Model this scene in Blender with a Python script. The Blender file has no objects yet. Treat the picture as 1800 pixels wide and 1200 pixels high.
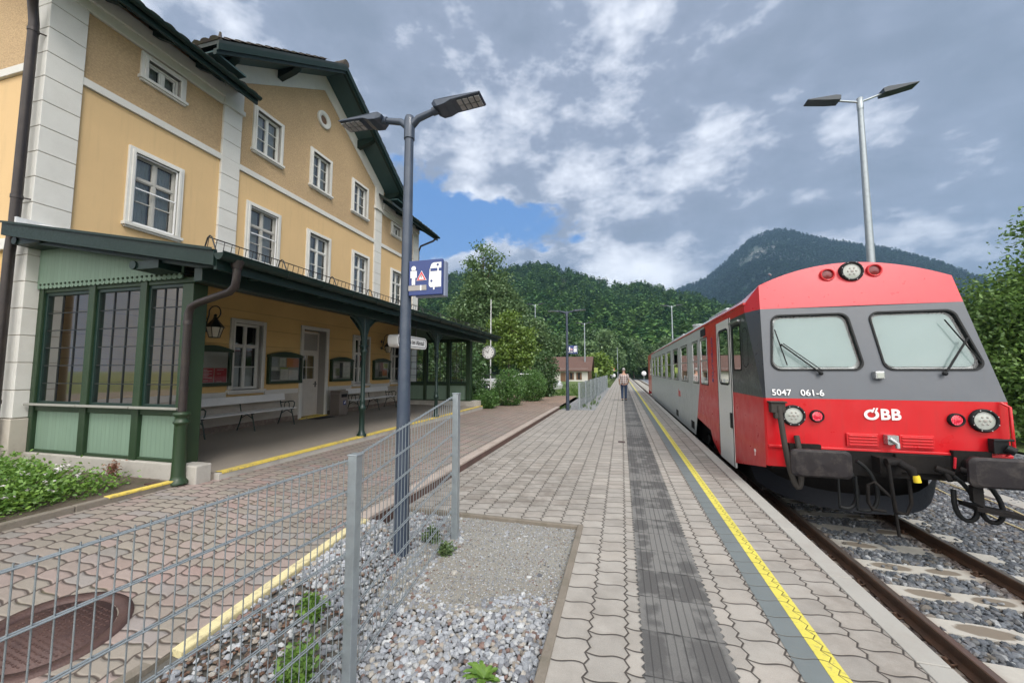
import bpy, math, random
import numpy as np
from mathutils import Vector, Matrix
S = bpy.context.scene
COL = S.collection
random.seed(7); RNG = np.random.default_rng(11)
R = math.radians
# ------------------------------------------------------------------ camera
cd = bpy.data.cameras.new("camera"); cam = bpy.data.objects.new("camera", cd); COL.objects.link(cam)
cam.location = (0, 0, 1.70)
cam.rotation_mode = 'XYZ'
CAM_ROLL = 0.0
cam.matrix_world = Matrix.Translation((0, 0, 1.70)) @ Matrix.Rotation(R(15.89), 4, 'Z') @ Matrix.Rotation(R(90 + 4.31), 4, 'X') @ Matrix.Rotation(R(CAM_ROLL), 4, 'Z')
cd.sensor_width = 36; cd.lens = 13.52; cd.clip_start = 0.05; cd.clip_end = 9000
S.camera = cam
S.render.resolution_x = 1024; S.render.resolution_y = 682
# ------------------------------------------------------------------ node helpers
class E:
    """a node socket (or number) with arithmetic"""
    nt = None
    def __init__(s, k): s.k = k
    def _m(op, *a, clamp=False):
        n = E.nt.nodes.new('ShaderNodeMath'); n.operation = op; n.use_clamp = clamp
        for i, v in enumerate(a):
            v = v.k if isinstance(v, E) else v
            if isinstance(v, (int, float)): n.inputs[i].default_value = v
            else: E.nt.links.new(v, n.inputs[i])
        return E(n.outputs[0])
    def __add__(s, o): return E._m('ADD', s, o)
    __radd__ = __add__
    def __sub__(s, o): return E._m('SUBTRACT', s, o)
    def __rsub__(s, o): return E._m('SUBTRACT', o, s)
    def __mul__(s, o): return E._m('MULTIPLY', s, o)
    __rmul__ = __mul__
    def __truediv__(s, o): return E._m('DIVIDE', s, o)
    def __rtruediv__(s, o): return E._m('DIVIDE', o, s)
    def __neg__(s): return s * -1
def fn(op, *a): return E._m(op, *a)
def fabs(a): return E._m('ABSOLUTE', a)
def floor(a): return E._m('FLOOR', a)
def fract(a): return E._m('FRACT', a)
def sin(a): return E._m('SINE', a)
def mn(a, b): return E._m('MINIMUM', a, b)
def mx(a, b): return E._m('MAXIMUM', a, b)
def lt(a, b): return E._m('LESS_THAN', a, b)
def gt(a, b): return E._m('GREATER_THAN', a, b)
def lin(a, x0, x1, y0=0.0, y1=1.0, smooth=False):
    n = E.nt.nodes.new('ShaderNodeMapRange'); n.clamp = True
    if smooth: n.interpolation_type = 'SMOOTHSTEP'
    for i, v in enumerate((a, x0, x1, y0, y1)):
        v = v.k if isinstance(v, E) else v
        if isinstance(v, (int, float)): n.inputs[i].default_value = v
        else: E.nt.links.new(v, n.inputs[i])
    return E(n.outputs[0])
def xyz(v):
    n = E.nt.nodes.new('ShaderNodeSeparateXYZ'); E.nt.links.new(v.k, n.inputs[0]); return [E(o) for o in n.outputs]
def vec(x, y, z):
    n = E.nt.nodes.new('ShaderNodeCombineXYZ')
    for i, v in enumerate((x, y, z)):
        if isinstance(v, E): E.nt.links.new(v.k, n.inputs[i])
        else: n.inputs[i].default_value = v
    return E(n.outputs[0])
def pos():
    n = E.nt.nodes.new('ShaderNodeNewGeometry'); return E(n.outputs['Position'])
def tex(out='Object'):
    n = E.nt.nodes.new('ShaderNodeTexCoord'); return E(n.outputs[out])
def attr(name):
    n = E.nt.nodes.new('ShaderNodeAttribute'); n.attribute_name = name; return E(n.outputs['Fac'])
def noise(v, scale, detail=3, rough=.55, dist=0.0, out=0):
    n = E.nt.nodes.new('ShaderNodeTexNoise'); E.nt.links.new(v.k, n.inputs['Vector'])
    n.inputs['Scale'].default_value = scale; n.inputs['Detail'].default_value = detail
    n.inputs['Roughness'].default_value = rough; n.inputs['Distortion'].default_value = dist
    return E(n.outputs[out])
def white(v):
    n = E.nt.nodes.new('ShaderNodeTexWhiteNoise'); n.noise_dimensions = '3D'; E.nt.links.new(v.k, n.inputs['Vector']); return E(n.outputs['Value'])
def voro(v, scale, feat='F1', out='Distance', rnd=1.0):
    n = E.nt.nodes.new('ShaderNodeTexVoronoi'); n.feature = feat; E.nt.links.new(v.k, n.inputs['Vector'])
    n.inputs['Scale'].default_value = scale; n.inputs['Randomness'].default_value = rnd
    return E(n.outputs[out])
def ccol(c):
    if isinstance(c, E): return c
    n = E.nt.nodes.new('ShaderNodeRGB'); n.outputs[0].default_value = (*c, 1); return E(n.outputs[0])
def mixc(a, b, f):
    n = E.nt.nodes.new('ShaderNodeMix'); n.data_type = 'RGBA'
    if isinstance(f, E): E.nt.links.new(f.k, n.inputs[0])
    else: n.inputs[0].default_value = f
    E.nt.links.new(ccol(a).k, n.inputs[6]); E.nt.links.new(ccol(b).k, n.inputs[7])
    return E(n.outputs[2])
def scalec(c, f):
    n = E.nt.nodes.new('ShaderNodeVectorMath'); n.operation = 'SCALE'
    E.nt.links.new(ccol(c).k, n.inputs[0])
    if isinstance(f, E): E.nt.links.new(f.k, n.inputs['Scale'])
    else: n.inputs['Scale'].default_value = f
    return E(n.outputs[0])
def bump(h, strength=.5, dist=.01):
    n = E.nt.nodes.new('ShaderNodeBump'); n.inputs['Strength'].default_value = strength; n.inputs['Distance'].default_value = dist
    E.nt.links.new(h.k, n.inputs['Height']); return E(n.outputs[0])
MATS = {}
def material(name, f):
    m = bpy.data.materials.new(name); m.use_nodes = True; nt = m.node_tree
    for n in list(nt.nodes): nt.nodes.remove(n)
    E.nt = nt
    out = nt.nodes.new('ShaderNodeOutputMaterial')
    s = f()
    nt.links.new(s.k, out.inputs[0]); MATS[name] = m
    return m
def pbr(color, rough=.6, metal=0.0, normal=None, coat=0.0, spec=.5, sub=0, emit=None, estr=0):
    n = E.nt.nodes.new('ShaderNodeBsdfPrincipled')
    E.nt.links.new(ccol(color).k, n.inputs['Base Color'])
    for nm, v in (('Roughness', rough), ('Metallic', metal), ('Coat Weight', coat), ('Specular IOR Level', spec)):
        if isinstance(v, E): E.nt.links.new(v.k, n.inputs[nm])
        else: n.inputs[nm].default_value = v
    n.inputs['Coat Roughness'].default_value = .06
    if normal: E.nt.links.new(normal.k, n.inputs['Normal'])
    if emit is not None:
        n.inputs['Emission Color'].default_value = (*emit, 1); n.inputs['Emission Strength'].default_value = estr
    return E(n.outputs[0])
def paint(name, c, rough=.5, var=.12, scale=1.5, metal=0.0, coat=0.0, bs=0.0, bscale=60, dirt=None, dirtamt=.35, fine=0.0, space='w', spec=.5, low=0.0):
    def f():
        p = pos() if space == 'w' else tex('Object')
        n1 = noise(p, scale, 4, .6); n2 = noise(p, scale * 9, 3, .6)
        col = scalec(c, 1 - var + (n1 * 1.3 + n2 * .7) * var)
        if dirt: col = mixc(col, dirt, lin(noise(p, scale * .8, 6, .7), .48, .72) * dirtamt)
        if low:
            x_, y_, z_ = xyz(p); st = noise(vec(x_ * 9, y_ * 9, z_ * .8), 1.6, 5, .65)
            col = mixc(col, (.085, .06, .045), lin(st, .50, .80) * low * .55)
            col = mixc(col, (.11, .085, .07), lin(z_ + noise(p, 2.5, 4) * .6, .85, .15) * low * lin(noise(p, 14, 5, .7), .3, .65))
        if fine: col = scalec(col, 1 - fine + white(vec(*[floor(q * 400) for q in xyz(p)])) * 2 * fine)
        r = lin(n2, .3, .7, max(rough - .08, .02), min(rough + .08, 1))
        nb = bump(noise(p, bscale, 4, .6), bs, .01) if bs else None
        return pbr(col, r, metal, nb, coat, spec)
    return material(name, f)
def thin_glass(name, tint=(.85, .9, .9), refl=1.0, rough=.02):
    def f():
        nt = E.nt
        t = nt.nodes.new('ShaderNodeBsdfTransparent'); t.inputs[0].default_value = (*tint, 1)
        g = nt.nodes.new('ShaderNodeBsdfGlossy'); g.inputs['Roughness'].default_value = rough
        fr = nt.nodes.new('ShaderNodeFresnel'); fr.inputs[0].default_value = 1.5
        mixn = nt.nodes.new('ShaderNodeMixShader')
        ff = E(fr.outputs[0]) * (1.7 * refl)
        nt.links.new(ff.k, mixn.inputs[0]); nt.links.new(t.outputs[0], mixn.inputs[1]); nt.links.new(g.outputs[0], mixn.inputs[2])
        return E(mixn.outputs[0])
    return material(name, f)
# ------------------------------------------------------------------ world: daylight sky with broken cloud
SUN_EL, SUN_AZ = 50, 140      # azimuth measured clockwise from +Y (sun behind and to the right of the camera)
w = bpy.data.worlds.new("World"); S.world = w; w.use_nodes = True
nt = w.node_tree
for n in list(nt.nodes): nt.nodes.remove(n)
E.nt = nt
sky = nt.nodes.new('ShaderNodeTexSky'); sky.sky_type = 'NISHITA'; sky.sun_disc = False
sky.sun_elevation = R(SUN_EL); sky.sun_rotation = R(SUN_AZ); sky.altitude = 500; sky.air_density = 1.0; sky.dust_density = .4; sky.ozone_density = 3.0
d = tex('Generated'); dx, dy, dz = xyz(d)
h = mx(dz, 0.0) + .22
hz_ = mx(dz, 0.0) + .75
P2 = vec(dx * 1.15, dy * 1.15, dz * 2.0 + 3.7)
c1 = noise(P2, 2.9, 9, .56, .0)
c2 = noise(vec(dx + 31.3, dy + 5.0, dz * 1.9), 7.5, 9, .58, .0)
c3 = noise(vec(dx * .8 - 7.0, dy * .8, dz * 1.4), 1.1, 3, .5)
# direction of the blue gap and of the bright bank of cloud under it
def dirmask(px, py, sx, sy):
    f = 676.; a = (px - 900) / f; b = (600 - py) / f
    cm = cam.matrix_world.to_3x3(); v = (cm @ Vector((a, b, -1))).normalized()
    rt = Vector((v.y, -v.x, 0)).normalized(); up = rt.cross(v)
    u = (dx * rt.x + dy * rt.y + dz * rt.z) / sx; q = (dx * up.x + dy * up.y + dz * up.z) / sy
    fwd = gt(dx * v.x + dy * v.y + dz * v.z, 0.0)
    return lin(u * u + q * q, 0.0, 1.0, 1.0, 0.0) * fwd
gap = mx(mx(dirmask(880, 398, .24, .075), dirmask(765, 395, .13, .12)), dirmask(735, 335, .10, .10) * .8)
bank = mx(dirmask(780, 420, .46, .22), mx(dirmask(1120, 480, .22, .09) * 1.2, dirmask(960, 300, .5, .18) * .45))
tone = lin(c1 * .68 + c2 * .58 + c3 * .34 + bank * .20 - dz * .10, .58, 1.10, 0.0, 1.0, True)
dark = (.180, .212, .275); light = (.88, .90, .95)
cloud = mixc(dark, (.245, .280, .365), lin(tone, 0, .5))
cloud = mixc(cloud, light, lin(tone, .4, 1.0))
behind = lin(dy * -.8 + dx * .12 + dz * .6, .30, .95, 1.0, 3.3, True)
cloud = mixc(scalec(cloud, 9.0), scalec(mixc(cloud, (.80, .75, .66), .6), behind * 9.0), lin(behind, 1.0, 1.6))
blue = scalec(E(sky.outputs[0]), 1.0)
blue = mixc(blue, scalec((.10, .28, .68), 7.0), .7)
c4 = noise(vec(dx, dy, dz * 1.5), 9, 9, .65, .2)
gm = lin(gap * .85 + (c2 - .5) * 1.5 + (c4 - .5) * 1.7 + (c1 - .5) * .8, .20, .52, 0, 1, True) * lin(gap, 0.0, .15)
full = mixc(cloud, blue, gm)
low = lin(dz, -.02, .0)
full = mixc(scalec((.10, .13, .10), 3.0), full, low)
bg = nt.nodes.new('ShaderNodeBackground'); nt.links.new(full.k, bg.inputs[0]); bg.inputs[1].default_value = .1
wo = nt.nodes.new('ShaderNodeOutputWorld'); nt.links.new(bg.outputs[0], wo.inputs[0])
# ------------------------------------------------------------------ sun (veiled, very soft)
sl = bpy.data.lights.new("sun", 'SUN'); sl.energy = 1.5; sl.angle = R(18); sl.color = (1, .955, .9)
sun = bpy.data.objects.new("sun", sl); COL.objects.link(sun)
az, el = R(SUN_AZ), R(SUN_EL)
sd = Vector((math.sin(az) * math.cos(el), math.cos(az) * math.cos(el), math.sin(el)))
sun.rotation_euler = (-sd).to_track_quat('-Z', 'Y').to_euler(); sun.location = (20, -20, 40)
S.view_settings.view_transform = 'Standard'; S.view_settings.look = 'None'; S.view_settings.gamma = 1; S.view_settings.use_curve_mapping = False
S.view_settings.exposure = 0.74
S.render.engine = 'CYCLES'
S.cycles.max_bounces = 8; S.cycles.transparent_max_bounces = 16; S.cycles.diffuse_bounces = 3; S.cycles.glossy_bounces = 3
# ------------------------------------------------------------------ geometry helpers
ORG = {}
def tag(o, label=None, cat=None, group=None, kind=None):
    if label: o['label'] = label
    if cat: o['category'] = cat
    if group: o['group'] = group
    if kind: o['kind'] = kind
    return o
def empty(name, loc, label=None, cat=None, group=None, rz=0):
    o = bpy.data.objects.new(name, None); COL.objects.link(o); o.location = loc; o.empty_display_size = .2
    ORG[o] = Vector(loc)
    return tag(o, label, cat, group)
def link_mesh(me, name, mat, parent):
    o = bpy.data.objects.new(name, me); COL.objects.link(o)
    if mat is not None:
        for m in (mat if isinstance(mat, (list, tuple)) else [mat]): me.materials.append(MATS[m] if isinstance(m, str) else m)
    if parent is not None:
        o.parent = parent; o.location = -ORG.get(parent, Vector((0, 0, 0)))
    ORG[o] = Vector((0, 0, 0))
    return o
class MB:
    def __init__(s): s.v = []; s.f = []; s.m = []; s.sm = []; s.mi = 0
    def add(s, vs, fs, smooth=False):
        b = len(s.v); s.v += [tuple(q) for q in vs]
        for f in fs: s.f.append([b + i for i in f]); s.m.append(s.mi); s.sm.append(smooth)
        return s
    def box(s, x0, x1, y0, y1, z0, z1, M=None):
        vs = [(x, y, z) for z in (z0, z1) for y in (y0, y1) for x in (x0, x1)]
        if M: vs = [M @ Vector(q) for q in vs]
        return s.add(vs, [(0, 2, 3, 1), (4, 5, 7, 6), (0, 1, 5, 4), (2, 6, 7, 3), (0, 4, 6, 2), (1, 3, 7, 5)])
    def bar(s, a, b, wd, hg, up=(0, 0, 1)):
        a, b = Vector(a), Vector(b); d = (b - a).normalized(); u = Vector(up)
        if abs(d.dot(u)) > .99: u = Vector((1, 0, 0))
        r = d.cross(u).normalized(); u = r.cross(d)
        vs = [p + r * (i * wd / 2) + u * (j * hg / 2) for p in (a, b) for i, j in ((-1, -1), (1, -1), (1, 1), (-1, 1))]
        return s.add(vs, [(3, 2, 1, 0), (4, 5, 6, 7), (0, 1, 5, 4), (1, 2, 6, 5), (2, 3, 7, 6), (3, 0, 4, 7)])
    def tube(s, pts, r, n=8, caps=True, smooth=True):
        pts = [Vector(p) for p in pts]; rs = r if isinstance(r, (list, tuple)) else [r] * len(pts)
        vs = []; fs = []; u = None
        for i, p in enumerate(pts):
            d = (pts[min(i + 1, len(pts) - 1)] - pts[max(i - 1, 0)]).normalized()
            if u is None: u = d.orthogonal().normalized()
            else:
                u = u - d * u.dot(d); u = u.normalized() if u.length > 1e-6 else d.orthogonal().normalized()
            q = d.cross(u)
            for k in range(n):
                t = 2 * math.pi * k / n; vs.append(p + (u * math.cos(t) + q * math.sin(t)) * rs[i])
        for i in range(len(pts) - 1):
            for k in range(n):
                fs.append((i * n + k, i * n + (k + 1) % n, (i + 1) * n + (k + 1) % n, (i + 1) * n + k))
        s.add(vs, fs, smooth)
        if caps:
            s.add(vs[:n], [tuple(reversed(range(n)))]); s.add(vs[-n:], [tuple(range(n))])
        return s
    def lathe(s, prof, c, n=20, axis='z', smooth=True):
        c = Vector(c); vs = []
        for (r, h) in prof:
            for k in range(n):
                t = 2 * math.pi * k / n; a, b = r * math.cos(t), r * math.sin(t)
                vs.append(c + (Vector((a, b, h)) if axis == 'z' else Vector((a, h, -b)) if axis == 'y' else Vector((h, a, b))))
        fs = [(i * n + k, i * n + (k + 1) % n, (i + 1) * n + (k + 1) % n, (i + 1) * n + k) for i in range(len(prof) - 1) for k in range(n)]
        s.add(vs, fs, smooth)
        if len({h for _, h in prof}) == 1: return s
        if prof[0][0] > 1e-4: s.add(vs[:n], [tuple(reversed(range(n)))])
        if prof[-1][0] > 1e-4: s.add(vs[-n:], [tuple(range(n))])
        return s
    def prism(s, poly, a, b, plane='xz', smooth=False):
        """poly in a plane, extruded along the third axis from a to b"""
        def q(p, t):
            return (p[0], t, p[1]) if plane == 'xz' else (t, p[0], p[1]) if plane == 'yz' else (p[0], p[1], t)
        n = len(poly); vs = [q(p, a) for p in poly] + [q(p, b) for p in poly]
        s.add(vs, [tuple(range(n)), tuple(reversed(range(n, 2 * n)))])
        s.add(vs, [(i, (i + 1) % n, (i + 1) % n + n, i + n) for i in range(n)], smooth)
        return s
    def ball(s, c, r, n=10, sq=(1, 1, 1)):
        pr = [(math.sin(math.pi * i / n), -math.cos(math.pi * i / n)) for i in range(n + 1)]
        c = Vector(c); vs = []; m = n * 2
        for (a, h) in pr:
            for k in range(m):
                t = 2 * math.pi * k / m; vs.append(c + Vector((a * math.cos(t) * r * sq[0], a * math.sin(t) * r * sq[1], h * r * sq[2])))
        return s.add(vs, [(i * m + k, i * m + (k + 1) % m, (i + 1) * m + (k + 1) % m, (i + 1) * m + k) for i in range(n) for k in range(m)], True)
    def quad(s, a, b, c, d): return s.add([a, b, c, d], [(0, 1, 2, 3)])
    def build(s, name, mat, parent=None, bevel=0, seg=2):
        me = bpy.data.meshes.new(name); me.from_pydata(s.v, [], s.f)
        o = link_mesh(me, name, mat, parent)
        me.polygons.foreach_set('material_index', s.m); me.polygons.foreach_set('use_smooth', s.sm)
        me.update()
        if bevel:
            b = o.modifiers.new('bevel', 'BEVEL'); b.width = bevel; b.segments = seg; b.limit_method = 'ANGLE'; b.angle_limit = R(40)
        return o
def np_mesh(name, V, F, mat, parent=None, rnd=None, smooth=False):
    """V (n,3); F (m,k) ; rnd per face"""
    me = bpy.data.meshes.new(name); V = np.asarray(V, np.float32); F = np.asarray(F, np.int32); m, k = F.shape
    me.vertices.add(len(V)); me.vertices.foreach_set('co', V.ravel())
    me.loops.add(m * k); me.loops.foreach_set('vertex_index', F.ravel())
    me.polygons.add(m); me.polygons.foreach_set('loop_start', np.arange(0, m * k, k, dtype=np.int32))
    me.update(calc_edges=True)
    me.polygons.foreach_set('use_smooth', np.full(m, smooth))
    if rnd is not None:
        a = me.attributes.new('rnd', 'FLOAT', 'FACE'); a.data.foreach_set('value', np.asarray(rnd, np.float32))
    return link_mesh(me, name, mat, parent)
def copy_tree(o, parent=None, loc=None, rz=None, label=None):
    kids = [c for c in bpy.data.objects if c.parent == o]
    c = o.copy(); COL.objects.link(c)
    if parent is not None: c.parent = parent
    if loc is not None: c.location = loc
    if rz is not None: c.rotation_euler[2] = rz
    if label: c['label'] = label
    for k in kids: copy_tree(k, c)
    return c
def text_mb(mb, s, size, M, depth=.004, off=0.0, align='CENTER', space=1.0):
    """lettering as real mesh, appended to mb, M maps (x right, y up, z out)"""
    c = bpy.data.curves.new('t', 'FONT'); c.body = s; c.size = size; c.extrude = depth / 2; c.offset = off; c.align_x = align; c.align_y = 'CENTER'
    c.space_character = space; c.resolution_u = 4
    o = bpy.data.objects.new('t', c); COL.objects.link(o)
    dg = bpy.context.evaluated_depsgraph_get(); dg.update()
    me = bpy.data.meshes.new_from_object(o.evaluated_get(dg))
    mb.add([M @ v.co for v in me.vertices], [tuple(p.vertices) for p in me.polygons])
    bpy.data.objects.remove(o); bpy.data.curves.remove(c); bpy.data.meshes.remove(me)
    return mb
def face_y(x, y, z):   # text on a plane facing -Y (towards the camera)
    return Matrix.Translation((x, y, z)) @ Matrix(((1, 0, 0, 0), (0, 0, -1, 0), (0, 1, 0, 0), (0, 0, 0, 1)))
def face_x(x, y, z):   # text on a plane facing +X, reading towards +Y
    return Matrix.Translation((x, y, z)) @ Matrix(((0, 0, 1, 0), (1, 0, 0, 0), (0, 1, 0, 0), (0, 0, 0, 1)))
def face_mx(x, y, z):  # on a plane facing -X
    return Matrix.Translation((x, y, z)) @ Matrix(((0, 0, -1, 0), (-1, 0, 0, 0), (0, 1, 0, 0), (0, 0, 0, 1)))
# ------------------------------------------------------------------ materials
def paver_mask(x, y, wd, ht, ax, ay, per, off=.5, jw=.004):
    tri = fabs(fract(y / per) - .5) * 4 - 1
    xx = x + tri * ax
    i = floor(xx / wd); fx = fract(xx / wd)
    par = fabs(fract(i * .5) * 2)
    yy = y + sin(x * (2 * math.pi / wd)) * ay + par * (off * ht)
    j = floor(yy / ht); fy = fract(yy / ht)
    dist = mn(mn(fx, 1 - fx) * wd, mn(fy, 1 - fy) * ht)
    return dist, white(vec(i, j, 3.0)), white(vec(j, i, 8.0))
def m_platform():
    p = pos(); x, y, z = xyz(p)
    wob = noise(p, 7, 2) * .012
    dist, r1, r2 = paver_mask(x + wob, y + wob, .23, .2, .013, .012, .1, .5)
    big = noise(p, .7, 5, .65); med = noise(p, 5, 4, .6); fine = noise(p, 160, 2, .7)
    col = mixc((.37, .345, .312), (.285, .268, .245), big)
    col = mixc(col, (.36, .32, .28), lin(r1, .6, 1.0) * .35)
    col = scalec(col, .86 + r2 * .2 + (fine - .5) * .6 + (med - .5) * .35)
    # brown algae staining: near the old bed and towards the platform edge
    st1 = lin(y, 4.2, 4.9) * lin(y, 6.6, 9.0, 1, 0) * lin(x, -.9, -.2, 1, 0)
    st2 = lin(x, 1.15, 1.5)
    stain = lin(noise(p, 3.5, 5, .7), .42, .62) * mx(st1 * .8, st2 * .55)
    col = mixc(col, (.12, .095, .075), stain * .65)
    spread = lin(dist, .0, .035, 1, 0) * lin(noise(p, 1.3, 5, .7), .4, .65)
    col = mixc(col, (.17, .145, .12), spread * .4)
    gr = lin(noise(p, 2.3, 7, .72), .46, .68); col = mixc(col, (.155, .14, .12), gr * .38)
    sp = lin(noise(p, 75, 3, .8), .60, .72); col = mixc(col, (.12, .11, .10), sp * .35)
    jm = lin(dist, .0028, .0088, 1, 0, True)
    col = mixc(col, (.040, .033, .028), jm * .95)
    hgt = lin(dist, 0, .013, 0, 1, True) + (fine - .5) * .25
    return pbr(col, lin(fine, .3, .7, .75, .92), 0, bump(hgt, .7, .006))
material('platform_pavers', m_platform)
def m_fore():
    p = pos(); x, y, z = xyz(p)
    wob = noise(p, 9, 2) * .02
    dist, r1, r2 = paver_mask(x + wob, y + wob, .205, .118, .008, .011, .118, .5)
    big = noise(p, .5, 5, .65); fine = noise(p, 170, 2, .7)
    col = mixc((.30, .265, .225), (.30, .238, .215), lin(r1, .35, .75))
    col = mixc(col, (.24, .23, .225), lin(r2, .84, .88) * .6)
    col = mixc(col, (.36, .235, .215), lin(r2, .12, .08) * .45)
    far = lin(y, 9, 20)
    col = mixc(col, (.31, .20, .135), far * .75)
    col = scalec(col, .74 + r1 * .16 + r2 * .12 + (fine - .5) * .35 + (big - .5) * .5)
    gr = lin(noise(p, 2.0, 7, .72), .46, .68); col = mixc(col, (.13, .11, .095), gr * .40)
    sp = lin(noise(p, 80, 3, .8), .60, .72); col = mixc(col, (.10, .09, .08), sp * .35)
    jm = lin(dist, .003, .0105, 1, 0, True) * lin(y, 8, 30, 1, .4)
    col = mixc(col, (.055, .04, .033), jm * .93)
    moss = lin(noise(p, 2.2, 5, .7), .56, .7) * lin(dist, 0, .02, 1, 0)
    col = mixc(col, (.10, .10, .04), moss * .5)
    hgt = lin(dist, 0, .02, 0, 1, True) + (fine - .5) * .2
    return pbr(col, .82, 0, bump(hgt, .8, .009))
material('forecourt_pavers', m_fore)
def m_tactile():
    p = pos(); x, y, z = xyz(p)
    g = fabs(fract((x - .085) / .0505) - .5)
    groove = lin(g, .40, .46)
    slab = fract(y / .4); mid = fabs(x - .338)
    joint = mx(lin(mn(slab, 1 - slab) * .4 + (noise(p, 12, 2) - .5) * .03, .0, .007, 1, 0), lin(mid, .0, .006, 1, 0))
    wet = lin(noise(p, 5.5, 4, .6) + noise(p, .9, 2) * .5, .62, .80, 0, 1)
    edge = lin(mid, .09, .13) * lin(mid, .2, .24, 1, 0) * lin(mn(slab, 1 - slab), .08, .2)
    rr = white(vec(floor(y / .4), 2.0, 1.0))
    near = lin(y, 2.2, 4.4, .15, 1)
    dry = lin(edge * .35 + wet * .4 + rr * .6, .45, .9, 0, 1, True)
    col = mixc((.165, .162, .155), (.082, .080, .078), dry)
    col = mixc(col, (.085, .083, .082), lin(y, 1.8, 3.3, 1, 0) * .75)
    col = scalec(col, .8 + (noise(p, 200, 2, .7) - .5) * .9 + .2)
    col = mixc(col, (.02, .02, .02), mx(groove * .45, joint * .85))
    return pbr(col, .8, 0, bump((1 - mx(groove, joint)) + noise(p, 220, 2) * .5, .6, .004))
material('tactile', m_tactile)
def m_line(c, wear):
    def f():
        p = pos(); x, y, z = xyz(p)
        wob = noise(p, 7, 2) * .012
        dist, r1, r2 = paver_mask(x + wob, y + wob, .23, .2, .016, .012, .1, .5)
        n = noise(p, 30, 5, .7); fine = noise(p, 160, 2, .7)
        col = scalec(c, .9 + (noise(p, 3, 4) - .5) * .3 + (fine - .5) * .2)
        col = mixc(col, (.20, .18, .13), lin(n, .55, .70) * wear)
        col = mixc(col, (.06, .05, .03), lin(dist, .0015, .005, 1, 0) * .85)
        return pbr(col, .7, 0, bump(lin(dist, 0, .009, 0, 1, True) + (fine - .5) * .2, .6, .005))
    return f
material('yellow_line', m_line((.68, .60, .10), .7))
material('grey_line', m_line((.16, .185, .19), .2))
def m_yk():
    p = pos(); n = noise(p, 18, 6, .75); b = noise(p, 2, 3)
    col = mixc((.66, .50, .09), (.22, .19, .14), lin(n + b * .5, .74, .95))
    return pbr(scalec(col, .85 + noise(p, 90, 2) * .3), .75, 0, bump(n, .3, .004))
material('yellow_kerb', m_yk)
def m_cream_kerb():
    p = pos(); n = noise(p, 14, 6, .75)
    col = mixc((.60, .53, .30), (.24, .20, .15), lin(n, .5, .78))
    return pbr(scalec(col, .85 + noise(p, 90, 2) * .3), .8, 0, bump(n, .3, .004))
material('cream_kerb', m_cream_kerb)
paint('concrete', (.40, .38, .345), .85, .22, 2.2, bs=.35, bscale=70, dirt=(.17, .15, .12), dirtamt=.55)
paint('coping', (.34, .33, .305), .85, .12, 3, bs=.25, bscale=120, dirt=(.25, .22, .19), dirtamt=.4)
paint('old_kerb', (.19, .165, .135), .9, .3, 6, bs=.5, bscale=60, dirt=(.07, .07, .04), dirtamt=.5)
paint('red_kerb', (.10, .058, .048), .85, .25, 4, bs=.4, bscale=70, dirt=(.05, .04, .035), dirtamt=.5)
paint('kerb_top', (.38, .32, .28), .85, .25, 5, bs=.3, bscale=80, dirt=(.16, .11, .09), dirtamt=.5)
paint('asphalt', (.25, .22, .185), .85, .25, .8, bs=.3, bscale=150, dirt=(.22, .19, .16), dirtamt=.5, fine=.15)
paint('grit', (.26, .25, .22), .95, .2, 1.5, bs=.8, bscale=130, fine=.35, dirt=(.20, .17, .13), dirtamt=.4)
paint('soil', (.09, .07, .05), .95, .35, 6, bs=.8, bscale=50, dirt=(.05, .06, .02), dirtamt=.7)
def m_sleeper():
    p = pos(); x, y, z = xyz(p); k = (y - 5.19) / .62; yy = (fract(k) - .5) * .62; i = floor(k)
    n = noise(p, 9, 5, .7); col = scalec((.40, .385, .35), .8 + n * .4)
    for cx_, sd_ in ((3.10, 1.0), (3.72, 5.0)):
        r_ = white(vec(i, sd_, 2.0)); u = (x - cx_ - (r_ - .5) * .3) / (.13 + r_ * .12); v = yy / (.06 + r_ * .04)
        col = mixc(col, (.125, .095, .065), lin(u * u + v * v + (n - .5) * .8, .75, 1.05, 1, 0) * gt(r_, .38) * .8)
    col = mixc(col, (.17, .11, .075), lin(mn(fabs(x - 2.665), fabs(x - 4.137)), .1, .26, 1, 0) * .6)
    return pbr(col, .88, 0, bump(n, .4, .006))
material('sleeper', m_sleeper)
paint('rail', (.085, .05, .034), .6, .4, 8, metal=.35, bs=.3, bscale=60, dirt=(.16, .08, .045), dirtamt=.6)
paint('rail_top', (.22, .19, .17), .35, .3, 5, metal=.7)
paint('galv', (.33, .37, .395), .42, .18, 12, metal=.55, bs=.08, bscale=90, dirt=(.22, .25, .27), dirtamt=.5)
paint('pole_blue', (.038, .054, .085), .42, .15, 6, metal=.1, coat=.2, dirt=(.11, .13, .16), dirtamt=.35)
paint('pole_dark', (.035, .045, .058), .45, .15, 6, metal=.1)
paint('led', (.32, .32, .33), .25, .1, 60)
def m_smooth():
    p = pos(); x, y, z = xyz(p)
    st = noise(vec(x * 2, y * 5, z * .35), 2.2, 5, .65); b = noise(p, .7, 4, .6); f = noise(p, 60, 3, .7)
    col = scalec((.69, .478, .245), .90 + (b - .5) * .22 + (f - .5) * .08)
    col = mixc(col, (.47, .33, .18), lin(st, .52, .76) * .42)
    return pbr(col, .88, 0, bump(f, .2, .006))
material('yellow_smooth', m_smooth)
def m_rough():
    p = pos(); x, y, z = xyz(p); st = vec(x, y, z * 1.6)
    n = noise(st, 24, 5, .75); b = noise(p, .9, 4, .6)
    col = scalec((.51, .36, .205), .80 + (n - .5) * 1.1 + (b - .5) * .25 + .13)
    return pbr(col, .92, 0, bump(n, .9, .02))
material('yellow_rough', m_rough)
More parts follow.
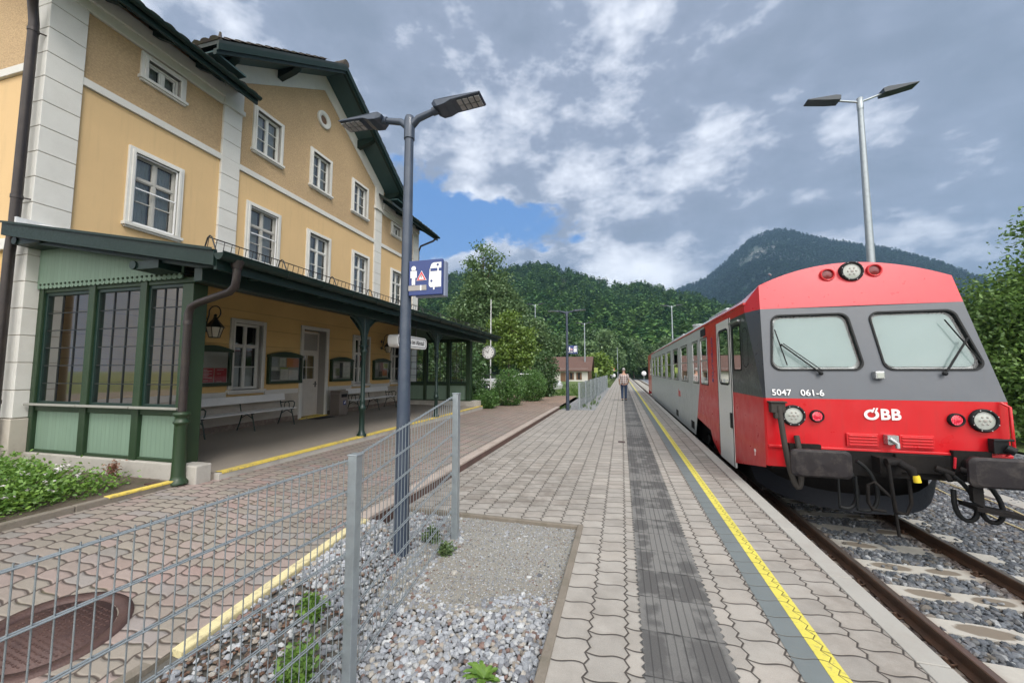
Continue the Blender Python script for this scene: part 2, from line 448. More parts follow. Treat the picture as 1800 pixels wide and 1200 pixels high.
def m_rust():
    p = pos(); x, y, z = xyz(p)
    g = fabs(fract((z - .02) / .42) - .5) * .42
    b = noise(p, 1.2, 4, .6)
    col = scalec((.70, .47, .185), .9 + (b - .5) * .3)
    gm = lin(g, .0, .012, 1, 0)
    col = mixc(col, (.22, .14, .06), gm * .6)
    return pbr(col, .85, 0, bump((1 - gm) + noise(p, 90, 3) * .1, .6, .01))
material('yellow_banded', m_rust)
paint('trim_white', (.62, .61, .575), .8, .10, 1.3, bs=.2, bscale=90, dirt=(.46, .44, .40), dirtamt=.4)
paint('base_grey', (.46, .42, .36), .9, .18, 1.4, bs=.3, bscale=80, dirt=(.24, .19, .15), dirtamt=.5)
paint('stone_foot', (.17, .13, .105), .95, .5, 14, bs=.9, bscale=30, dirt=(.30, .26, .22), dirtamt=.8)
paint('win_white', (.60, .60, .57), .5, .06, 4, dirt=(.45, .43, .4), dirtamt=.3)
paint('win_grey', (.40, .39, .36), .55, .08, 4)
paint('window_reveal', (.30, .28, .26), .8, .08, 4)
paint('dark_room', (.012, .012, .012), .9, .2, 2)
paint('curtain', (.50, .50, .48), .9, .25, 9)
thin_glass('glass', (.80, .86, .86), 1.7)
thin_glass('glass_dark', (.30, .36, .37), 1.1)
thin_glass('glass_clear', (.93, .95, .94), 1.0)
thin_glass('glass_screen', (.92, .94, .92), 1.9)
paint('green_dark', (.015, .037, .014), .45, .15, 5, coat=.0, dirt=(.03, .05, .025), dirtamt=.3)
paint('green_blue', (.005, .022, .017), .42, .15, 5, coat=.0)
paint('soffit_green', (.045, .10, .095), .6, .15, 3)
paint('fascia_green', (.007, .020, .016), .45, .2, 3, coat=.0, dirt=(.02, .035, .03), dirtamt=.3, spec=.3)
def m_boards():
    p = pos(); x, y, z = xyz(p)
    u = fract((x + y) / .085); g = lin(mn(u, 1 - u), .0, .06, 1, 0)
    r = white(vec(floor((x + y) / .085), 1.0, 1.0))
    col = scalec((.17, .255, .19), .9 + r * .08 + (noise(vec(x * 6, y * 6, z * .7), 4, 4) - .5) * .22)
    col = mixc(col, (.09, .15, .11), g * .7)
    return pbr(col, .55, 0, bump(1 - g, .5, .006))
material('green_boards', m_boards)
def m_soffit():
    p = pos(); x, y, z = xyz(p)
    u = fract(x / .11); g = lin(mn(u, 1 - u), .0, .07, 1, 0)
    col = scalec((.035, .078, .08), .9 + (noise(p, 5, 4) - .5) * .3)
    return pbr(mixc(col, (.02, .045, .045), g * .5), .6, 0, bump(1 - g, .4, .006))
material('soffit_boards', m_soffit)
paint('zinc', (.016, .025, .022), .5, .25, 2.5, metal=.1, dirt=(.05, .06, .06), dirtamt=.5)
paint('lead_white', (.55, .56, .57), .5, .12, 3, dirt=(.35, .33, .3), dirtamt=.5)
paint('pipe_brown', (.035, .028, .027), .4, .3, 5, metal=.3, dirt=(.07, .055, .045), dirtamt=.5)
paint('roof_tile', (.075, .062, .055), .9, .4, 6, bs=.5, bscale=30, dirt=(.07, .085, .03), dirtamt=.8)
paint('iron_black', (.013, .016, .015), .4, .3, 8)
paint('lamp_glass', (.55, .52, .42), .25, .1, 6)
paint('cork', (.36, .355, .31), .85, .15, 3)
paint('paper', (.62, .61, .56), .8, .06, 3)
paint('paper_red', (.42, .04, .05), .6, .2, 3)
paint('paper_orange', (.65, .22, .08), .6, .2, 3)
paint('paper_dark', (.10, .10, .09), .7, .7, 30)
paint('paper_grey', (.33, .34, .33), .7, .6, 22)
paint('paper_green', (.30, .38, .10), .7, .3, 22)
paint('bench_white', (.66, .66, .65), .45, .08, 4, bs=.1, bscale=60, dirt=(.4, .4, .38), dirtamt=.3)
paint('steel_bin', (.22, .19, .17), .35, .2, 6, metal=.5)
paint('blue_sign', (.012, .035, .17), .35, .08, 4, coat=.2)
paint('blue_sign_side', (.22, .25, .34), .35, .08, 4)
paint('sign_white', (.78, .78, .78), .45, .04, 4)
paint('sign_red', (.60, .02, .035), .45, .08, 4)
paint('sign_black', (.012, .012, .012), .5, .05, 4)
paint('sign_grey', (.32, .30, .28), .5, .05, 4)
paint('clock_rim', (.16, .18, .17), .4, .1, 4, metal=.3)
paint('rust_plate', (.085, .048, .042), .55, .4, 9, metal=.25, bs=.4, bscale=80, dirt=(.05, .03, .03), dirtamt=.7)
paint('door_white', (.60, .57, .52), .5, .08, 4, dirt=(.4, .36, .3), dirtamt=.3)
paint('blind_grey', (.30, .29, .265), .7, .08, 4)
paint('mat_dark', (.02, .022, .024), .95, .3, 20)
# train
paint('train_red', (.54, .008, .014), .34, .04, .5, coat=.22, low=.30, dirt=(.42, .015, .02), dirtamt=.2, space='w')
paint('train_red_pale', (.56, .040, .055), .34, .05, 1.0, low=.28, coat=.15, dirt=(.50, .05, .06), dirtamt=.3)
paint('train_roof_red_sheen', (.52, .17, .19), .24, .10, 1.5, coat=.5)  # red paled to pink: the roof's pale reflection is put into the colour
paint('train_grey', (.075, .085, .102), .42, .08, 1.5, low=.25, coat=.05, dirt=(.11, .115, .13), dirtamt=.4)
paint('train_dark', (.038, .045, .055), .34, .08, 1.5, coat=.2)
paint('train_silver', (.44, .475, .475), .42, .03, .5, coat=.08, metal=.0, low=.35, dirt=(.33, .35, .34), dirtamt=.3)
paint('train_roof_silver', (.42, .45, .46), .3, .1, 2, coat=.2, dirt=(.3, .3, .3), dirtamt=.4)
paint('train_door', (.62, .63, .62), .35, .05, 2, coat=.2)
paint('alu', (.50, .51, .52), .3, .1, 8, metal=.8)
paint('rubber', (.010, .011, .012), .6, .2, 12, spec=.25)
paint('underframe', (.010, .009, .009), .8, .4, 6, dirt=(.03, .023, .018), dirtamt=.5, bs=.2, bscale=50, spec=.2)  # near black: shadow behind buffers and hoses is put into the colour
paint('plough', (.010, .012, .018), .6, .25, 4, spec=.25)
paint('buffer_face', (.020, .017, .019), .55, .4, 9, metal=.0, spec=.25, dirt=(.075, .065, .06), dirtamt=.7)
paint('hose', (.045, .040, .036), .7, .3, 12, spec=.25)
paint('blind_pale', (.47, .58, .59), .7, .06, 2)
paint('lens', (.40, .42, .39), .2, .12, 60, coat=.8)
def m_tail():
    p = pos(); v = voro(p, 55, rnd=.3)
    col = mixc((.85, .10, .14), (.25, .0, .01), lin(v, .2, .55))
    n = pbr(col, .3, 0, None, .6)
    b = E.nt.nodes['Principled BSDF']; E.nt.links.new(col.k, b.inputs['Emission Color']); b.inputs['Emission Strength'].default_value = .9
    return n
material('tail_light', m_tail)
paint('marker_dark_red', (.16, .008, .012), .3, .2, 20, coat=.6)
paint('train_text', (.75, .75, .75), .5, .02, 4)
paint('yellow_tag', (.75, .55, .03), .5, .1, 9)
# stones and leaves use a per-face random value
def stones(name, cols, rough=.85, sc=1.0):
    def f():
        r = attr('rnd'); p = pos()
        col = ccol(cols[0]); n = len(cols)
        for i in range(1, n): col = mixc(col, cols[i], gt(r, i / n))
        if name == 'ballast':
            x = xyz(p)[0]; col = mixc(col, (.11, .07, .05), lin(mn(fabs(x - 2.665), fabs(x - 4.137)) + noise(p, 6, 2) * .2, .16, .38, 1, 0) * .75)
        col = scalec(col, sc * (.72 + fract(r * 37.0) * .5 + (noise(p, 90, 2, .7) - .5) * .5))
        return pbr(col, rough, 0, bump(noise(p, 120, 3), .3, .004))
    return material(name, f)
stones('gravel_light', [(.30, .315, .335), (.24, .255, .28), (.37, .38, .385), (.20, .21, .235), (.31, .29, .26), (.32, .335, .36), (.14, .145, .16), (.27, .285, .31), (.35, .36, .37), (.24, .21, .18), (.28, .295, .32), (.22, .23, .25), (.34, .345, .35), (.19, .20, .22), (.26, .27, .29), (.16, .105, .09)], sc=1.05)
stones('ballast', [(.10, .112, .13), (.075, .085, .10), (.13, .142, .16), (.088, .098, .115), (.23, .24, .25), (.065, .075, .088), (.12, .125, .13), (.095, .10, .11), (.11, .10, .088)], sc=1.1)
stones('litter', [(.13, .075, .05), (.10, .07, .05), (.17, .10, .07), (.22, .19, .16), (.09, .05, .035)])
def leaves(name, a, b, c=None, trans=.25, sc=.12, gl=.05):
    def f():
        r = attr('rnd'); p = pos()
        col = mixc(a, b, lin(r, .15, .9))
        if c: col = mixc(col, c, gt(r, .93))
        col = scalec(col, .72 + noise(p, sc, 3) * .56)
        nt = E.nt
        d = nt.nodes.new('ShaderNodeBsdfDiffuse'); nt.links.new(col.k, d.inputs[0])
        t = nt.nodes.new('ShaderNodeBsdfTranslucent'); nt.links.new(scalec(col, 1.2).k, t.inputs[0])
        g = nt.nodes.new('ShaderNodeBsdfGlossy'); g.inputs['Roughness'].default_value = .45; g.inputs[0].default_value = (.7, .8, .7, 1)
        m1 = nt.nodes.new('ShaderNodeMixShader'); m1.inputs[0].default_value = trans
        nt.links.new(d.outputs[0], m1.inputs[1]); nt.links.new(t.outputs[0], m1.inputs[2])
        m2 = nt.nodes.new('ShaderNodeMixShader'); m2.inputs[0].default_value = gl
        nt.links.new(m1.outputs[0], m2.inputs[1]); nt.links.new(g.outputs[0], m2.inputs[2])
        return E(m2.outputs[0])
    return material(name, f)
leaves('leaf_mid', (.075, .135, .055), (.16, .24, .10))
leaves('leaf_olive', (.07, .12, .045), (.15, .20, .075))
leaves('leaf_yellow', (.10, .17, .03), (.19, .27, .05))
leaves('leaf_dark', (.040, .09, .030), (.09, .16, .055))
leaves('leaf_hedge', (.065, .15, .035), (.15, .28, .075))
leaves('leaf_bright', (.08, .17, .03), (.18, .30, .05))
leaves('leaf_right', (.07, .14, .03), (.16, .26, .06), (.26, .32, .11))
leaves('forest', (.040, .10, .040), (.12, .21, .065), None, .15, .02, 0)
leaves('forest_far', (.020, .052, .024), (.045, .092, .040), None, .1, .006, 0)
leaves('petal', (.62, .60, .58), (.75, .70, .70))
leaves('grass_blade', (.06, .12, .02), (.13, .21, .05))
leaves('reddish', (.22, .10, .07), (.30, .16, .10))
paint('bark', (.10, .075, .055), .95, .35, 12, bs=.8, bscale=30)
def m_grass():
    p = pos(); n = noise(p, .6, 5, .6); m = noise(p, 9, 4, .7)
    col = mixc((.065, .12, .03), (.15, .19, .06), n)
    col = scalec(col, .6 + m * .8)
    return pbr(col, .95, 0, bump(m, 1.0, .08))
material('grass', m_grass)
def m_hill():
    p = pos(); n = noise(p, .03, 6, .65); m = noise(p, .18, 4, .7)
    col = mixc((.018, .042, .018), (.05, .085, .03), n)
    return pbr(scalec(col, .5 + m), .95, 0, bump(m, 1.0, 3))
material('hill', m_hill)
def m_ballast_far():
    p = pos(); v = voro(p, 22, 'F1', 'Distance'); r = noise(p, 40, 2, .8)
    col = scalec((.125, .14, .165), .5 + v * 1.1 + r * .5)
    return pbr(col, .9, 0, bump(1 - v, .9, .03))
material('ballast_bed', m_ballast_far)
def m_pale():
    p = pos(); v = voro(p, 30); col = scalec((.215, .22, .225), .5 + v * .8 + noise(p, 1, 4) * .4)
    return pbr(col, .9, 0, bump(1 - v, .8, .02))
material('pale_gravel', m_pale)
paint('gravel_under', (.10, .095, .085), .95, .4, 20, bs=1, bscale=40)
# person and cars
paint('skin', (.42, .24, .17), .6, .08, 8)
paint('hair_grey', (.30, .29, .28), .8, .3, 40)
paint('jeans', (.022, .040, .085), .85, .25, 20)
def m_plaid():
    p = tex('Object'); x, y, z = xyz(p)
    a = fract(x / .12); b = fract(z / .12)
    k = (lt(a, .38) + lt(b, .38)) * .5; k2 = (lt(fabs(a - .7), .05) + lt(fabs(b - .7), .05)) * .5
    col = mixc((.58, .50, .46), (.10, .05, .06), k); col = mixc(col, (.10, .12, .22), k2 * .8)
    return pbr(col, .9)
material('plaid', m_plaid)
paint('car_white', (.70, .71, .72), .25, .03, 2, coat=.6)
paint('house_white', (.55, .53, .50), .9, .1, .6)
paint('house_roof', (.11, .062, .050), .9, .25, 1.2, dirt=(.09, .06, .05), dirtamt=.5)
paint('brown_wood', (.14, .075, .04), .7, .25, 6)
paint('post_white', (.6, .6, .6), .5, .1, 5)
# ------------------------------------------------------------------ the ground and the platform
def fz(x, y):   # height of the forecourt paving
    t = min(max((x + 5.2) / 2.0, 0), 1); t = t * t * (3 - 2 * t)
    u = min(max((-x - 2.9) / 2.3, 0), 1); u = u * u * (3 - 2 * u)
    return .12 + .13 * u * min(max(1 - (y - 3.75) / 11, 0), 1) - .09 * max(0, 3.4 - y) * t
def gz(x, y):   # height of the gravel bed
    k = max(0, 4.1 - y); t = min(max((x + .5) / -1.1, 0), 1); z = -.035 - k * (.02 + .13 * t)
    u = min(max((x + 1.75) / -.85, 0), 1); u = u * u * (3 - 2 * u); e = fz(-2.7, y) - .012 if y < 3.66 else -.035
    return z * (1 - u) + e * u
def sheet(name, x0, x1, y0, y1, zf, mat, nx=1, ny=1, kind='structure', parent=None, skirt=0):
    mb = MB(); xs = np.linspace(x0, x1, nx + 1); ys = np.linspace(y0, y1, ny + 1)
    z = zf if callable(zf) else (lambda a, b: zf)
    vs = [(x, y, z(x, y)) for y in ys for x in xs]
    fs = [(j * (nx + 1) + i, j * (nx + 1) + i + 1, (j + 1) * (nx + 1) + i + 1, (j + 1) * (nx + 1) + i) for j in range(ny) for i in range(nx)]
    mb.add(vs, fs, True); o = mb.build(name, mat, parent)
    if kind: tag(o, kind=kind)
    return o
sheet('ground', -3500, 3500, -600, 4500, -.82, 'grass', 1, 1)
sheet('lawn', -60, -1.9, 24.2, 75, lambda x, y: .03, 'grass', 4, 4)
sheet('lawn', 11.3, 60, -20, 120, -.70, 'grass', 4, 8)
sheet('ballast', 1.70, 6.9, -3, 160, -.78, 'ballast_bed', 1, 1)
sheet('gravel_path', 6.9, 11.3, -3, 160, -.77, 'pale_gravel', 1, 1)
b = MB().box(-2.64, 1.62, 4.42, 16.9, -.8, 0); b.box(-.44, 1.62, -3, 4.42, -.8, 0); b.box(-1.15, 1.62, 16.9, 95, -.8, 0)
tag(b.build('platform', 'platform_pavers'), kind='structure')
mb = MB()
for i in range(100):
    y = -3 + i * .99
    mb.box(1.624, 1.787, y + .004, y + .986, -.30, .003)
mb.box(1.66, 1.75, -3, 96, -.8, -.30)
tag(mb.build('platform_kerb', 'coping', bevel=.006), kind='structure')
mb = MB(); n = 900; y0, y1 = -1.5, 60
ys = np.linspace(y0, y1, n * 2 + 1); vs = []
for i, y in enumerate(ys):
    a = .012 if i % 2 else -.012
    vs += [(.085 + a, y, .004), (.59 - a, y, .004)]
mb.add(vs, [(2 * i, 2 * i + 1, 2 * i + 3, 2 * i + 2) for i in range(len(ys) - 1)])
tag(mb.build('tactile_strip', 'tactile'), kind='structure')
sheet('grey_marking', .93, 1.078, -2, 95, .004, 'grey_line')
sheet('yellow_marking', 1.08, 1.178, -2, 95, .0045, 'yellow_line')
# forecourt paving with its slight dip towards the camera
sheet('forecourt', -12, -2.705, -3.8, 24.3, fz, 'forecourt_pavers', 40, 60)
sheet('forecourt', -40, 1.6, -45, -4.0, -.1, 'forecourt_pavers', 2, 2)
# raised kerb between forecourt and platform; yellow edging along the gravel bed
mb = MB(); mb.box(-2.765, -2.642, 3.66, 16.9, -.05, .125); tag(mb.build('kerb', 'red_kerb', bevel=.006), kind='structure')
tag(MB().box(-2.80, -2.635, 3.66, 16.88, .10, .134).build('kerb_cap', 'kerb_top', bevel=.004), kind='structure')
mb = MB(); vs = []
for i in range(19):
    a = 1.84 + i * .1; z_ = fz(-2.7, a) + .006; vs += [(-2.71, a, -.35), (-2.71, a, z_), (-2.63, a, z_), (-2.625, a, z_ - .008), (-2.625, a, -.35)]
mb.add(vs, [(5 * i + k, 5 * i + k + 1, 5 * i + k + 6, 5 * i + k + 5) for i in range(18) for k in range(4)] + [(0, 1, 2, 3, 4)])
tag(mb.build('painted_kerb', 'cream_kerb'), kind='structure')
tag(MB().box(-2.775, -2.70, -4, 1.84, -.6, -.03).build('kerb_edge', 'old_kerb'), kind='structure')
# edging of the gravel bed
tag(MB().box(-.50, -.44, -2, 4.42, -.5, .012).build('bed_kerb', 'old_kerb', bevel=.01, seg=3), kind='structure')
tag(MB().box(-2.64, -.50, 4.36, 4.415, -.5, .010).build('bed_kerb', 'old_kerb', bevel=.008), kind='structure')
sheet('gravel_bed', -2.70, -.50, -2, 4.36, lambda x, y: gz(x, y) - .02, 'gravel_under', 10, 24)
sheet('gravel_strip', -2.64, -1.15, 16.9, 40, -.02, 'pale_gravel', 1, 1)
# raised floor under the canopy with painted edge, and the planting bed
def fl(x, y): return .285 + max(0, (x + 8.9) / 3.7) * (.05 - .0075 * (y - 3.8))
def slopebox(x0, x1, y0, y1, lift, n=14):
    mb = MB(); vs = []
    for k in range(n + 1):
        y = y0 + (y1 - y0) * k / n; vs += [(x0, y, fl(x0, y) + lift), (x1, y, fl(x1, y) + lift), (x0, y, -.1), (x1, y, -.1)]
    f = [(4 * k + a, 4 * k + b, 4 * k + 4 + b, 4 * k + 4 + a) for k in range(n) for a, b in ((0, 1), (1, 3), (2, 0))]
    return mb.add(vs, f + [(0, 2, 3, 1), (4 * n, 4 * n + 1, 4 * n + 3, 4 * n + 2)])
SETTLE = [tag(slopebox(-9.0, -5.28, 3.80, 14.4, 0).build('canopy_floor', 'asphalt'), kind='structure'),
          tag(slopebox(-5.28, -5.19, 3.86, 14.4, -.004).build('floor_kerb', 'concrete', bevel=.008), kind='structure')]
mb = MB(); vs = []
for k in range(15): y = 3.9 + 10.45 * k / 14; vs += [(-5.31, y, fl(-5.3, y) + .007), (-5.186, y, fl(-5.2, y) + .007), (-5.183, y, fl(-5.2, y) - .018)]
mb.add(vs, [(3 * k + a, 3 * k + a + 1, 3 * k + a + 4, 3 * k + a + 3) for k in range(14) for a in (0, 1)])
SETTLE.append(tag(mb.build('floor_marking', 'yellow_kerb'), kind='structure'))
tag(MB().box(-14, -5.50, -4, 3.70, -.1, .27).build('planting_bed', 'soil'), kind='structure')
mb = MB()
for i in range(8): mb.box(-5.50, -5.42, -4 + i * .955, -4 + i * .955 + .95, -.1, .315)
tag(mb.build('bed_kerb', 'old_kerb', bevel=.01), kind='structure')
tag(MB().box(-5.51, -5.415, 2.95, 3.62, .30, .323).build('kerb_marking', 'yellow_kerb', bevel=.004), kind='structure')
# ---- loose stone as real geometry
ICO_V = None
def ico():
    import bmesh
    bm = bmesh.new(); bmesh.ops.create_icosphere(bm, subdivisions=1, radius=1); bm.verts.ensure_lookup_table()
    V = np.array([v.co[:] for v in bm.verts]); F = np.array([[v.index for v in f.verts] for f in bm.faces]); bm.free(); return V, F
IV, IF = ico()
def rot_mats(n):
    q = RNG.normal(size=(n, 4)); q /= np.linalg.norm(q, axis=1)[:, None]; a, b, c, d = q.T
    return np.stack([1 - 2 * (c * c + d * d), 2 * (b * c - a * d), 2 * (b * d + a * c), 2 * (b * c + a * d), 1 - 2 * (b * b + d * d), 2 * (c * d - a * b), 2 * (b * d - a * c), 2 * (c * d + a * b), 1 - 2 * (b * b + c * c)], 1).reshape(n, 3, 3)
def scatter(name, P, size, mat, zs=.75, var=.35):
    n = len(P); M = rot_mats(n)
    V = np.repeat(IV[None], n, 0) * (1 + RNG.uniform(-.28, .28, (n, len(IV), 1)))
    V = V * (RNG.uniform(.65, 1.2, (n, 1, 3)))
    V = np.einsum('nij,nkj->nki', M, V) * (size * RNG.uniform(1 - var, 1 + var, (n, 1, 1)))
    V[:, :, 2] *= zs; V += P[:, None, :]
    F = IF[None] + (np.arange(n) * len(IV))[:, None, None]
    rnd = np.repeat(RNG.uniform(0, 1, n), len(IF))
    o = np_mesh(name, V.reshape(-1, 3), F.reshape(-1, 3), mat, None, rnd); tag(o, kind='stuff'); return o
def grid_pts(x0, x1, y0, y1, s, zf, keep=None, jit=.5):
    X, Y = np.meshgrid(np.arange(x0, x1, s), np.arange(y0, y1, s)); X = X.ravel(); Y = Y.ravel()
    X = X + RNG.uniform(-jit, jit, len(X)) * s; Y = Y + RNG.uniform(-jit, jit, len(Y)) * s
    m = (X > x0) & (X < x1) & (Y > y0) & (Y < y1)
    if keep is not None: m &= keep(X, Y)
    X, Y = X[m], Y[m]; Z = np.array([zf(a, b) for a, b in zip(X, Y)]) if callable(zf) else np.full(len(X), zf)
    return np.stack([X, Y, Z + RNG.uniform(-.006, .008, len(X))], 1)
def in_grit(X, Y): return (X > -1.70 + .10 * np.sin(Y * 7) - (Y - 3.8) * .1) & (Y > 3.05 + .08 * np.sin(X * 6)) & (Y < 4.4) & (RNG.uniform(size=len(X)) > .02)
pts = grid_pts(-2.60, -.515, 1.2, 4.34, .027, lambda x, y: gz(x, y) - .004, lambda X, Y: ~in_grit(X, Y) & ~((X < -1.9) & (Y < 2.6) & (RNG.uniform(size=len(X)) < .5)))
g = scatter('gravel', pts, .0225, 'gravel_light')
pts = grid_pts(-2.60, -1.7, 1.3, 3.2, .03, lambda x, y: gz(x, y) + .0, lambda X, Y: RNG.uniform(size=len(X)) < .8 * np.clip((2.9 - Y) * 1.4, 0.1, 1) * np.clip((-1.6 - X) * 1.5, 0, 1))
scatter('leaf_litter', pts, .016, 'litter', .5)
sheet('grit_patch', -2.0, -.505, 2.9, 4.355, lambda x, y: gz(x, y) + .006, 'grit', 12, 12)
pts = grid_pts(-1.80, -.51, 2.95, 4.35, .0165, lambda x, y: gz(x, y) + .006)
scatter('grit', pts, .0062, 'gravel_light', .7, .5)
pts = grid_pts(1.84, 6.0, 2.0, 13.5, .046, -.775); sleeper_y = np.arange(2.4, 14, .62)
sy = ((pts[:, 1] - 5.5 + .31) % .62) - .31
nsl = (np.abs(sy) < .115) & (pts[:, 0] > 2.12) & (pts[:, 0] < 4.68)
nsl &= (RNG.uniform(size=len(pts)) > .035); pts[:, 2] += np.where((np.abs(sy) < .115) & (pts[:, 0] > 2.12) & (pts[:, 0] < 4.68), .035, .005) + np.where(np.abs(sy) > .13, .012, 0)
scatter('ballast_stones', pts[~nsl], .034, 'ballast')
pts = grid_pts(6.0, 11, 6.5, 15, .06, -.765); scatter('ballast_stones', pts, .036, 'ballast')
# ---- the track
t = empty('railway_track', (3.40, 0, -.78), 'railway track with rusty rails on pale concrete sleepers beside the platform', 'railway track')
pr = [(2.08, -.85), (2.10, -.752), (2.35, -.735), (3.0, -.742), (3.4, -.752), (3.8, -.742), (4.45, -.735), (4.70, -.752), (4.72, -.85)]
sl0 = None
for k in range(-6, 15):
    if sl0 is None: sl0 = MB().prism(pr, -.12, .12).build('sleeper', 'sleeper', t, bevel=.012); o = sl0
    else: o = sl0.copy(); COL.objects.link(o)
    o.location = Vector((-3.40, 5.5 + k * .62, .78))
mb = MB()
for k in range(15, 160): mb.box(2.1, 4.7, 5.5 + k * .62 - .12, 5.5 + k * .62 + .12, -.85, -.74)
mb.build('sleeper', 'sleeper', t)['kind'] = 'stuff'
def rail(x):
    mb = MB(); pr = [(-.07, -.735), (.07, -.735), (.07, -.722), (.012, -.705), (.010, -.645), (.036, -.632), (.036, -.603), (.028, -.600), (-.028, -.600), (-.036, -.603), (-.036, -.632), (-.010, -.645), (-.012, -.705), (-.07, -.722)]
    mb.prism([(x + a, b) for a, b in pr][::-1], -3, 130); mb.build('rail', 'rail', t)
    mb = MB().box(x - .026, x + .026, -3, 130, -.6005, -.5985); mb.build('rail_head', 'rail_top', t)
    for sx in (-1, 1):
        mb = MB(); X_ = x + sx * .115
        mb.tube([(X_, 0, -.745), (X_, 0, -.69)], .016, 6); mb.box(X_ - .032, X_ + .032, -.04, .04, -.742, -.722)
        mb.tube([(X_, -.045, -.715), (X_ - sx * .04, -.05, -.705), (X_ - sx * .045, .05, -.705), (X_, .045, -.715)], .009, 5)
        f0 = mb.build('rail_fastening', 'rail', t)
        for k in range(-5, 10):
            o = f0 if k == -5 else f0.copy()
            if k > -5: COL.objects.link(o)
            o.location = Vector((-3.40, 5.5 + k * .62, .78))
rail(2.665); rail(4.137)
# cable trough and cables lying in the ballast
tag(MB().prism([(6.78, -.80), (6.80, -.735), (7.16, -.735), (7.18, -.80)], 5, 60).build('cable_trough', 'coping'), 'long pale concrete cable trough lying beyond the ballast', 'cable trough')
for (a, lab) in ((5.75, 'pale cable lying on the ballast nearer the rails'), (6.25, 'pale cable lying on the ballast nearer the concrete trough')):
    P = [(a + (y - 7) * .13 + .03 * math.sin(y * 2.1 + a), y, -.735 + .008 * math.sin(y * 5)) for y in np.arange(6, 30, .3)]
    tag(MB().tube(P, .014, 6).build('cable', 'cream_kerb'), lab, 'cable', 'cables beside the track')
# ------------------------------------------------------------------ station building
XF = -8.90
bld = empty('railway_station', (XF, 9.5, .12), 'yellow station building with white quoins, tall white framed windows and a steep gable', 'station building')
HOLES = []   # (y0, y1, z0, z1, depth)
def hole(y0, y1, z0, z1, d=.16): HOLES.append((y0, y1, z0, z1, d))
UP = [(4.83, 5.58), (7.21, 8.01), (9.12, 9.90), (11.10, 11.86), (13.42, 14.2)]
for a, c in UP: hole(a, c, 4.50, 5.88)
GA = [(7.27, 7.98), (9.14, 9.84), (11.0, 11.7)]
for a, c in GA: hole(a, c, 7.40, 8.47)
AT = [(4.92, 5.50), (13.40, 13.92)]
for a, c in AT: hole(a, c, 7.46, 7.84)
LO = [(6.98, 7.72), (11.30, 12.05), (13.55, 14.3)]
for a, c in LO: hole(a, c, 1.18, 2.86, .2)
DOOR = (9.06, 9.96); hole(DOOR[0], DOOR[1], .27, 2.93, .34)
def facade(name, y0, y1, z0, z1, mat, x=XF, parent=bld):
    hs = [(max(h[0], y0), min(h[1], y1), max(h[2], z0), min(h[3], z1)) for h in HOLES]
    hs = [h for h in hs if h[0] < h[1] and h[2] < h[3]]
    Y = sorted({y0, y1, *[h[0] for h in hs], *[h[1] for h in hs]}); Z = sorted({z0, z1, *[h[2] for h in hs], *[h[3] for h in hs]})
    mb = MB()
    for i in range(len(Y) - 1):
        for j in range(len(Z) - 1):
            cy, cz = (Y[i] + Y[i + 1]) / 2, (Z[j] + Z[j + 1]) / 2
            if any(h[0] < cy < h[1] and h[2] < cz < h[3] for h in hs): continue
            mb.quad((x, Y[i], Z[j]), (x, Y[i + 1], Z[j]), (x, Y[i + 1], Z[j + 1]), (x, Y[i], Z[j + 1]))
    return mb.build(name, mat, parent)
Y0, Y1 = 3.62, 15.40
facade('wall', Y0, Y1, .42, 1.06, 'base_grey'); facade('wall', Y0, Y1, 1.06, 3.62, 'yellow_banded'); facade('wall', Y0, Y1, 3.62, 6.63, 'yellow_smooth')
facade('wall', Y0, Y1, 6.78, 8.75, 'yellow_rough')
MB().quad((XF + .02, Y0, .1), (XF + .02, DOOR[0] - .02, .1), (XF + .02, DOOR[0] - .02, .42), (XF + .02, Y0, .42)).quad((XF + .02, DOOR[1] + .02, .1), (XF + .02, Y1, .1), (XF + .02, Y1, .42), (XF + .02, DOOR[1] + .02, .42)).build('foundation', 'stone_foot', bld)
# gable triangle: slope .70, apex 11.30 at y=9.52
GY, GZ, GS = 9.52, 11.32, .70
gp = [(GY - (GZ - 8.75) / GS, 8.75), (GY + (GZ - 8.75) / GS, 8.75), (GY, GZ)]
mb = MB()
ring = [(GY + .13 * math.cos(t), 9.74 + .13 * math.sin(t)) for t in np.linspace(0, 2 * math.pi, 25)[:-1]]
mb.add([(XF, *p) for p in gp], [(0, 1, 2)]); mb.build('gable_wall', 'yellow_rough', bld)
mb = MB(); mb.lathe([(.0, .0), (.135, .0), (.135, .03), (.155, .045), (.20, .045), (.225, .06), (.26, .06), (.27, .045), (.27, .0)], (XF - .0, GY, 9.74), 32, 'x')
rv = mb.build('round_vent', 'trim_white', bld); MB().lathe([(0, .004), (.13, .004)], (XF, GY, 9.74), 24, 'x').build('vent_opening', 'brown_wood', rv)
# side and back walls, body
def sidewall(name, z0, z1, mat): return MB().quad((-18, Y0, z0), (XF, Y0, z0), (XF, Y0, z1), (-18, Y0, z1)).build(name, mat, bld)
sidewall('wall', .1, 1.06, 'base_grey'); sidewall('wall', 1.06, 3.62, 'yellow_banded'); sidewall('wall', 3.62, 6.63, 'yellow_smooth'); sidewall('wall', 6.63, 8.8, 'yellow_rough')
MB().quad((XF, Y1, .1), (-18, Y1, .1), (-18, Y1, 8.8), (XF, Y1, 8.8)).quad((-18, Y1, .1), (-18, Y0, .1), (-18, Y0, 8.8), (-18, Y1, 8.8)).build('wall', 'yellow_smooth', bld)
for yy in (Y0, Y1): MB().add([(XF, yy, 8.7), (-18, yy, 8.7), (-13.45, yy, 11.9)], [(0, 1, 2)]).build('gable_wall', 'yellow_rough', bld)
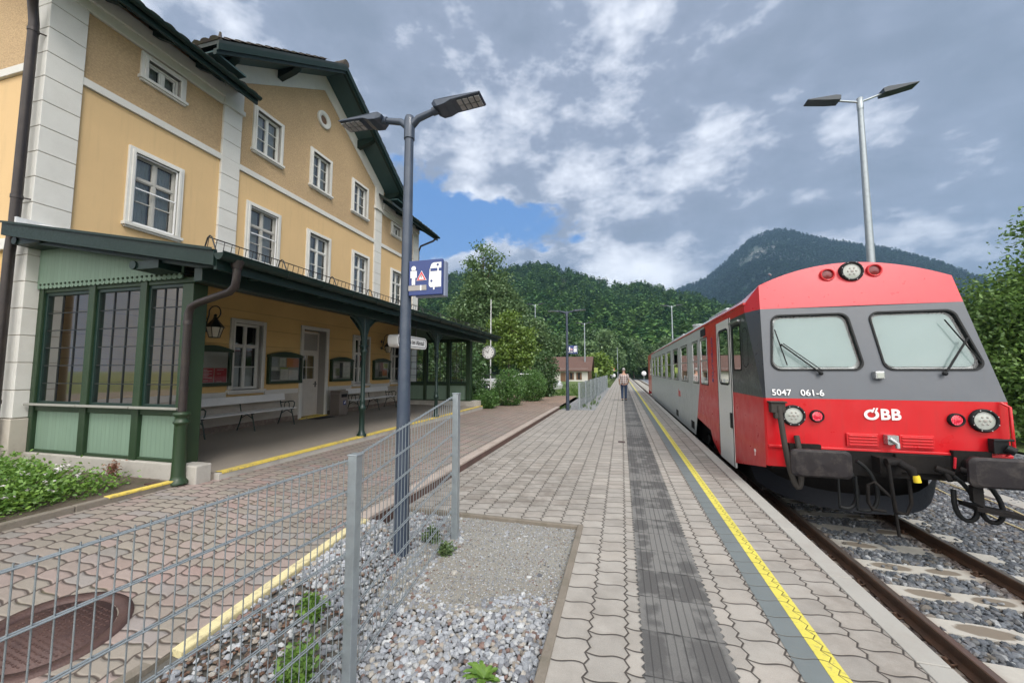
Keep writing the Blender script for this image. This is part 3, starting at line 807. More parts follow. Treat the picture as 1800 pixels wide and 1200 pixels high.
# string courses, frieze, quoins, pilasters
def course(z0, z1, pr, name='string_course', mat='trim_white', ya=Y0 - .05, yb=Y1 + .03):
    mb = MB()
    cuts = [ya] + [v for h in HOLES if h[2] < z1 and h[3] > z0 for v in (h[0] - .14, h[1] + .14)] + [yb]
    cuts = sorted(cuts)
    for i in range(0, len(cuts), 2): MB().box(XF - .04, XF + pr, cuts[i], cuts[i + 1], z0, z1).build(name, mat, bld, bevel=.008)
course(1.06, 1.19, .045); course(6.635, 6.775, .05)
for (q_, z_, w_) in ((.05, 6.635, .14), (.07, 3.62, .18), (.05, 1.06, .13)): MB().box(-18, XF - .43, Y0 - q_, Y0, z_, z_ + w_).build('string_course', 'trim_white', bld, bevel=.008)
MB().box(XF, XF + .07, Y0, 6.40, 7.98, 8.40).box(XF, XF + .12, Y0, 6.40, 8.16, 8.42).build('eaves_frieze', 'trim_white', bld, bevel=.012)
MB().box(XF, XF + .07, 12.64, Y1, 7.98, 8.40).box(XF, XF + .12, 12.64, Y1, 8.16, 8.42).build('eaves_frieze', 'trim_white', bld, bevel=.012)
def blocks(name, ya, yb, z0, z1, pr=.055, step=.42, corner=False):
    mb = MB(); z = z0
    while z < z1 - .02:
        t = min(z + step, z1); mb.box(XF - .02, XF + pr, ya, yb, z + .006, t - .006)
        if corner: mb.box(XF - .42, XF - .021, Y0 - pr if ya < 5 else Y1 - .02, Y0 + .02 if ya < 5 else Y1 + pr, z + .006, t - .006)
        z = t
    mb.build(name, 'trim_white', bld, bevel=.006)
    mb = MB().box(XF - .01, XF + pr - .012, ya + .012, yb - .004, z0, z1)
    if corner: mb.box(XF - .41, XF - .011, (Y0 - pr + .013) if ya < 5 else Y1, Y0 - .001 if ya < 5 else Y1 + pr - .013, z0, z1)
    mb.build('quoin_joint', 'base_grey', bld)
blocks('quoin', Y0 - .055, 4.02, .98, 8.4, corner=True)
MB().box(XF - .44, XF + .075, Y0 - .075, 4.05, .1, .97).build('quoin_base', 'base_grey', bld, bevel=.01)
blocks('pilaster', 6.42, 6.86, 3.80, 8.0); blocks('pilaster', 12.20, 12.62, 3.80, 8.0)
blocks('quoin', 15.0, Y1 + .055, .98, 8.4, corner=True)
for a, c in ((6.38, 6.90), (12.16, 12.66)): MB().box(XF, XF + .11, a, c, 8.0, 8.11).box(XF, XF + .075, a + .03, c - .03, 8.11, 8.9).build('pilaster_cap', 'trim_white', bld, bevel=.01)
# white band following the rake
w_ = .52
for s in (-1, 1):
    a = [(GY, GZ - .05), (GY + s * 3.20, GZ - .05 - 3.20 * GS), (GY + s * 3.20, GZ - .05 - 3.20 * GS - w_ - .25), (GY + s * 2.72, GZ - .05 - 2.72 * GS - w_), (GY, GZ - .05 - w_)]
    if s > 0: a = a[::-1]
    MB().prism(a, XF - .01, XF + .03, 'yz').build('gable_band', 'trim_white', bld)
# ---- roofs
ER, EZ, SL = -8.22, 8.27, .70
def slab(mb, P, th):
    """P: 4 corners of the top surface, thickness straight down"""
    n = len(P); vs = list(P) + [(p[0], p[1], p[2] - th) for p in P]
    mb.add(vs, [tuple(range(n)), tuple(reversed(range(n, 2 * n)))] + [(i, i + n, (i + 1) % n + n, (i + 1) % n) for i in range(n)])
RX = -13.45; RZ = EZ + (ER - RX) * SL * -1 * -1
RZ = EZ + (-RX + ER) * SL
mb = MB(); YE0, YE1 = 2.95, 16.1
slab(mb, [(ER, YE0, EZ), (ER, 6.72, EZ), (RX, 6.72, RZ), (RX, YE0, RZ)], .10)
slab(mb, [(ER, 12.35, EZ), (ER, YE1, EZ), (RX, YE1, RZ), (RX, 12.35, RZ)], .10)
slab(mb, [(RX, 6.72, RZ), (RX, 12.35, RZ), (RX - .2, 12.35, RZ - .1), (RX - .2, 6.72, RZ - .1)], .1)
slab(mb, [(RX, YE0, RZ), (RX, YE1, RZ), (-18.7, YE1, EZ), (-18.7, YE0, EZ)], .10)
# cross gable roof
GX = -8.10; ez = 8.78; hy = (11.48 - ez) / .70
slab(mb, [(GX, GY, 11.48), (GX, GY - hy, ez), (-12.6, GY - hy, ez), (-12.6, GY, 11.48)], .09)
slab(mb, [(GX, GY + hy, ez), (GX, GY, 11.48), (-12.6, GY, 11.48), (-12.6, GY + hy, ez)], .09)
rf = mb.build('roof', 'zinc', bld)
# tile courses (real rounded tiles along the slopes near the edges)
def tiles(A, B, up, nrow, tw=.24, tl=.30):
    """tiles between A and B (eave line), climbing along up (vector per metre)"""
    A, B, up = Vector(A), Vector(B), Vector(up); L = (B - A).length; d = (B - A).normalized(); u = up.normalized(); nrm = d.cross(u)
    if nrm.z < 0: nrm = -nrm
    mb = MB(); n = int(L / tw)
    for r in range(nrow):
        for i in range(n):
            c = A + d * ((i + .5) * L / n) + u * (r * tl) + nrm * .02
            j = random.uniform(-.012, .012); hw = L / n / 2
            pf = [(-hw, .0), (-hw * .55, .035), (0, .05 + j), (hw * .55, .035), (hw, .0)]
            vs = [c + d * a + nrm * (b + .028) + u * j for a, b in pf] + [c + d * a + nrm * b + u * (tl * 1.05) for a, b in pf]
            vs += [c + d * a + nrm * (-.01) + u * j for a, b in pf]
            mb.add(vs, [(k, k + 1, k + 6, k + 5) for k in range(4)] + [(k + 10, k + 11, k + 1, k) for k in range(4)])
    return mb
tm = tiles((ER - .02, YE0, EZ), (ER - .02, 6.72, EZ), (-1, 0, SL), 12); t2 = tiles((ER - .02, 13.45, EZ), (ER - .02, YE1, EZ), (-1, 0, SL), 8)
tm.add(t2.v, t2.f)
for s in (-1, 1):
    t2 = tiles((GX, GY + s * hy, ez), (-12.4, GY + s * hy, ez), (0, -s, .70), 13) if s < 0 else tiles((-12.4, GY + s * hy, ez), (GX, GY + s * hy, ez), (0, -s, .70), 13)
    tm.add(t2.v, t2.f)
for k in range(16):
    x = GX - .0 - k * .28; tm.tube([(x, GY, 11.50), (x - .3, GY, 11.52)], [.12, .10], 8)
for k in range(50):
    y = YE0 + k * .27; tm.tube([(RX, y, RZ + .02), (RX, y + .29, RZ + .04)], [.12, .10], 8)
tm.tube([(GX - .05, GY - hy + .05, ez), (GX - .05, GY - hy + .05, ez + .22)], [.05, .02], 6)
tm.build('roof_tile', 'roof_tile', bld)['kind'] = 'stuff'
# verge boards and soffits of the gable
for s in (-1, 1):
    f = lambda t, dz: (GY + s * t, 11.42 - t * .70 + dz)
    T = hy + .02
    for (xa, xb, d0, d1, nm, mt) in ((GX - .03, GX + .02, -.02, -.17, 'verge_board', 'fascia_green'), (GX - .12, GX - .03, -.13, -.26, 'verge_board', 'fascia_green')):
        q = [f(0, d0), f(T, d0), f(T, d1), f(0, d1)]
        MB().prism(q if s < 0 else q[::-1], xa, xb, 'yz').build(nm, mt, bld)
    mb = MB(); q = [(XF - .1, *f(0, -.17)), (GX - .1, *f(0, -.17)), (GX - .1, *f(T, -.17)), (XF - .1, *f(T, -.17))]
    slab(mb, q if s > 0 else q[::-1], .03); mb.build('soffit', 'soffit_boards', bld)
    for tt in (1.65, 3.35):
        y, z = f(tt, -.20); MB().prism([(XF, z - .0), (GX - .14, z - .0), (GX - .14, z - .07), (GX - .30, z - .17), (XF, z - .30)], y - .08, y + .08).build('purlin', 'fascia_green', bld, bevel=.01)
    # eave underside returning along the cross roof
    y, z = f(hy, -.17)
    MB().box(-12, GX - .1, min(y, y - s * .72), max(y, y - s * .72), z - .04, z - .0).build('soffit', 'soffit_boards', bld)
# eaves of the wings
for (a, c) in ((YE0, 6.70), (13.1, YE1)):
    MB().box(ER - .03, ER + .02, a, c, EZ - .20, EZ - .05).build('fascia', 'fascia_green', bld)
    mb = MB(); slab(mb, [(ER - .03, a, EZ - .10), (ER - .03, c, EZ - .10), (XF - .1, c, EZ + .38), (XF - .1, a, EZ + .38)], .03); mb.build('soffit', 'soffit_boards', bld)
    pr = [(ER + .02 + .065 * math.cos(q), EZ - .05 + .065 * math.sin(q)) for q in np.linspace(math.pi, 2 * math.pi, 9)]
    mb = MB(); mb.add([(p[0] + .065, a, p[1]) for p in pr] + [(p[0] + .065, c, p[1]) for p in pr], [(i, i + 1, i + 10, i + 9) for i in range(8)], True); mb.build('gutter', 'fascia_green', bld)
    for k in range(int((c - a) / .8)):
        y = a + .4 + k * .8; MB().prism([(XF, EZ + .30), (ER - .06, EZ - .13), (ER - .06, EZ - .2), (XF, EZ + .12)], y - .05, y + .05).build('rafter', 'fascia_green', bld)
for s, yy in ((-1, YE0), (1, YE1)):
    MB().add([(ER, yy - s * .05, EZ - .0), (RX, yy - s * .05, RZ), (RX, yy - s * .05, RZ - .25), (ER, yy - s * .05, EZ - .22), (ER, yy, EZ - .0), (RX, yy, RZ), (RX, yy, RZ - .25), (ER, yy, EZ - .22)], [(0, 1, 2, 3), (7, 6, 5, 4), (0, 3, 7, 4), (3, 2, 6, 7)]).build('verge_board', 'fascia_green', bld)
MB().tube([(ER + .02, 15.9, EZ - .16), (ER - .1, 15.85, EZ - .3), (XF + .1, Y1 + .15, EZ - .62), (XF + .0, Y1 + .12, EZ - .9), (XF, Y1 + .12, .3)], .045, 8).build('downpipe', 'pipe_brown', bld)
o = MB().tube([(ER + .02, 3.1, EZ - .1), (ER - .12, 3.12, EZ - .22), (XF - .02, 3.4, 7.55), (XF - .06, 3.45, 7.25), (XF - .06, 3.45, 3.9), (XF - .10, 3.45, 3.5), (XF - .10, 3.45, .2)], .06, 12).tube([(XF - .06, 3.45, 4.35), (XF - .06, 3.45, 4.41)], .068, 12).tube([(XF - .06, 3.45, 7.1), (XF - .06, 3.45, 7.15)], .068, 12).tube([(XF - .1, 3.45, 1.2), (XF - .1, 3.45, 1.26)], .068, 12)
o.build('downpipe', 'pipe_brown', bld)
MB().tube([(XF - .06, 3.45, 4.38), (XF + .02, 3.58, 4.38)], .012, 6).tube([(XF - .06, 3.45, 7.12), (XF + .02, 3.58, 7.12)], .012, 6).build('pipe_bracket', 'pipe_brown', bld)
# ---- windows
def surround(y0, y1, z0, z1, wd=.10, pr=.045, bottom=True, par=None):
    x = XF; mb = MB()
    for (k, p) in ((wd, pr), (wd * .5, pr + .018)):
        mb.box(x - .01, x + p, y0 - k, y0, z0 - .0, z1 + k); mb.box(x - .01, x + p, y1, y1 + k, z0 - .0, z1 + k); mb.box(x - .01, x + p - .001, y0, y1, z1, z1 + k)
    return mb.build('surround', 'trim_white', par, bevel=.006)
def window(y0, y1, z0, z1, depth=.10, style='upper', mat='win_white', curtains=.5, glass='glass', wd=.10):
    x = XF - depth; fw = .045
    mb = MB()
    def fr(a, c, e, f, t=fw, xx=x, dp=.05):
        mb.box(xx, xx + dp, a, a + t, e, f); mb.box(xx, xx + dp, c - t, c, e, f); mb.box(xx, xx + dp - .001, a + t, c - t, e, e + t); mb.box(xx, xx + dp - .001, a + t, c - t, f - t, f)
    fr(y0, y1, z0, z1, .04, x, .06)
    ym = (y0 + y1) / 2; H_ = z1 - z0
    if style == 'upper':       # transom at 2/3, mullion, one bar per lower casement
        zt = z0 + H_ * .66; mb.box(x, x + .062, y0 + .04, y1 - .04, zt - .022, zt + .022); mb.box(x, x + .06, ym - .021, ym + .021, z0 + .04, z1 - .04)
        mb.box(x + .01, x + .045, y0 + .05, y1 - .05, z0 + H_ * .34 - .012, z0 + H_ * .34 + .012)
        for (a, c) in ((y0 + .04, ym - .021), (ym + .021, y1 - .04)):
            for (e, f) in ((z0 + .04, zt - .022), (zt + .022, z1 - .04)): fr(a, c, e, f, .020, x + .008, .045)
    elif style == 'gable':
        mb.box(x, x + .06, ym - .02, ym + .02, z0 + .04, z1 - .04)
        for q in (.36, .67): mb.box(x + .01, x + .045, y0 + .05, y1 - .05, z0 + H_ * q - .011, z0 + H_ * q + .011)
        for (a, c) in ((y0 + .04, ym - .02), (ym + .02, y1 - .04)): fr(a, c, z0 + .04, z1 - .04, .020, x + .008, .045)
    elif style == 'attic':
        mb.box(x, x + .06, ym - .03, ym + .03, z0 + .05, z1 - .05)
        for (a, c) in ((y0 + .05, ym - .03), (ym + .03, y1 - .05)): fr(a, c, z0 + .05, z1 - .05, .022, x + .008, .045)
    o = mb.build('window', mat, bld, bevel=.004)
    MB().quad((x + .02, y0, z0), (x + .02, y1, z0), (x + .02, y1, z1), (x + .02, y0, z1)).build('pane', glass, o)
    # reveal
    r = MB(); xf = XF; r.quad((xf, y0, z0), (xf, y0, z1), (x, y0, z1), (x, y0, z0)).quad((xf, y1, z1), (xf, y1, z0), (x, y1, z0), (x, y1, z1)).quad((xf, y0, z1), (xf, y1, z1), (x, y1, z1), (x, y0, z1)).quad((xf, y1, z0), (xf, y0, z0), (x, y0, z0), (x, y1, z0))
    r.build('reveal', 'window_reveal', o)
    surround(y0, y1, z0, z1, wd, par=o)
    if style != 'lower_': MB().box(XF - .02, XF + .09, y0 - wd - .03, y1 + wd + .03, z0 - .075, z0 - .012).box(XF - .02, XF + .06, y0 - wd, y1 + wd, z0 - .11, z0 - .075).build('sill', 'trim_white', o, bevel=.008)
    # the room behind
    rm = MB(); xb = x - .9
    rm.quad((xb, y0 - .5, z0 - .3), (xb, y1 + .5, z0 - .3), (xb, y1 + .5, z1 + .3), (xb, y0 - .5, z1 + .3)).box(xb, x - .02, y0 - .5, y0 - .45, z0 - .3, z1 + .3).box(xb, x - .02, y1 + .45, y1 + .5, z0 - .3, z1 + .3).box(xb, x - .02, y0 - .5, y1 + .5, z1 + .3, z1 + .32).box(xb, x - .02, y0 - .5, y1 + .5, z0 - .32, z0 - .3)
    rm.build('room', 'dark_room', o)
    if curtains:
        cb = MB(); n = 26
        for (a, c, top) in ((y0 + .02, ym - .02, z0 + H_ * curtains), (ym + .02, y1 - .02, z0 + H_ * curtains)):
            vs = []
            for i in range(n + 1):
                yy = a + (c - a) * i / n; xx = x - .07 + .012 * math.sin(i * 1.9)
                vs += [(xx, yy, z0), (xx, yy, top)]
            cb.add(vs, [(2 * i, 2 * i + 2, 2 * i + 3, 2 * i + 1) for i in range(n)], True)
        cb.build('curtain', 'curtain', o)
    return o
for i, (a, c) in enumerate(UP):
    o = window(a, c, 4.50, 5.88, style='upper', curtains=(.97, .97, .97, .97, .97)[i], mat='win_grey' if i < 2 else 'win_white', glass='glass')
    if i < 2:     # white guard frame in front of the two older windows
        mb = MB(); x = XF + .01
        for (p, q) in (((x, a + .02, 4.52), (x, c - .02, 4.52)), ((x, a + .02, 5.86), (x, c - .02, 5.86)), ((x, a + .02, 4.52), (x, a + .02, 5.86)), ((x, c - .02, 4.52), (x, c - .02, 5.86)), ((x, a + .02, 5.20), (x, c - .02, 5.20))): mb.bar(p, q, .022, .022)
        mb.build('guard_frame', 'sign_white', o)
for i, (a, c) in enumerate(GA): window(a, c, 7.40, 8.47, style='gable', curtains=.98, glass='glass')
for i, (a, c) in enumerate(AT): window(a, c, 7.46, 7.84, style='attic', curtains=.98, glass='glass', wd=.11)
for i, (a, c) in enumerate(LO):
    o = window(a, c, 1.24, 2.86, depth=.14, style='upper', curtains=.34, glass='glass')
    MB().box(XF - .16, XF - .05, a, c, 1.18, 1.24).build('sill', 'green_dark', o)
# ---- door with transom, recessed
y0, y1 = DOOR; x = XF - .30; xs = XF
mb = MB()
mb.box(x, x + .05, y0, y0 + .05, .30, 2.90); mb.box(x, x + .05, y1 - .05, y1, .30, 2.90); mb.box(x, x + .049, y0 + .05, y1 - .05, 2.24, 2.32); mb.box(x, x + .049, y0 + .05, y1 - .05, 2.84, 2.90)
mb.box(x + .005, x + .045, y0 + .05, y1 - .05, .32, 1.36)
mb.box(x + .005, x + .045, y0 + .05, y0 + .17, 1.36, 2.24); mb.box(x + .005, x + .045, y1 - .17, y1 - .05, 1.36, 2.24); mb.box(x + .005, x + .045, y0 + .17, y1 - .17, 2.16, 2.24); mb.box(x + .005, x + .045, y0 + .17, y1 - .17, 1.36, 1.44)
mb.box(x + .01, x + .042, (y0 + y1) / 2 - .012, (y0 + y1) / 2 + .012, 1.44, 2.16); mb.box(x + .01, x + .041, y0 + .17, y1 - .17, 1.79, 1.81)
for i in range(7):
    yy = y0 + .15 + i * .09; mb.box(x + .045, x + .052, yy, yy + .07, .45, .92); mb.box(x + .045, x + .052, yy, yy + .07, .99, 1.30)
dr = mb.build('door', 'door_white', bld, bevel=.004)
MB().quad((x + .02, y0 + .1, 1.4), (x + .02, y1 - .1, 1.4), (x + .02, y1 - .1, 2.2), (x + .02, y0 + .1, 2.2)).build('pane', 'glass', dr)
MB().box(x + .012, x + .02, y0 + .05, y1 - .05, 2.32, 2.84).build('transom_blind', 'blind_grey', dr)
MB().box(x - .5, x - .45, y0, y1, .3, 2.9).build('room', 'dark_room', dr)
MB().tube([(x + .05, y1 - .10, 1.28), (x + .11, y1 - .10, 1.28), (x + .11, y1 - .24, 1.28)], .011, 6).box(x + .045, x + .055, y1 - .12, y1 - .08, 1.18, 1.36).build('handle', 'iron_black', dr)
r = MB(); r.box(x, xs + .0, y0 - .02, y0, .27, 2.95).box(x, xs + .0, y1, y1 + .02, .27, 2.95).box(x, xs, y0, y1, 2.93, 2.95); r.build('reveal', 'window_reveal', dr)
mb = MB(); mb.box(xs, xs + .05, y0 - .10, y0, .30, 3.03).box(xs, xs + .05, y1, y1 + .10, .30, 3.03).box(xs, xs + .049, y0, y1, 2.93, 3.03); mb.build('surround', 'trim_white', dr, bevel=.006)
MB().box(x, xs + .10, y0 - .08, y1 + .08, .26, .32).build('threshold', 'yellow_kerb', dr, bevel=.006)
# ---- display cases, each carries posters
def case(y0, y1, z0, z1, label, posters):
    t = empty('display_case', (XF, (y0 + y1) / 2, z0), label, 'display case', 'green display cases on the station wall')
    x = XF + .02; mb = MB(); f = .055; hp = .09
    arch = [(y0 + (y1 - y0) * k / 12, z1 + hp * math.sin(math.pi * k / 12)) for k in range(13)]
    mb.box(x - .01, x + .09, y0, y0 + f, z0, z1); mb.box(x - .01, x + .09, y1 - f, y1, z0, z1); mb.box(x - .01, x + .10, y0, y1, z0 - .02, z0 + f)
    mb.prism([(y0 - .02, z1 - f)] + [(y1 + .02, z1 - f)] + [(p[0], p[1]) for p in arch[::-1]], x - .01, x + .11, 'yz')
    mb.build('frame', 'green_dark', t, bevel=.006)
    MB().box(x - .008, x + .012, y0 + f, y1 - f, z0 + f, z1 - f).build('back_panel', 'cork', t)
    for (a, c, e, g, m) in posters:
        W, H_ = y1 - y0 - 2 * f, z1 - z0 - 2 * f
        p = MB().box(x + .012, x + .017, y0 + f + a * W, y0 + f + c * W, z0 + f + e * H_, z0 + f + g * H_).build('poster', m, t)
        if m == 'paper' or m == 'paper_red':
            mb = MB(); n = int((g - e) * H_ / .03)
            for k in range(n):
                if random.random() < .7: mb.box(x + .0172, x + .0185, y0 + f + (a + .06) * W, y0 + f + (a + .06 + (c - a - .1) * random.uniform(.4, 1)) * W, z0 + f + e * H_ + .012 + k * .03, z0 + f + e * H_ + .020 + k * .03)
            if mb.v: mb.build('print', 'paper_grey' if m == 'paper' else 'paper', p)
    MB().quad((x + .075, y0 + f, z0 + f), (x + .075, y1 - f, z0 + f), (x + .075, y1 - f, z1 - f), (x + .075, y0 + f, z1 - f)).build('pane', 'glass_clear', t)
case(5.95, 6.90, 1.36, 2.18, 'green wall display case with two red posters low down, nearest the first lantern', [(.0, .26, .02, .98, 'paper_grey'), (.30, .63, .02, .48, 'paper_red'), (.65, .98, .02, .48, 'paper_red'), (.28, .98, .52, .96, 'cork')])
case(7.90, 8.98, 1.36, 2.12, 'green wall display case with an orange sheet and many notices, beside the station door', [(.02, .30, .62, .95, 'paper_grey'), (.33, .52, .62, .97, 'paper'), (.56, .98, .58, .97, 'paper_orange'), (.02, .34, .05, .42, 'paper_dark'), (.37, .62, .05, .50, 'paper'), (.64, .97, .05, .46, 'paper'), (.35, .6, .50, .56, 'paper_green'), (.05, .28, .45, .58, 'paper')])
case(10.15, 11.16, 1.36, 2.06, 'green wall display case with a pink plan and a map, right of the station door', [(.04, .40, .1, .9, 'paper'), (.42, .56, .06, .92, 'paper_dark'), (.60, .96, .1, .93, 'paper'), (.2, .4, .2, .6, 'paper_green')])
case(12.32, 13.36, 1.36, 2.08, 'green wall display case crowded with small sheets, farthest along the wall', [(.04, .28, .55, .95, 'paper'), (.32, .56, .5, .92, 'paper_grey'), (.62, .95, .6, .93, 'paper_green'), (.05, .3, .08, .48, 'paper_grey'), (.36, .55, .08, .42, 'paper_dark'), (.6, .9, .12, .5, 'paper_orange')])
# ---- wall lanterns
def lantern(y, z, label):
    t = empty('wall_lantern', (XF, y, z), label, 'lantern', 'wrought iron lanterns on the station wall')
    x = XF + .04; P = []
    for k in range(26):
        a = k / 25; P.append(None)
    up = [(x + .02, y, z - .02), (x + .05, y, z + .2), (x + .10, y, z + .36)]
    arc = [(x + .26 - .17 * math.cos(q), y, z + .40 + .15 * math.sin(q)) for q in np.linspace(0.3, math.pi * 1.45, 16)]
    sp = [(x + .30 + .085 * math.cos(q) * (1 - k / 26), y, z + .33 + .085 * math.sin(q) * (1 - k / 26)) for k, q in enumerate(np.linspace(-.3, -4.6, 16))]
    mb = MB().tube(up + arc, .013, 6).tube(sp, .009, 6).tube([(x, y, z + .28), (x + .07, y, z + .28)], .012, 6).tube([(x, y, z + .02), (x + .14, y, z - .06)], .012, 6)
    for zz in (.28, .02): mb.prism([(y - .045, z + zz), (y, z + zz - .06), (y + .045, z + zz), (y, z + zz + .06)], x - .04, x - .02, 'yz')
    mb.build('bracket', 'iron_black', t)
    cx = x + .29; cz = z + .25
    mb = MB(); n = 6
    for (r0, z0_, r1, z1_) in ((.03, cz + .06, .05, cz), (.05, cz, .17, cz - .16), (.17, cz - .16, .185, cz - .18)):
        mb.lathe([(r0, z0_ - cz), (r1, z1_ - cz)], (cx, y, cz), n, 'z', False)
    mb.ball((cx, y, cz + .09), .03, 6); cage_t, cage_b = cz - .18, cz - .40
    for k in range(6):
        q = 2 * math.pi * k / 6; mb.tube([(cx + .155 * math.cos(q), y + .155 * math.sin(q), cage_t), (cx + .095 * math.cos(q), y + .095 * math.sin(q), cage_b)], .008, 5)
    mb.lathe([(.10, 0), (.105, .015)], (cx, y, cage_b - .01), 6, 'z', False)
    mb.build('cap', 'iron_black', t)
    MB().lathe([(.088, 0), (.145, cage_t - cage_b)], (cx, y, cage_b), 6, 'z', False).build('lamp_shade', 'lamp_glass', t)
lantern(6.28, 2.58, 'black wrought iron lantern over the display case with the red posters')
lantern(12.85, 2.56, 'black wrought iron lantern over the farthest display case')
# ------------------------------------------------------------------ benches and bin
def bench(y0, y1, x, label):
    t = empty('bench', (x, (y0 + y1) / 2, .27), label, 'bench', 'white slatted benches under the canopy')
    mb = MB(); xb = x - .30
    MB().box(xb + .04, xb + .20, y0 - .02, y1, .705, .735).box(xb + .22, xb + .40, y0 - .02, y1, .700, .730).build('seat', 'bench_white', t, bevel=.008)
    M = Matrix.Translation((xb - .02, 0, 1.0)) @ Matrix.Rotation(R(-10), 4, 'Y')
    MB().box(-.015, .015, y0, y1, -.09, .09, M).build('backrest', 'bench_white', t, bevel=.008)
    for k, y in enumerate((y0 + .12, (y0 + y1) / 2, y1 - .12)):
        mb = MB(); r = .014
        mb.tube([(xb + .34, y, .69), (xb + .40, y, .50), (xb + .46, y, .275)], r, 6); mb.tube([(xb + .06, y, .69), (xb + .0, y, .48), (xb - .08, y, .275)], r, 6)
        mb.tube([(xb + .40, y, .69), (xb + .03, y, .70), (xb - .01, y, .85), (xb - .045, y, 1.06)], r, 6)
        mb.tube([(xb + .37, y, .58), (xb + .20, y, .67), (xb + .03, y, .58)], .011, 6)
        if k != 1: mb.tube([(xb - .0, y, .86), (xb + .38, y, .90), (xb + .44, y, .86), (xb + .42, y, .76), (xb + .36, y, .69)], r, 6); mb.tube([(xb + .12, y, .70), (xb + .12, y, .83), (xb + .17, y, .875), (xb + .24, y, .875), (xb + .27, y, .83), (xb + .27, y, .70)], .011, 6)
        mb.build('leg_frame', 'green_blue', t)
bench(5.78, 8.25, -8.32, 'long white slatted bench under the red posters, left of the station door')
bench(10.62, 12.95, -8.32, 'white slatted bench beyond the rubbish bin, right of the station door')
t = empty('litter_bin', (-8.45, 10.1, .27), 'brown metal litter bin with a blue sticker beside the station door', 'litter bin')
mb = MB().box(-8.62, -8.26, 9.90, 10.28, .30, .98); mb.prism([(9.90, .98), (10.28, .98), (10.25, 1.06), (9.93, 1.06)], -8.62, -8.26, 'yz'); bb = mb.build('body', 'steel_bin', t, bevel=.02)
MB().box(-8.26, -8.25, 9.97, 10.21, .86, .96).build('opening', 'rubber', t); MB().box(-8.259, -8.252, 10.06, 10.17, .62, .76).build('sticker', 'blue_sign', t); MB().box(-8.2525, -8.2505, 10.09, 10.14, .66, .70).box(-8.2525, -8.2505, 10.12, 10.15, .70, .74).build('symbol', 'sign_white', t)
tag(MB().box(-8.72, -8.30, 9.15, 9.85, .272, .288).build('doormat', 'mat_dark', bevel=.004), 'flat dark doormat in front of the white station door', 'doormat')
# ------------------------------------------------------------------ canopy
can = empty('platform_canopy', (-7, 9.5, .27), 'dark green timber canopy with cast iron posts and glazed end screens along the station', 'canopy')
CX0, CX1, CY0, CY1 = -9.35, -4.73, 3.32, 14.95
cz = lambda x: 3.13 + (x - CX1) * -.18        # top surface
mb = MB(); slab(mb, [(CX1, CY0, cz(CX1)), (CX1, CY1, cz(CX1)), (XF, CY1, cz(XF)), (XF, CY0, cz(XF))], .05)
mb.build('roof', 'zinc', can)
mb = MB()
for k in range(19): y = CY0 + .3 + k * .6; mb.add([(CX1, y - .01, cz(CX1) + .001), (CX1, y + .01, cz(CX1) + .001), (XF, y + .01, cz(XF) + .001), (XF, y - .01, cz(XF) + .001), (CX1, y, cz(CX1) + .03), (XF, y, cz(XF) + .03)], [(0, 3, 5, 4), (1, 4, 5, 2), (0, 4, 1), (3, 2, 5)])
mb.build('roof_seam', 'zinc', can)
MB().box(XF + .058, XF + .10, 3.40, 14.9, cz(XF) - .02, cz(XF) + .15).build('flashing', 'lead_white', can)
a, c = CX1 - .02, -8.86     # side fascia with white flashing laid over it
for y0 in (CY0 - .03, CY1 - .01):
    mb = MB(); mb.add([(a, y0, cz(a) + .04), (c, y0, cz(c) + .04), (c, y0, cz(c) - .16), (a, y0, cz(a) - .16), (a, y0 + .04, cz(a) + .04), (c, y0 + .04, cz(c) + .04), (c, y0 + .04, cz(c) - .16), (a, y0 + .04, cz(a) - .16)], [(0, 1, 2, 3), (7, 6, 5, 4), (0, 4, 5, 1), (3, 2, 6, 7), (0, 3, 7, 4), (1, 5, 6, 2)])
    mb.build('side_fascia', 'fascia_green', can)
    mb = MB(); mb.add([(a, y0 - .025, cz(a) + .05), (c, y0 - .025, cz(c) + .05), (c, y0 + .03, cz(c) + .065), (a, y0 + .03, cz(a) + .065), (a, y0 - .025, cz(a) + .02), (c, y0 - .025, cz(c) + .02)], [(0, 3, 2, 1), (0, 1, 5, 4)])
    mb.build('side_fascia_cap', 'fascia_green', can)
mb = MB(); mb.add([(-6.6, 3.36, cz(-6.6) + .006), (XF + .05, 3.36, cz(XF) + .006), (XF + .05, 3.7, cz(XF) + .15), (-6.6, 3.7, cz(-6.6) + .02)], [(0, 1, 2, 3)]); mb.add([(XF + .05, 3.35, cz(XF) + .0), (-8.92, 3.35, cz(-8.92)), (-8.92, 3.5, cz(-8.92) + .12), (XF + .05, 3.5, cz(XF) + .13)], [(0, 1, 2, 3)])
mb.build('flashing', 'lead_white', can)
MB().box(CX1 - .045, CX1, CY0, CY1, cz(CX1) - .20, cz(CX1) - .04).build('fascia', 'fascia_green', can)
pr = [(CX1 + .07 + .07 * math.cos(q), cz(CX1) - .01 + .085 * math.sin(q)) for q in np.linspace(math.pi, 2 * math.pi, 11)]
mb = MB(); mb.add([(p[0], CY0 - .04, p[1]) for p in pr] + [(p[0], CY1 + .02, p[1]) for p in pr] + [(p[0] * 1.0, CY0 - .04, p[1] + .008) for p in pr] + [(p[0], CY1 + .02, p[1] + .008) for p in pr], [(i, i + 1, i + 12, i + 11) for i in range(10)], True)
mb.tube([(CX1 + .14, CY0 - .04, cz(CX1)), (CX1 + .14, CY1 + .02, cz(CX1))], .011, 6); mb.add([(p[0], CY0 - .04, p[1]) for p in pr], [tuple(range(11))])
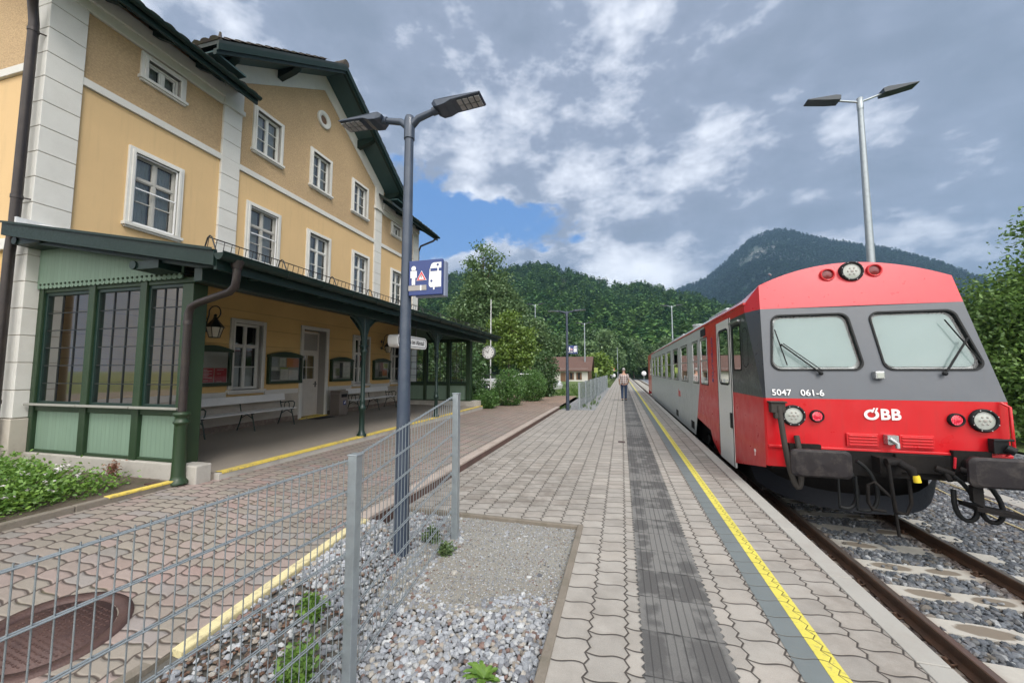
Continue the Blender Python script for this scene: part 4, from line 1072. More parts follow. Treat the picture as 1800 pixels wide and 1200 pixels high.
for k in range(16): y = CY0 + .2 + k * .72; mb.tube([(CX1 + .0, y, cz(CX1) - .01), (CX1 + .03, y, cz(CX1) - .11), (CX1 + .12, y, cz(CX1) - .11), (CX1 + .15, y, cz(CX1) + .0)], .009, 5)
mb.build('gutter', 'fascia_green', can)
# boarded ceiling, wall plate, beams, rafters
mb = MB(); slab(mb, [(CX1 - .05, CY0 + .02, cz(CX1) - .07), (CX1 - .05, CY1 - .02, cz(CX1) - .07), (XF + .02, CY1 - .02, cz(XF) - .07), (XF + .02, CY0 + .02, cz(XF) - .07)], .02); mb.build('ceiling', 'green_blue', can)
MB().box(-5.34, -5.20, 3.50, 14.8, 2.85, 3.07).build('beam', 'green_blue', can, bevel=.01)
MB().box(XF + .0, XF + .14, 4.0, 14.8, 3.60, 3.74).build('beam', 'green_blue', can, bevel=.01)
for k in range(18):
    y = 3.50 + k * .665
    mb = MB(); mb.prism([(-4.82, cz(-4.82) - .09), (-4.82, cz(-4.82) - .15), (-5.2, cz(-5.2) - .20), (XF, cz(XF) - .20), (XF, cz(XF) - .09)], y - .04, y + .04); mb.build('rafter', 'green_blue', can)
# cast iron posts
def post(y, n='post'):
    x = -5.27; pf = [(.10, 0), (.10, .05), (.075, .07), (.065, .11), (.055, .14), (.055, .58), (.075, .60), (.078, .66), (.055, .69), (.05, .75), (.062, .78), (.045, .82), (.042, 1.75), (.05, 1.78), (.046, 1.82), (.07, 1.9), (.085, 1.93), (.05, 1.97), (.05, 2.70)]
    mb = MB().lathe([(r_, h_ * .94) for r_, h_ in pf], (x, y, .30), 16); o = mb.build('post', 'green_blue', can)
    mb = MB()
    for s in (-1, 1):
        q = [(x, y + s * .03, 2.22), (x, y + s * .06, 2.48), (x, y + s * .15, 2.66), (x, y + s * .33, 2.80), (x, y + s * .5, 2.85)]
        mb.tube(q, [.04, .035, .03, .028, .025], 6); mb.prism([(y + s * .03, 2.52), (y + s * .03, 2.85), (y + s * .36, 2.85), (y + s * .16, 2.72)][::s], x - .02, x + .02, 'yz')
        mb.prism([(y + s * .0, 2.18), (y + s * .15, 2.23), (y + s * .0, 2.26)][::s], x - .03, x + .03, 'yz')
    mb.tube([(x - .03, y, 2.3), (x - .08, y, 2.55), (x - .35, y, 2.88)], .03, 6)
    mb.build('bracket', 'green_blue', o)
for y in (6.95, 10.42): post(y)
# end screens: timber posts, glazed upper lights, boarded lower panels
def screen(yc, sgn):
    f = -1 if sgn < 0 else 1          # outer side
    xs = [-8.82, -7.66, -6.60, -5.71]  # post centres
    MB().box(-9.0, -5.45, yc - .10, yc + .10, .10, .455).build('screen_plinth', 'concrete', can, bevel=.01)
    MB().box(-5.58, -5.25, yc - .19 if f < 0 else yc - .02, yc + .01 if f < 0 else yc + .19, .08, .48).build('pier', 'concrete', can, bevel=.015)
    zt = 3.0
    for i, x in enumerate(xs):
        w_ = .065 if i < 3 else .10
        MB().box(x - w_, x + w_, yc - (.07 if i < 3 else .1), yc + (.07 if i < 3 else .1), .455, zt if i < 3 else 2.9).build('screen_post', 'green_dark', can, bevel=.012)
    for (q_, z_, w_) in ((.05, zt - .08, .08), (.045, 1.08, .10), (.045, .455, .045)): MB().box(-8.86, -5.62, yc - q_, yc + q_, z_, z_ + w_).build('screen_rail', 'green_dark', can, bevel=.008)
    # valance with scalloped lower edge
    n = 32; xa, xb = -8.86, -5.84; pts = [(xa, 3.03)]
    for i in range(n):
        c = xa + (xb - xa) * (i + .5) / n; h_ = (xb - xa) / n / 2
        pts += [(c + h_ * math.cos(math.pi - q), 3.0 - .040 * math.sin(q) + .012) for q in np.linspace(.2, math.pi - .2, 6)]
        pts += [(c + h_, 3.05)]
    pts += [(xb, cz(xb) - .12), (xa, cz(xa) - .12)]
    yv = yc + f * .085
    mb = MB(); mb.prism(pts, yv - .012, yv + .012); mb.mi = 1
    for i in range(n): mb.ball((xa + (xb - xa) * (i + 1) / n, yv + f * .012, 3.04), .020, 4)
    mb.build('valance', ['green_boards', 'green_dark'], can)
    for i in range(3):
        a, c = xs[i] + .06, xs[i + 1] - .06
        pn = MB().box(a, c, yc - .012, yc + .012, .50, 1.08).build('lower_panel', 'green_boards', can)
        mb = MB()
        for (p, q, r_, t_) in ((a, a + .05, 1.22, zt - .08), (c - .05, c, 1.22, zt - .08), (a, c, 1.18, 1.23), (a, c, zt - .13, zt - .08)): mb.box(p, q, yc - .03, yc + .03, r_, t_)
        gf = mb.build('glazed_light', 'green_blue', can, bevel=.005)
        mb = MB(); ga, gc = a + .05, c - .05
        for k in range(1, 3): xx = ga + (gc - ga) * k / 3; mb.box(xx - .007, xx + .007, yc - .012, yc + .012, 1.23, zt - .13)
        for k in range(1, 6): zz = 1.23 + (zt - .13 - 1.23) * k / 6; mb.box(ga, gc, yc - .0125, yc + .0125, zz - .007, zz + .007)
        mb.build('glazing_bar', 'iron_black', gf)
        MB().quad((ga, yc, 1.23), (gc, yc, 1.23), (gc, yc, zt - .13), (ga, yc, zt - .13)).build('pane', 'glass_screen', gf)
        MB().box(a - .05, c + .05, min(yc + f * .072, yc + f * .15), max(yc + f * .072, yc + f * .15), 1.17, 1.20).build('sill', 'steel_sill' if f < 0 else 'green_dark', gf, bevel=.006)
paint('steel_sill', (.26, .26, .235), .6, .15, 6, dirt=(.15, .14, .12), dirtamt=.4)
screen(3.80, -1); screen(14.15, 1)
# carved purlin ends over the side screen
for (xx, zz) in ((-6.20, 3.11), (-9.1, 3.66)):
    MB().box(xx - .09 if xx > -7 else XF + .06, xx + .35 if xx > -7 else XF + .62, 3.42, 3.76, zz - .06, zz + .05).tube([(xx - .09 if xx > -7 else XF + .09, 3.40, zz), (xx - .09 if xx > -7 else XF + .09, 3.76, zz)], .06, 10).build('purlin', 'green_blue', can)
# downpipe at the corner with cast iron foot
P = [(-4.66, 3.52, 3.04), (-4.67, 3.53, 2.86), (-4.70, 3.54, 2.76), (-4.79, 3.55, 2.70), (-5.30, 3.55, 2.58), (-5.42, 3.55, 2.53), (-5.46, 3.55, 2.44), (-5.46, 3.55, 1.10)]
MB().tube(P, .046, 14).tube([(-4.66, 3.52, 3.08), (-4.66, 3.52, 2.98)], [.08, .055], 12).tube([(-5.46, 3.55, 2.30), (-5.46, 3.55, 2.35)], .053, 12).tube([(-5.46, 3.55, 1.45), (-5.46, 3.55, 1.49)], .053, 12).build('downpipe', 'pipe_brown', can)
MB().lathe([(.115, 0), (.115, .03), (.08, .06), (.074, .10), (.062, .72), (.066, .74), (.088, .76), (.088, .78), (.066, .80), (.066, .84), (.092, .86), (.092, .89), (.055, .90)], (-5.46, 3.55, .27), 18).build('pipe_foot', 'green_dark', can)
MB().box(-5.80, -5.52, 3.40, 3.50, .27, .285).build('drain_plate', 'rust_plate', can)
# snow guard rail along the roof edge
mb = MB(); xg = CX1 - .42; zg = cz(xg)
mb.tube([(xg, 3.5, zg + .05), (xg, 14.85, zg + .05)], .007, 5).tube([(xg + .03, 3.5, zg + .22), (xg + .03, 14.85, zg + .22)], .008, 5)
k = 3.5
while k < 14.85: mb.tube([(xg + .0, k, zg + .03), (xg + .03, k, zg + .22)], .0045, 4, False); k += .105
mb.build('snow_guard', 'pipe_brown', can)
k = 3.52
while k < 14.9:
    MB().tube([(xg + .16, k, zg - .02), (xg + .05, k, zg + .23), (xg + .02, k, zg + .25), (xg - .02, k, zg + .22), (xg - .08, k, zg + .04)], .009, 6).build('snow_guard_bracket', 'iron_black', can); k += 1.12
# hanging station sign
t = empty('station_sign', (-5.12, 8.5, 2.7), 'rounded white hanging name sign with a black border under the canopy edge', 'station sign')
ya, yb, za, zb, xt = 7.80, 9.24, 2.27, 2.57, -5.12
def rrect(y0, y1, z0, z1, r, n=6):
    P = []
    for (cy, cz_, a0) in ((y1 - r, z0 + r, -90), (y1 - r, z1 - r, 0), (y0 + r, z1 - r, 90), (y0 + r, z0 + r, 180)):
        P += [(cy + r * math.cos(R(a0 + 90 * k / n)), cz_ + r * math.sin(R(a0 + 90 * k / n))) for k in range(n + 1)]
    return P
MB().prism(rrect(ya, yb, za, zb, .11), xt - .13, xt + .13, 'yz', True).build('box', 'sign_white', t)
def ringface(mb, A, B, x, flip=False):
    n = len(A); mb.add([(x, *p) for p in A] + [(x, *p) for p in B], [(i, (i + 1) % n, (i + 1) % n + n, i + n) for i in range(n)])
mb = MB(); ringface(mb, rrect(ya + .035, yb - .035, za + .03, zb - .03, .085), rrect(ya + .052, yb - .052, za + .045, zb - .045, .075), xt + .1325); mb.build('border', 'sign_black', t)
mb = MB(); text_mb(mb, 'Gr\u00fcnau im Almtal', .155, face_x(xt + .133, (ya + yb) / 2, (za + zb) / 2 - .005), .003, .002); mb.build('lettering', 'sign_black', t)
MB().tube([(xt, ya + .25, zb), (xt, ya + .25, 2.98)], .012, 6).tube([(xt, yb - .35, zb), (xt, yb - .35, 2.98)], .012, 6).build('hanger', 'pipe_brown', t)
# clock
t = empty('station_clock', (-5.12, 14.75, 2.42), 'round white faced clock with roman numerals at the far end of the canopy', 'clock')
c0 = (-5.12, 14.66, 2.42)
MB().lathe([(.0, .0), (.262, .0), (.275, -.02), (.275, -.16), (.262, -.18), (.245, -.175)][::-1], (c0[0], c0[1], c0[2]), 40, 'y').build('case', 'clock_rim', t)
MB().lathe([(0, 0), (.245, 0)], (c0[0], c0[1] - .177, c0[2]), 40, 'y').build('dial', 'sign_white', t)
mb = MB()
for k, s_ in enumerate(['XII', 'I', 'II', 'III', 'IV', 'V', 'VI', 'VII', 'VIII', 'IX', 'X', 'XI']):
    a = R(90 - 30 * k); M = face_y(c0[0] + .195 * math.cos(a), c0[1] - .181, c0[2] + .195 * math.sin(a)) @ Matrix.Rotation(a - math.pi / 2, 4, 'Z'); text_mb(mb, s_, .068, M, .002, .0012, space=.8)
mb.build('numerals', 'sign_black', t)
for (a, l, w_) in ((90 - 302, .12, .016), (90 - 22, .17, .012)):
    a = R(a); u = Vector((math.cos(a), 0, math.sin(a))); c = Vector((c0[0], c0[1] - .186, c0[2])); MB().bar(c - u * .03, c + u * l, w_, .004, (0, 1, 0)).build('hand', 'sign_black', t)
MB().tube([(-5.40, 14.66, 2.42), (-5.62, 14.72, 2.42)], .025, 8).tube([(-5.36, 14.6, 2.25), (-5.62, 14.70, 2.1)], .012, 6).build('bracket', 'iron_black', t)
# broom leaning in the far screen
t = empty('broom', (-6.35, 14.5, .27), 'broom with reddish handle leaning on the far glazed screen', 'broom')
MB().tube([(-6.55, 14.35, .40), (-6.22, 14.62, 1.30)], .014, 8).build('handle', 'sign_red', t); MB().box(-6.68, -6.44, 14.27, 14.37, .28, .40).build('brush_head', 'brown_wood', t, bevel=.01)
# the station line runs a touch oblique to the track: swing everything that belongs to it about the near corner
DEL = R(1.7); PIV = Vector((-9.0, 3.62, 0)); RM = Matrix.Rotation(DEL, 3, 'Z'); TT = math.tan(DEL)
SETTLE += [o for o in COL.objects if o.parent is None and o.name.split('.')[0] in ('railway_station', 'platform_canopy', 'display_case', 'wall_lantern', 'bench', 'litter_bin', 'doormat', 'station_sign', 'broom')]
done = set()
def stretch(o):
    if o.type == 'MESH' and o.data not in done:
        done.add(o.data)
        for v in o.data.vertices: v.co.y = v.co.y * (1 - TT * 3.62 / 8.9) / (1 - TT * v.co.y / 8.9)
    for c in o.children: stretch(c)
for o in SETTLE:
    stretch(o); o.location = PIV + RM @ (o.location - PIV); o.rotation_euler[2] = DEL
# ------------------------------------------------------------------ lamp posts
def lamp_post(loc, label, group=None, pole='pole_blue', hgt=4.36, sc=1.0, base=0.0):
    x, y = loc[:2]; z0 = loc[2]; H_ = hgt
    t = empty('street_lamp', loc, label, 'street lamp', group)
    mb = MB(); mb.lathe([(.078 * sc, 0), (.078 * sc, .02), (.072 * sc, .9), (.058 * sc, 2.0), (.046 * sc, H_ - .32)], (x, y, z0), 16)
    mb.lathe([(.056 * sc, H_ - .34), (.056 * sc, H_ - .14), (.045 * sc, H_ - .09), (.0, H_ - .07)], (x, y, z0), 16); mb.build('pole', pole, t)
    for s in (-1, 1):
        MB().tube([(x, y, z0 + H_ - .22), (x + s * .10 * sc, y, z0 + H_ - .13), (x + s * .28 * sc, y, z0 + H_ - .085), (x + s * .36 * sc, y, z0 + H_ - .07)], [.04 * sc, .036 * sc, .032 * sc, .032 * sc], 10).tube([(x + s * .27 * sc, y, z0 + H_ - .087), (x + s * .33 * sc, y, z0 + H_ - .077)], .042 * sc, 10).build('arm', pole, t)
        M = Matrix.Translation((x + s * .31 * sc, y, z0 + H_ - .07)) @ Matrix.Rotation(R(-2 * s), 4, 'Y') @ Matrix.Diagonal((s, 1, 1, 1))
        k = sc
        prof = [(0, -.028), (.05, -.052), (.13, -.048), (.20, -.016), (.50, -.008), (.515, .010), (.16, .036), (.02, .040), (-.02, .022)]
        mb = MB(); n = len(prof); hw = .105 * k; prof = [(a_, b_ * .8) for a_, b_ in prof]
        vs = [M @ Vector((a * k, -hw * (.75 if i in (0, 8) else 1), b * k)) for i, (a, b) in enumerate(prof)] + [M @ Vector((a * k, hw * (.75 if i in (0, 8) else 1), b * k)) for i, (a, b) in enumerate(prof)]
        fs = [tuple(range(n)), tuple(reversed(range(n, 2 * n)))] + [(i, i + n, (i + 1) % n + n, (i + 1) % n) for i in range(n)]
        if s < 0: fs = [f[::-1] for f in fs]
        mb.add(vs, fs); hd = mb.build('lamp_head', pole, t, bevel=.006)
        mb = MB()
        for i in range(4):
            for j in range(2):
                a = (.26 + i * .062) * k; c = (-.075 + j * .08) * k; mb.box(a, a + .048 * k, c, c + .068 * k, -.022 * k + .0, -.010 * k, M)
        mb.build('led_panel', 'led', hd)
    return t
L1 = lamp_post((-2.10, 3.43, -.12), 'blue grey double headed lamp post standing in the gravel behind the wire fence', 'double headed platform lamps', hgt=4.58)
L2 = lamp_post((-2.26, 16.66, 0), 'slim dark double headed lamp post at the start of the far wire fence', 'double headed platform lamps', hgt=4.36)
def info_sign(x, y, z, label, s=1.0):
    t = empty('warning_sign', (x, y, z), label, 'warning sign', 'train warning signs on lamp posts')
    w_, h_, dpt = .37 * s, .355 * s, .075 * s; y0 = y
    MB().box(x, x + w_, y0, y0 + dpt * .45, z, z + h_).build('panel', 'blue_sign', t, bevel=.006)
    MB().box(x + .06, x + w_ + .015 * s, y0 + dpt * .46, y0 + dpt * 1.4, z - .012, z + h_ - .015).build('panel_back', 'blue_sign_side', t, bevel=.006)
    q = lambda u, v: (x + u * w_, z + v * h_)
    yy0, yy1 = y0 - .004, y0 + .001
    mb = MB()
    mb.lathe([(0, 0), (.026 * s, 0)], (q(.15, .77)[0], yy0, q(.15, .77)[1]), 16, 'y')
    for (a, c, e, f) in ((.095, .205, .50, .72), (.055, .09, .50, .70), (.21, .245, .50, .70), (.10, .145, .30, .5), (.155, .20, .30, .5)): p0, p1 = q(a, e), q(c, f); mb.box(p0[0], p1[0], yy0, yy1, p0[1], p1[1])
    mb.build('person_symbol', 'sign_white', t)
    def tri(cx, cy, r, m, nm, d):
        P = [q(cx + r * math.cos(R(a)), cy - .02 + r * 1.05 * math.sin(R(a))) for a in (210, 330, 90)]; MB().prism(P[::-1], yy0 - d, yy1).build(nm, m, t)
    tri(.39, .53, .175, 'sign_white', 'triangle_edge', 0); tri(.39, .53, .155, 'sign_red', 'triangle', .001); tri(.39, .52, .095, 'sign_white', 'triangle_field', .002)
    p0, p1 = q(.37, .49), q(.41, .58); MB().box(p0[0], p1[0], yy0 - .004, yy1, p0[1], p1[1]).build('exclamation', 'sign_grey', t)
    p0, p1 = q(.0, .14), q(.54, .285); MB().box(p0[0], p1[0], yy0, yy1, p0[1], p1[1]).build('platform_symbol', 'sign_grey', t)
    p0, p1 = q(.355, .14), q(.395, .285); MB().box(p0[0], p1[0], yy0 - .001, yy1, p0[1], p1[1]).build('line_symbol', 'sign_white', t)
    P = [(.66, .21), (.97, .21), (.97, .90), (.75, .90), (.69, .87), (.66, .80), (.63, .70), (.61, .30), (.625, .24)]
    tr = MB().prism([q(*p) for p in P], yy0, yy1).build('train_symbol', 'sign_white', t)
    mb = MB()
    for (a, c, e, f) in ((.655, .86, .655, .74), (.90, .97, .655, .74)): p0, p1 = q(a, e), q(c, f); mb.box(p0[0], p1[0], yy0 - .001, yy1, p0[1], p1[1])
    for (a, e) in ((.87, .83), (.69, .385)): p = q(a, e); mb.lathe([(0, 0), (.013 * s, 0)], (p[0], yy0 - .001, p[1]), 14, 'y')
    mb.build('train_detail', 'blue_sign', tr)
    p0, p1 = q(.74, .14), q(.78, .21); MB().box(p0[0], p1[0], yy0, yy1, p0[1], p1[1]).build('coupling_symbol', 'sign_white', t)
info_sign(-2.045, 3.385, 2.445, 'blue pictogram sign with red triangle and white train on the near lamp post')
info_sign(-2.20, 16.61, 2.42, 'blue pictogram sign with red triangle and white train on the far lamp post')
# far and tall lamps
def tall_lamp(loc, H_, sc, label, pole='galv'):
    x, y, z0 = loc; t = empty('street_lamp', loc, label, 'street lamp')
    MB().lathe([(.115 * sc, 0), (.10 * sc, H_ * .4), (.066 * sc, H_ - .3)], (x, y, z0), 12).lathe([(.075 * sc, H_ - .32), (.075 * sc, H_ + .02), (.0, H_ + .05)], (x, y, z0), 12).build('pole', pole, t)
    for s in (-1, 1):
        MB().tube([(x, y, z0 + H_ - .10), (x + s * .55 * sc, y, z0 + H_ + .06)], .028 * sc, 8).build('arm', pole, t)
        M = Matrix.Translation((x + s * .50 * sc, y, z0 + H_ + .05)) @ Matrix.Rotation(R(-7 * s), 4, 'Y') @ Matrix.Diagonal((s, 1, 1, 1)); k = sc
        prof = [(0, -.05), (.28, -.05), (.80, -.015), (.82, .01), (.12, .10), (0, .08)]; n = 6; hw = .15 * k
        vs = [M @ Vector((a * k, -hw, b * k)) for a, b in prof] + [M @ Vector((a * k, hw, b * k)) for a, b in prof]
        fs = [tuple(range(n)), tuple(reversed(range(n, 2 * n)))] + [(i, i + n, (i + 1) % n + n, (i + 1) % n) for i in range(n)]
        if s < 0: fs = [f[::-1] for f in fs]
        hd = MB().add(vs, fs).build('lamp_head', 'pole_dark', t, bevel=.008)
        MB().box(.42 * k, .74 * k, -.11 * k, .11 * k, -.050 * k, -.036 * k, M @ Matrix.Rotation(R(-3), 4, 'Y')).build('led_panel', 'led', hd)
tall_lamp((6.82, 13, -.78), 10.35, 1.02, 'tall galvanised double headed lamp rising behind the train front')
tall_lamp((-5.6, 62, .0), 9.2, 1.1, 'pale double headed lamp mast beyond the white house, in front of the forest')
tall_lamp((6.6, 55, -.7), 11.0, 1.1, 'pale double headed lamp mast seen over the rear of the railcar')
tall_lamp((-9.9, 45, .0), 9.6, .9, 'grey double headed lamp mast behind the big tree')
tag(MB().tube([(-9.35, 27, 0), (-9.32, 27, 7.0)], [.05, .035], 8).build('flag_pole', 'post_white'), 'thin white pole rising from the hedge beside the clock', 'pole')
# ------------------------------------------------------------------ wire mesh fences
def wire_fence(t, P, H_=1.4, post_names='post', vstep=.05, first=0, last=None, below=.25):
    """P: list of (x, y, ztop) of the posts"""
    for i, (x, y, zt) in enumerate(P):
        if i in skip_posts: continue
        mb = MB().box(x - .033, x + .033, y - .033, y + .033, zt - H_ - below, zt + .02); mb.box(x - .038, x + .038, y - .038, y + .038, zt + .02, zt + .032)
        for k in range(7): mb.box(x - .048, x - .030, y - .03, y + .03, zt - .02 - k * .2 - .02, zt - .02 - k * .2 + .012)
        mb.build('post', 'galv', t, bevel=.004)
    for i in range(len(P) - 1):
        a, c = Vector(P[i]), Vector(P[i + 1]); d = c - a; L = Vector((d.x, d.y, 0)).length; n = max(int(L / vstep), 1)
        off = Vector((-.045, 0, 0)); mb = MB()
        for k in range(8):
            dz = Vector((0, 0, -.012 - k * .2)); q = d / L
            for s in (-.008, .008): mb.tube([a + q * .0 + off + dz + Vector((s, 0, 0)), c - q * .0 + off + dz + Vector((s, 0, 0))], .0042, 5, False)
        for k in range(1, n):
            p = a + d * (k / n) + off; mb.tube([p + Vector((0, 0, .005)), p + Vector((0, 0, -1.42))], .0028, 4, False)
        mb.build('mesh_panel', 'galv', t)
skip_posts = (0,)
t = empty('wire_fence', (-1.71, 2.23, -.3), 'near galvanised wire mesh fence, two posts and rods climbing from the gravel bed', 'wire fence')
wire_fence(t, [(-1.80, -.35, 1.10), (-1.72, 2.23, 1.115), (-1.73, 3.88, 1.425)])
skip_posts = ()
t = empty('wire_fence', (-1.80, 17.0, 0), 'far grey wire mesh fence running along the platform towards the forest', 'wire fence')
P = [(-1.80 + .026 * i * 2.5 * .9, 17.0 + i * 2.5, 1.16 + .01 * i) for i in range(9)]
wire_fence(t, P, 1.4, vstep=.05)
# ------------------------------------------------------------------ manhole
t = empty('manhole_cover', (-3.46, 1.62, fz(-3.46, 1.62)), 'round rusty manhole cover set in the reddish paving behind the near fence', 'manhole cover')
mx_, my_ = -3.56, 1.70
def tilt(mb):
    mb.v = [(x, y, z + fz(x, y)) for x, y, z in mb.v]; return mb
mb = tilt(MB().lathe([(.30, -.02), (.30, .014), (.345, .016), (.375, .014), (.38, -.02)], (mx_, my_, 0), 48)); mb.build('frame', 'rust_plate', t)
mb = MB().lathe([(0, .010), (.29, .010), (.295, -.02)], (mx_, my_, 0), 48)
for i in range(-9, 10):
    for j in range(-9, 10):
        a, c = i * .030, j * .030
        if a * a + c * c < .265 ** 2: mb.box(mx_ + a - .010, mx_ + a + .010, my_ + c - .006 + (.004 if i % 2 else 0), my_ + c + .006, .010, .0135)
tilt(mb).build('lid', 'rust_plate', t)
tag(MB().box(-.12, .04, 9.6, 9.8, .002, .006).build('drain_cover', 'rust_plate'), 'small dark square cover in the pale platform paving', 'drain cover')
# ------------------------------------------------------------------ the railcar
tr = empty('railcar', (3.40, 19, -.6), 'red, dark grey and silver railcar with two windscreens standing at the platform', 'train')
TX = 3.36; HW = 1.365; YB = 31.9; YM = 19.15
def clip(x, y, z): return (x, y, z)
# front stations: (z, y_front_center, y_front_corner, half width at front, y at which the side starts)
#   nose is nearly flat across; a slim chamfer facet leads to the side wall
def front_y(z): return 6.45 + max(0, z - 1.30) * .275 if z > 1.3 else 6.45 + (1.30 - z) * .02
def front_hw(z): return 1.345 - max(0, z - 1.30) * .072
def side_y(z): return front_y(z) + .05 + max(0, z - 1.30) * .24
def roof(u):  # cross-section above the cantrail, u from -1..1
    return 2.80 + .58 * (1 - abs(u) ** 2.2)
def frontmesh(z0, z1, mat, nm, n=1, mir=1):
    mb = MB(); zs = np.linspace(z0, z1, n + 1); vs = []
    for z in zs:
        y, h = front_y(z), front_hw(z)
        vs += [(TX - HW, side_y(z), z), (TX - h, y + .015, z), (TX, y, z), (TX + h, y + .015, z), (TX + HW, side_y(z), z)]
    fs = [(5 * j + i, 5 * j + i + 1, 5 * j + i + 6, 5 * j + i + 5) for j in range(n) for i in range(4)]
    mb.add(vs, fs); return mb.build(nm, mat, tr, bevel=.0)
frontmesh(.33, 1.30, 'train_red', 'front_apron')
# grey front with two real window openings
WL = [(2.215, 3.235), (3.525, 4.535)]; WZ = (1.72, 2.53)
def frontquad(mb, x0, x1, z0, z1):
    P = []
    for (x, z) in ((x0, z0), (x1, z0), (x1, z1), (x0, z1)):
        u = abs(x - TX) / front_hw(z); P.append((x, front_y(z) + .015 * u, z))
    mb.add(P, [(0, 1, 2, 3)])
mb = MB()
for zz in ((1.30, WZ[0]), (WZ[1], 2.66)):
    for k in range(1): 
        z0, z1 = zz
        vs = [(TX - front_hw(z0), front_y(z0) + .015, z0), (TX + front_hw(z0), front_y(z0) + .015, z0), (TX + front_hw(z1), front_y(z1) + .015, z1), (TX - front_hw(z1), front_y(z1) + .015, z1)]
        mb.add(vs, [(0, 1, 2, 3)])
z0, z1 = WZ
def fp(x, z): return (x, front_y(z) + .015, z)
L0, L1_ = TX - front_hw(z0), TX - front_hw(z1); R0, R1 = TX + front_hw(z0), TX + front_hw(z1)
# window outlines: rounded trapezoids
def wpoly(side, grow=0.0, r=.11, n=6):
    if side < 0: x0b, x1b, x0t, x1t = 2.17, 3.27, 2.25, 3.22
    else: x0b, x1b, x0t, x1t = 3.53, 4.58, 3.50, 4.47
    za, zb = WZ[0] - grow, WZ[1] + grow; x0b -= grow; x0t -= grow; x1b += grow; x1t += grow
    C = [(x1b, za, -90, -1, 1), (x1t, zb, 0, -1, -1), (x0t, zb, 90, 1, -1), (x0b, za, 180, 1, 1)]; P = []
    for (cx, cz_, a0, sx, sz) in C:
        for k in range(n + 1):
            a = R(a0 + 90 * k / n); P.append((cx + sx * r + r * math.cos(a), cz_ + sz * r + r * math.sin(a)))
    return P
za, zb = WZ
xm = 3.385
# middle band around windows: fan from outer rectangle to window outline
def band(x0b, x1b, x0t, x1t, poly):
    outer = []
    for (px_, pz_) in poly:
        u = (pz_ - za) / (zb - za); l = x0b + (x0t - x0b) * u; r_ = x1b + (x1t - x1b) * u; cx = (l + r_) / 2; cz_ = (za + zb) / 2
        dx_, dz_ = px_ - cx, pz_ - cz_
        outer.append(None)
    return outer
for side, (ob, ot, ib, it) in ((-1, (L0, L1_, xm, xm)), (1, (xm, xm, R0, R1))):
    P = wpoly(side); n = len(P); k = 7
    lo = [(ob if side else ob, za), (ib, za)]
    corner = {'br': (ib, za), 'tr': (it, zb), 'tl': (ot, zb), 'bl': (ob, za)}
    order = ['br', 'tr', 'tl', 'bl']
    vs = [fp(*p) for p in P]; cs = [fp(*corner[o_]) for o_ in order]
    b0 = len(vs); vs += cs; fs = []
    for ci in range(4):
        for j in range(k - 1): fs.append((ci * k + j + 1, ci * k + j, b0 + ci))
        a_, c_ = ci * k + k - 1, ((ci + 1) % 4) * k
        fs.append((c_, a_, b0 + ci, b0 + (ci + 1) % 4))
    mb.add(vs, fs)
mb.build('front_panel', 'train_grey', tr)
for side in (-1, 1):
    P = wpoly(side); Q = wpoly(side, .022, .12); n = len(P); off = Vector((0, -.018, .005))
    mb = MB(); A = [Vector(fp(*p)) for p in P]; B = [Vector(fp(*p)) for p in Q]
    mb.add([p + Vector((0, .05, 0)) for p in A] + [p + off for p in A] + [p + off for p in B] + [p for p in B], [(i + s * n, (i + 1) % n + s * n, (i + 1) % n + (s + 1) * n, i + (s + 1) * n) for s in range(3) for i in range(n)])
    sl_ = mb.build('windscreen_seal', 'rubber', tr)
    MB().add([p + Vector((0, .012, 0)) for p in A], [tuple(range(n))]).build('windscreen', 'glass_clear', sl_)
    C = [Vector(fp(*p)) for p in wpoly(side, -.03)]
    MB().add([p + Vector((0, .045, 0)) for p in C], [tuple(range(n))]).build('sun_blind', 'blind_pale', sl_)
    C2 = [Vector(fp(*p)) for p in wpoly(side, .005)]
    MB().add([p + Vector((0, .07, 0)) for p in C2], [tuple(range(n))]).build('blind_edge', 'alu', sl_)
# grey corner facets
for s in (-1, 1):
    mb = MB(); zs = np.linspace(1.30, 2.66, 6); vs = []
    for z in zs: vs += [(TX + s * front_hw(z), front_y(z) + .015, z), (TX + s * HW, side_y(z), z)]
    mb.add(vs, [(2 * i, 2 * i + 1, 2 * i + 3, 2 * i + 2) for i in range(5)]); mb.build('corner_facet', 'train_dark', tr)
# red brow above the windows up to the domed roof
mb = MB(); n = 24; vs = []
zt = lambda u: roof(u) - .01
for i in range(n + 1):
    u = -1 + 2 * i / n; z0 = 2.66; z1 = 2.66 + (zt(u * .985) - 2.66); 
    z1 = 3.06 + .30 * (1 - abs(u) ** 2.0)
    for z in (z0, z1):
        h = front_hw(z if z < 3.06 else 3.06); vs.append((TX + u * h, front_y(z) + .015 * abs(u), z))
mb.add(vs, [(2 * i, 2 * i + 2, 2 * i + 3, 2 * i + 1) for i in range(n)])
mb.build('brow_panel', 'train_red_pale', tr)
for s in (-1, 1):
    hA = front_hw(2.66); hB = front_hw(3.06)
    MB().add([(TX + s * hA, front_y(2.66) + .015, 2.66), (TX + s * HW, side_y(2.66), 2.66), (TX + s * HW, side_y(2.66) + .05, 2.80), (TX + s * hB, front_y(3.06) + .015, 3.06)], [(0, 1, 2, 3)]).build('corner_facet', 'train_red', tr)
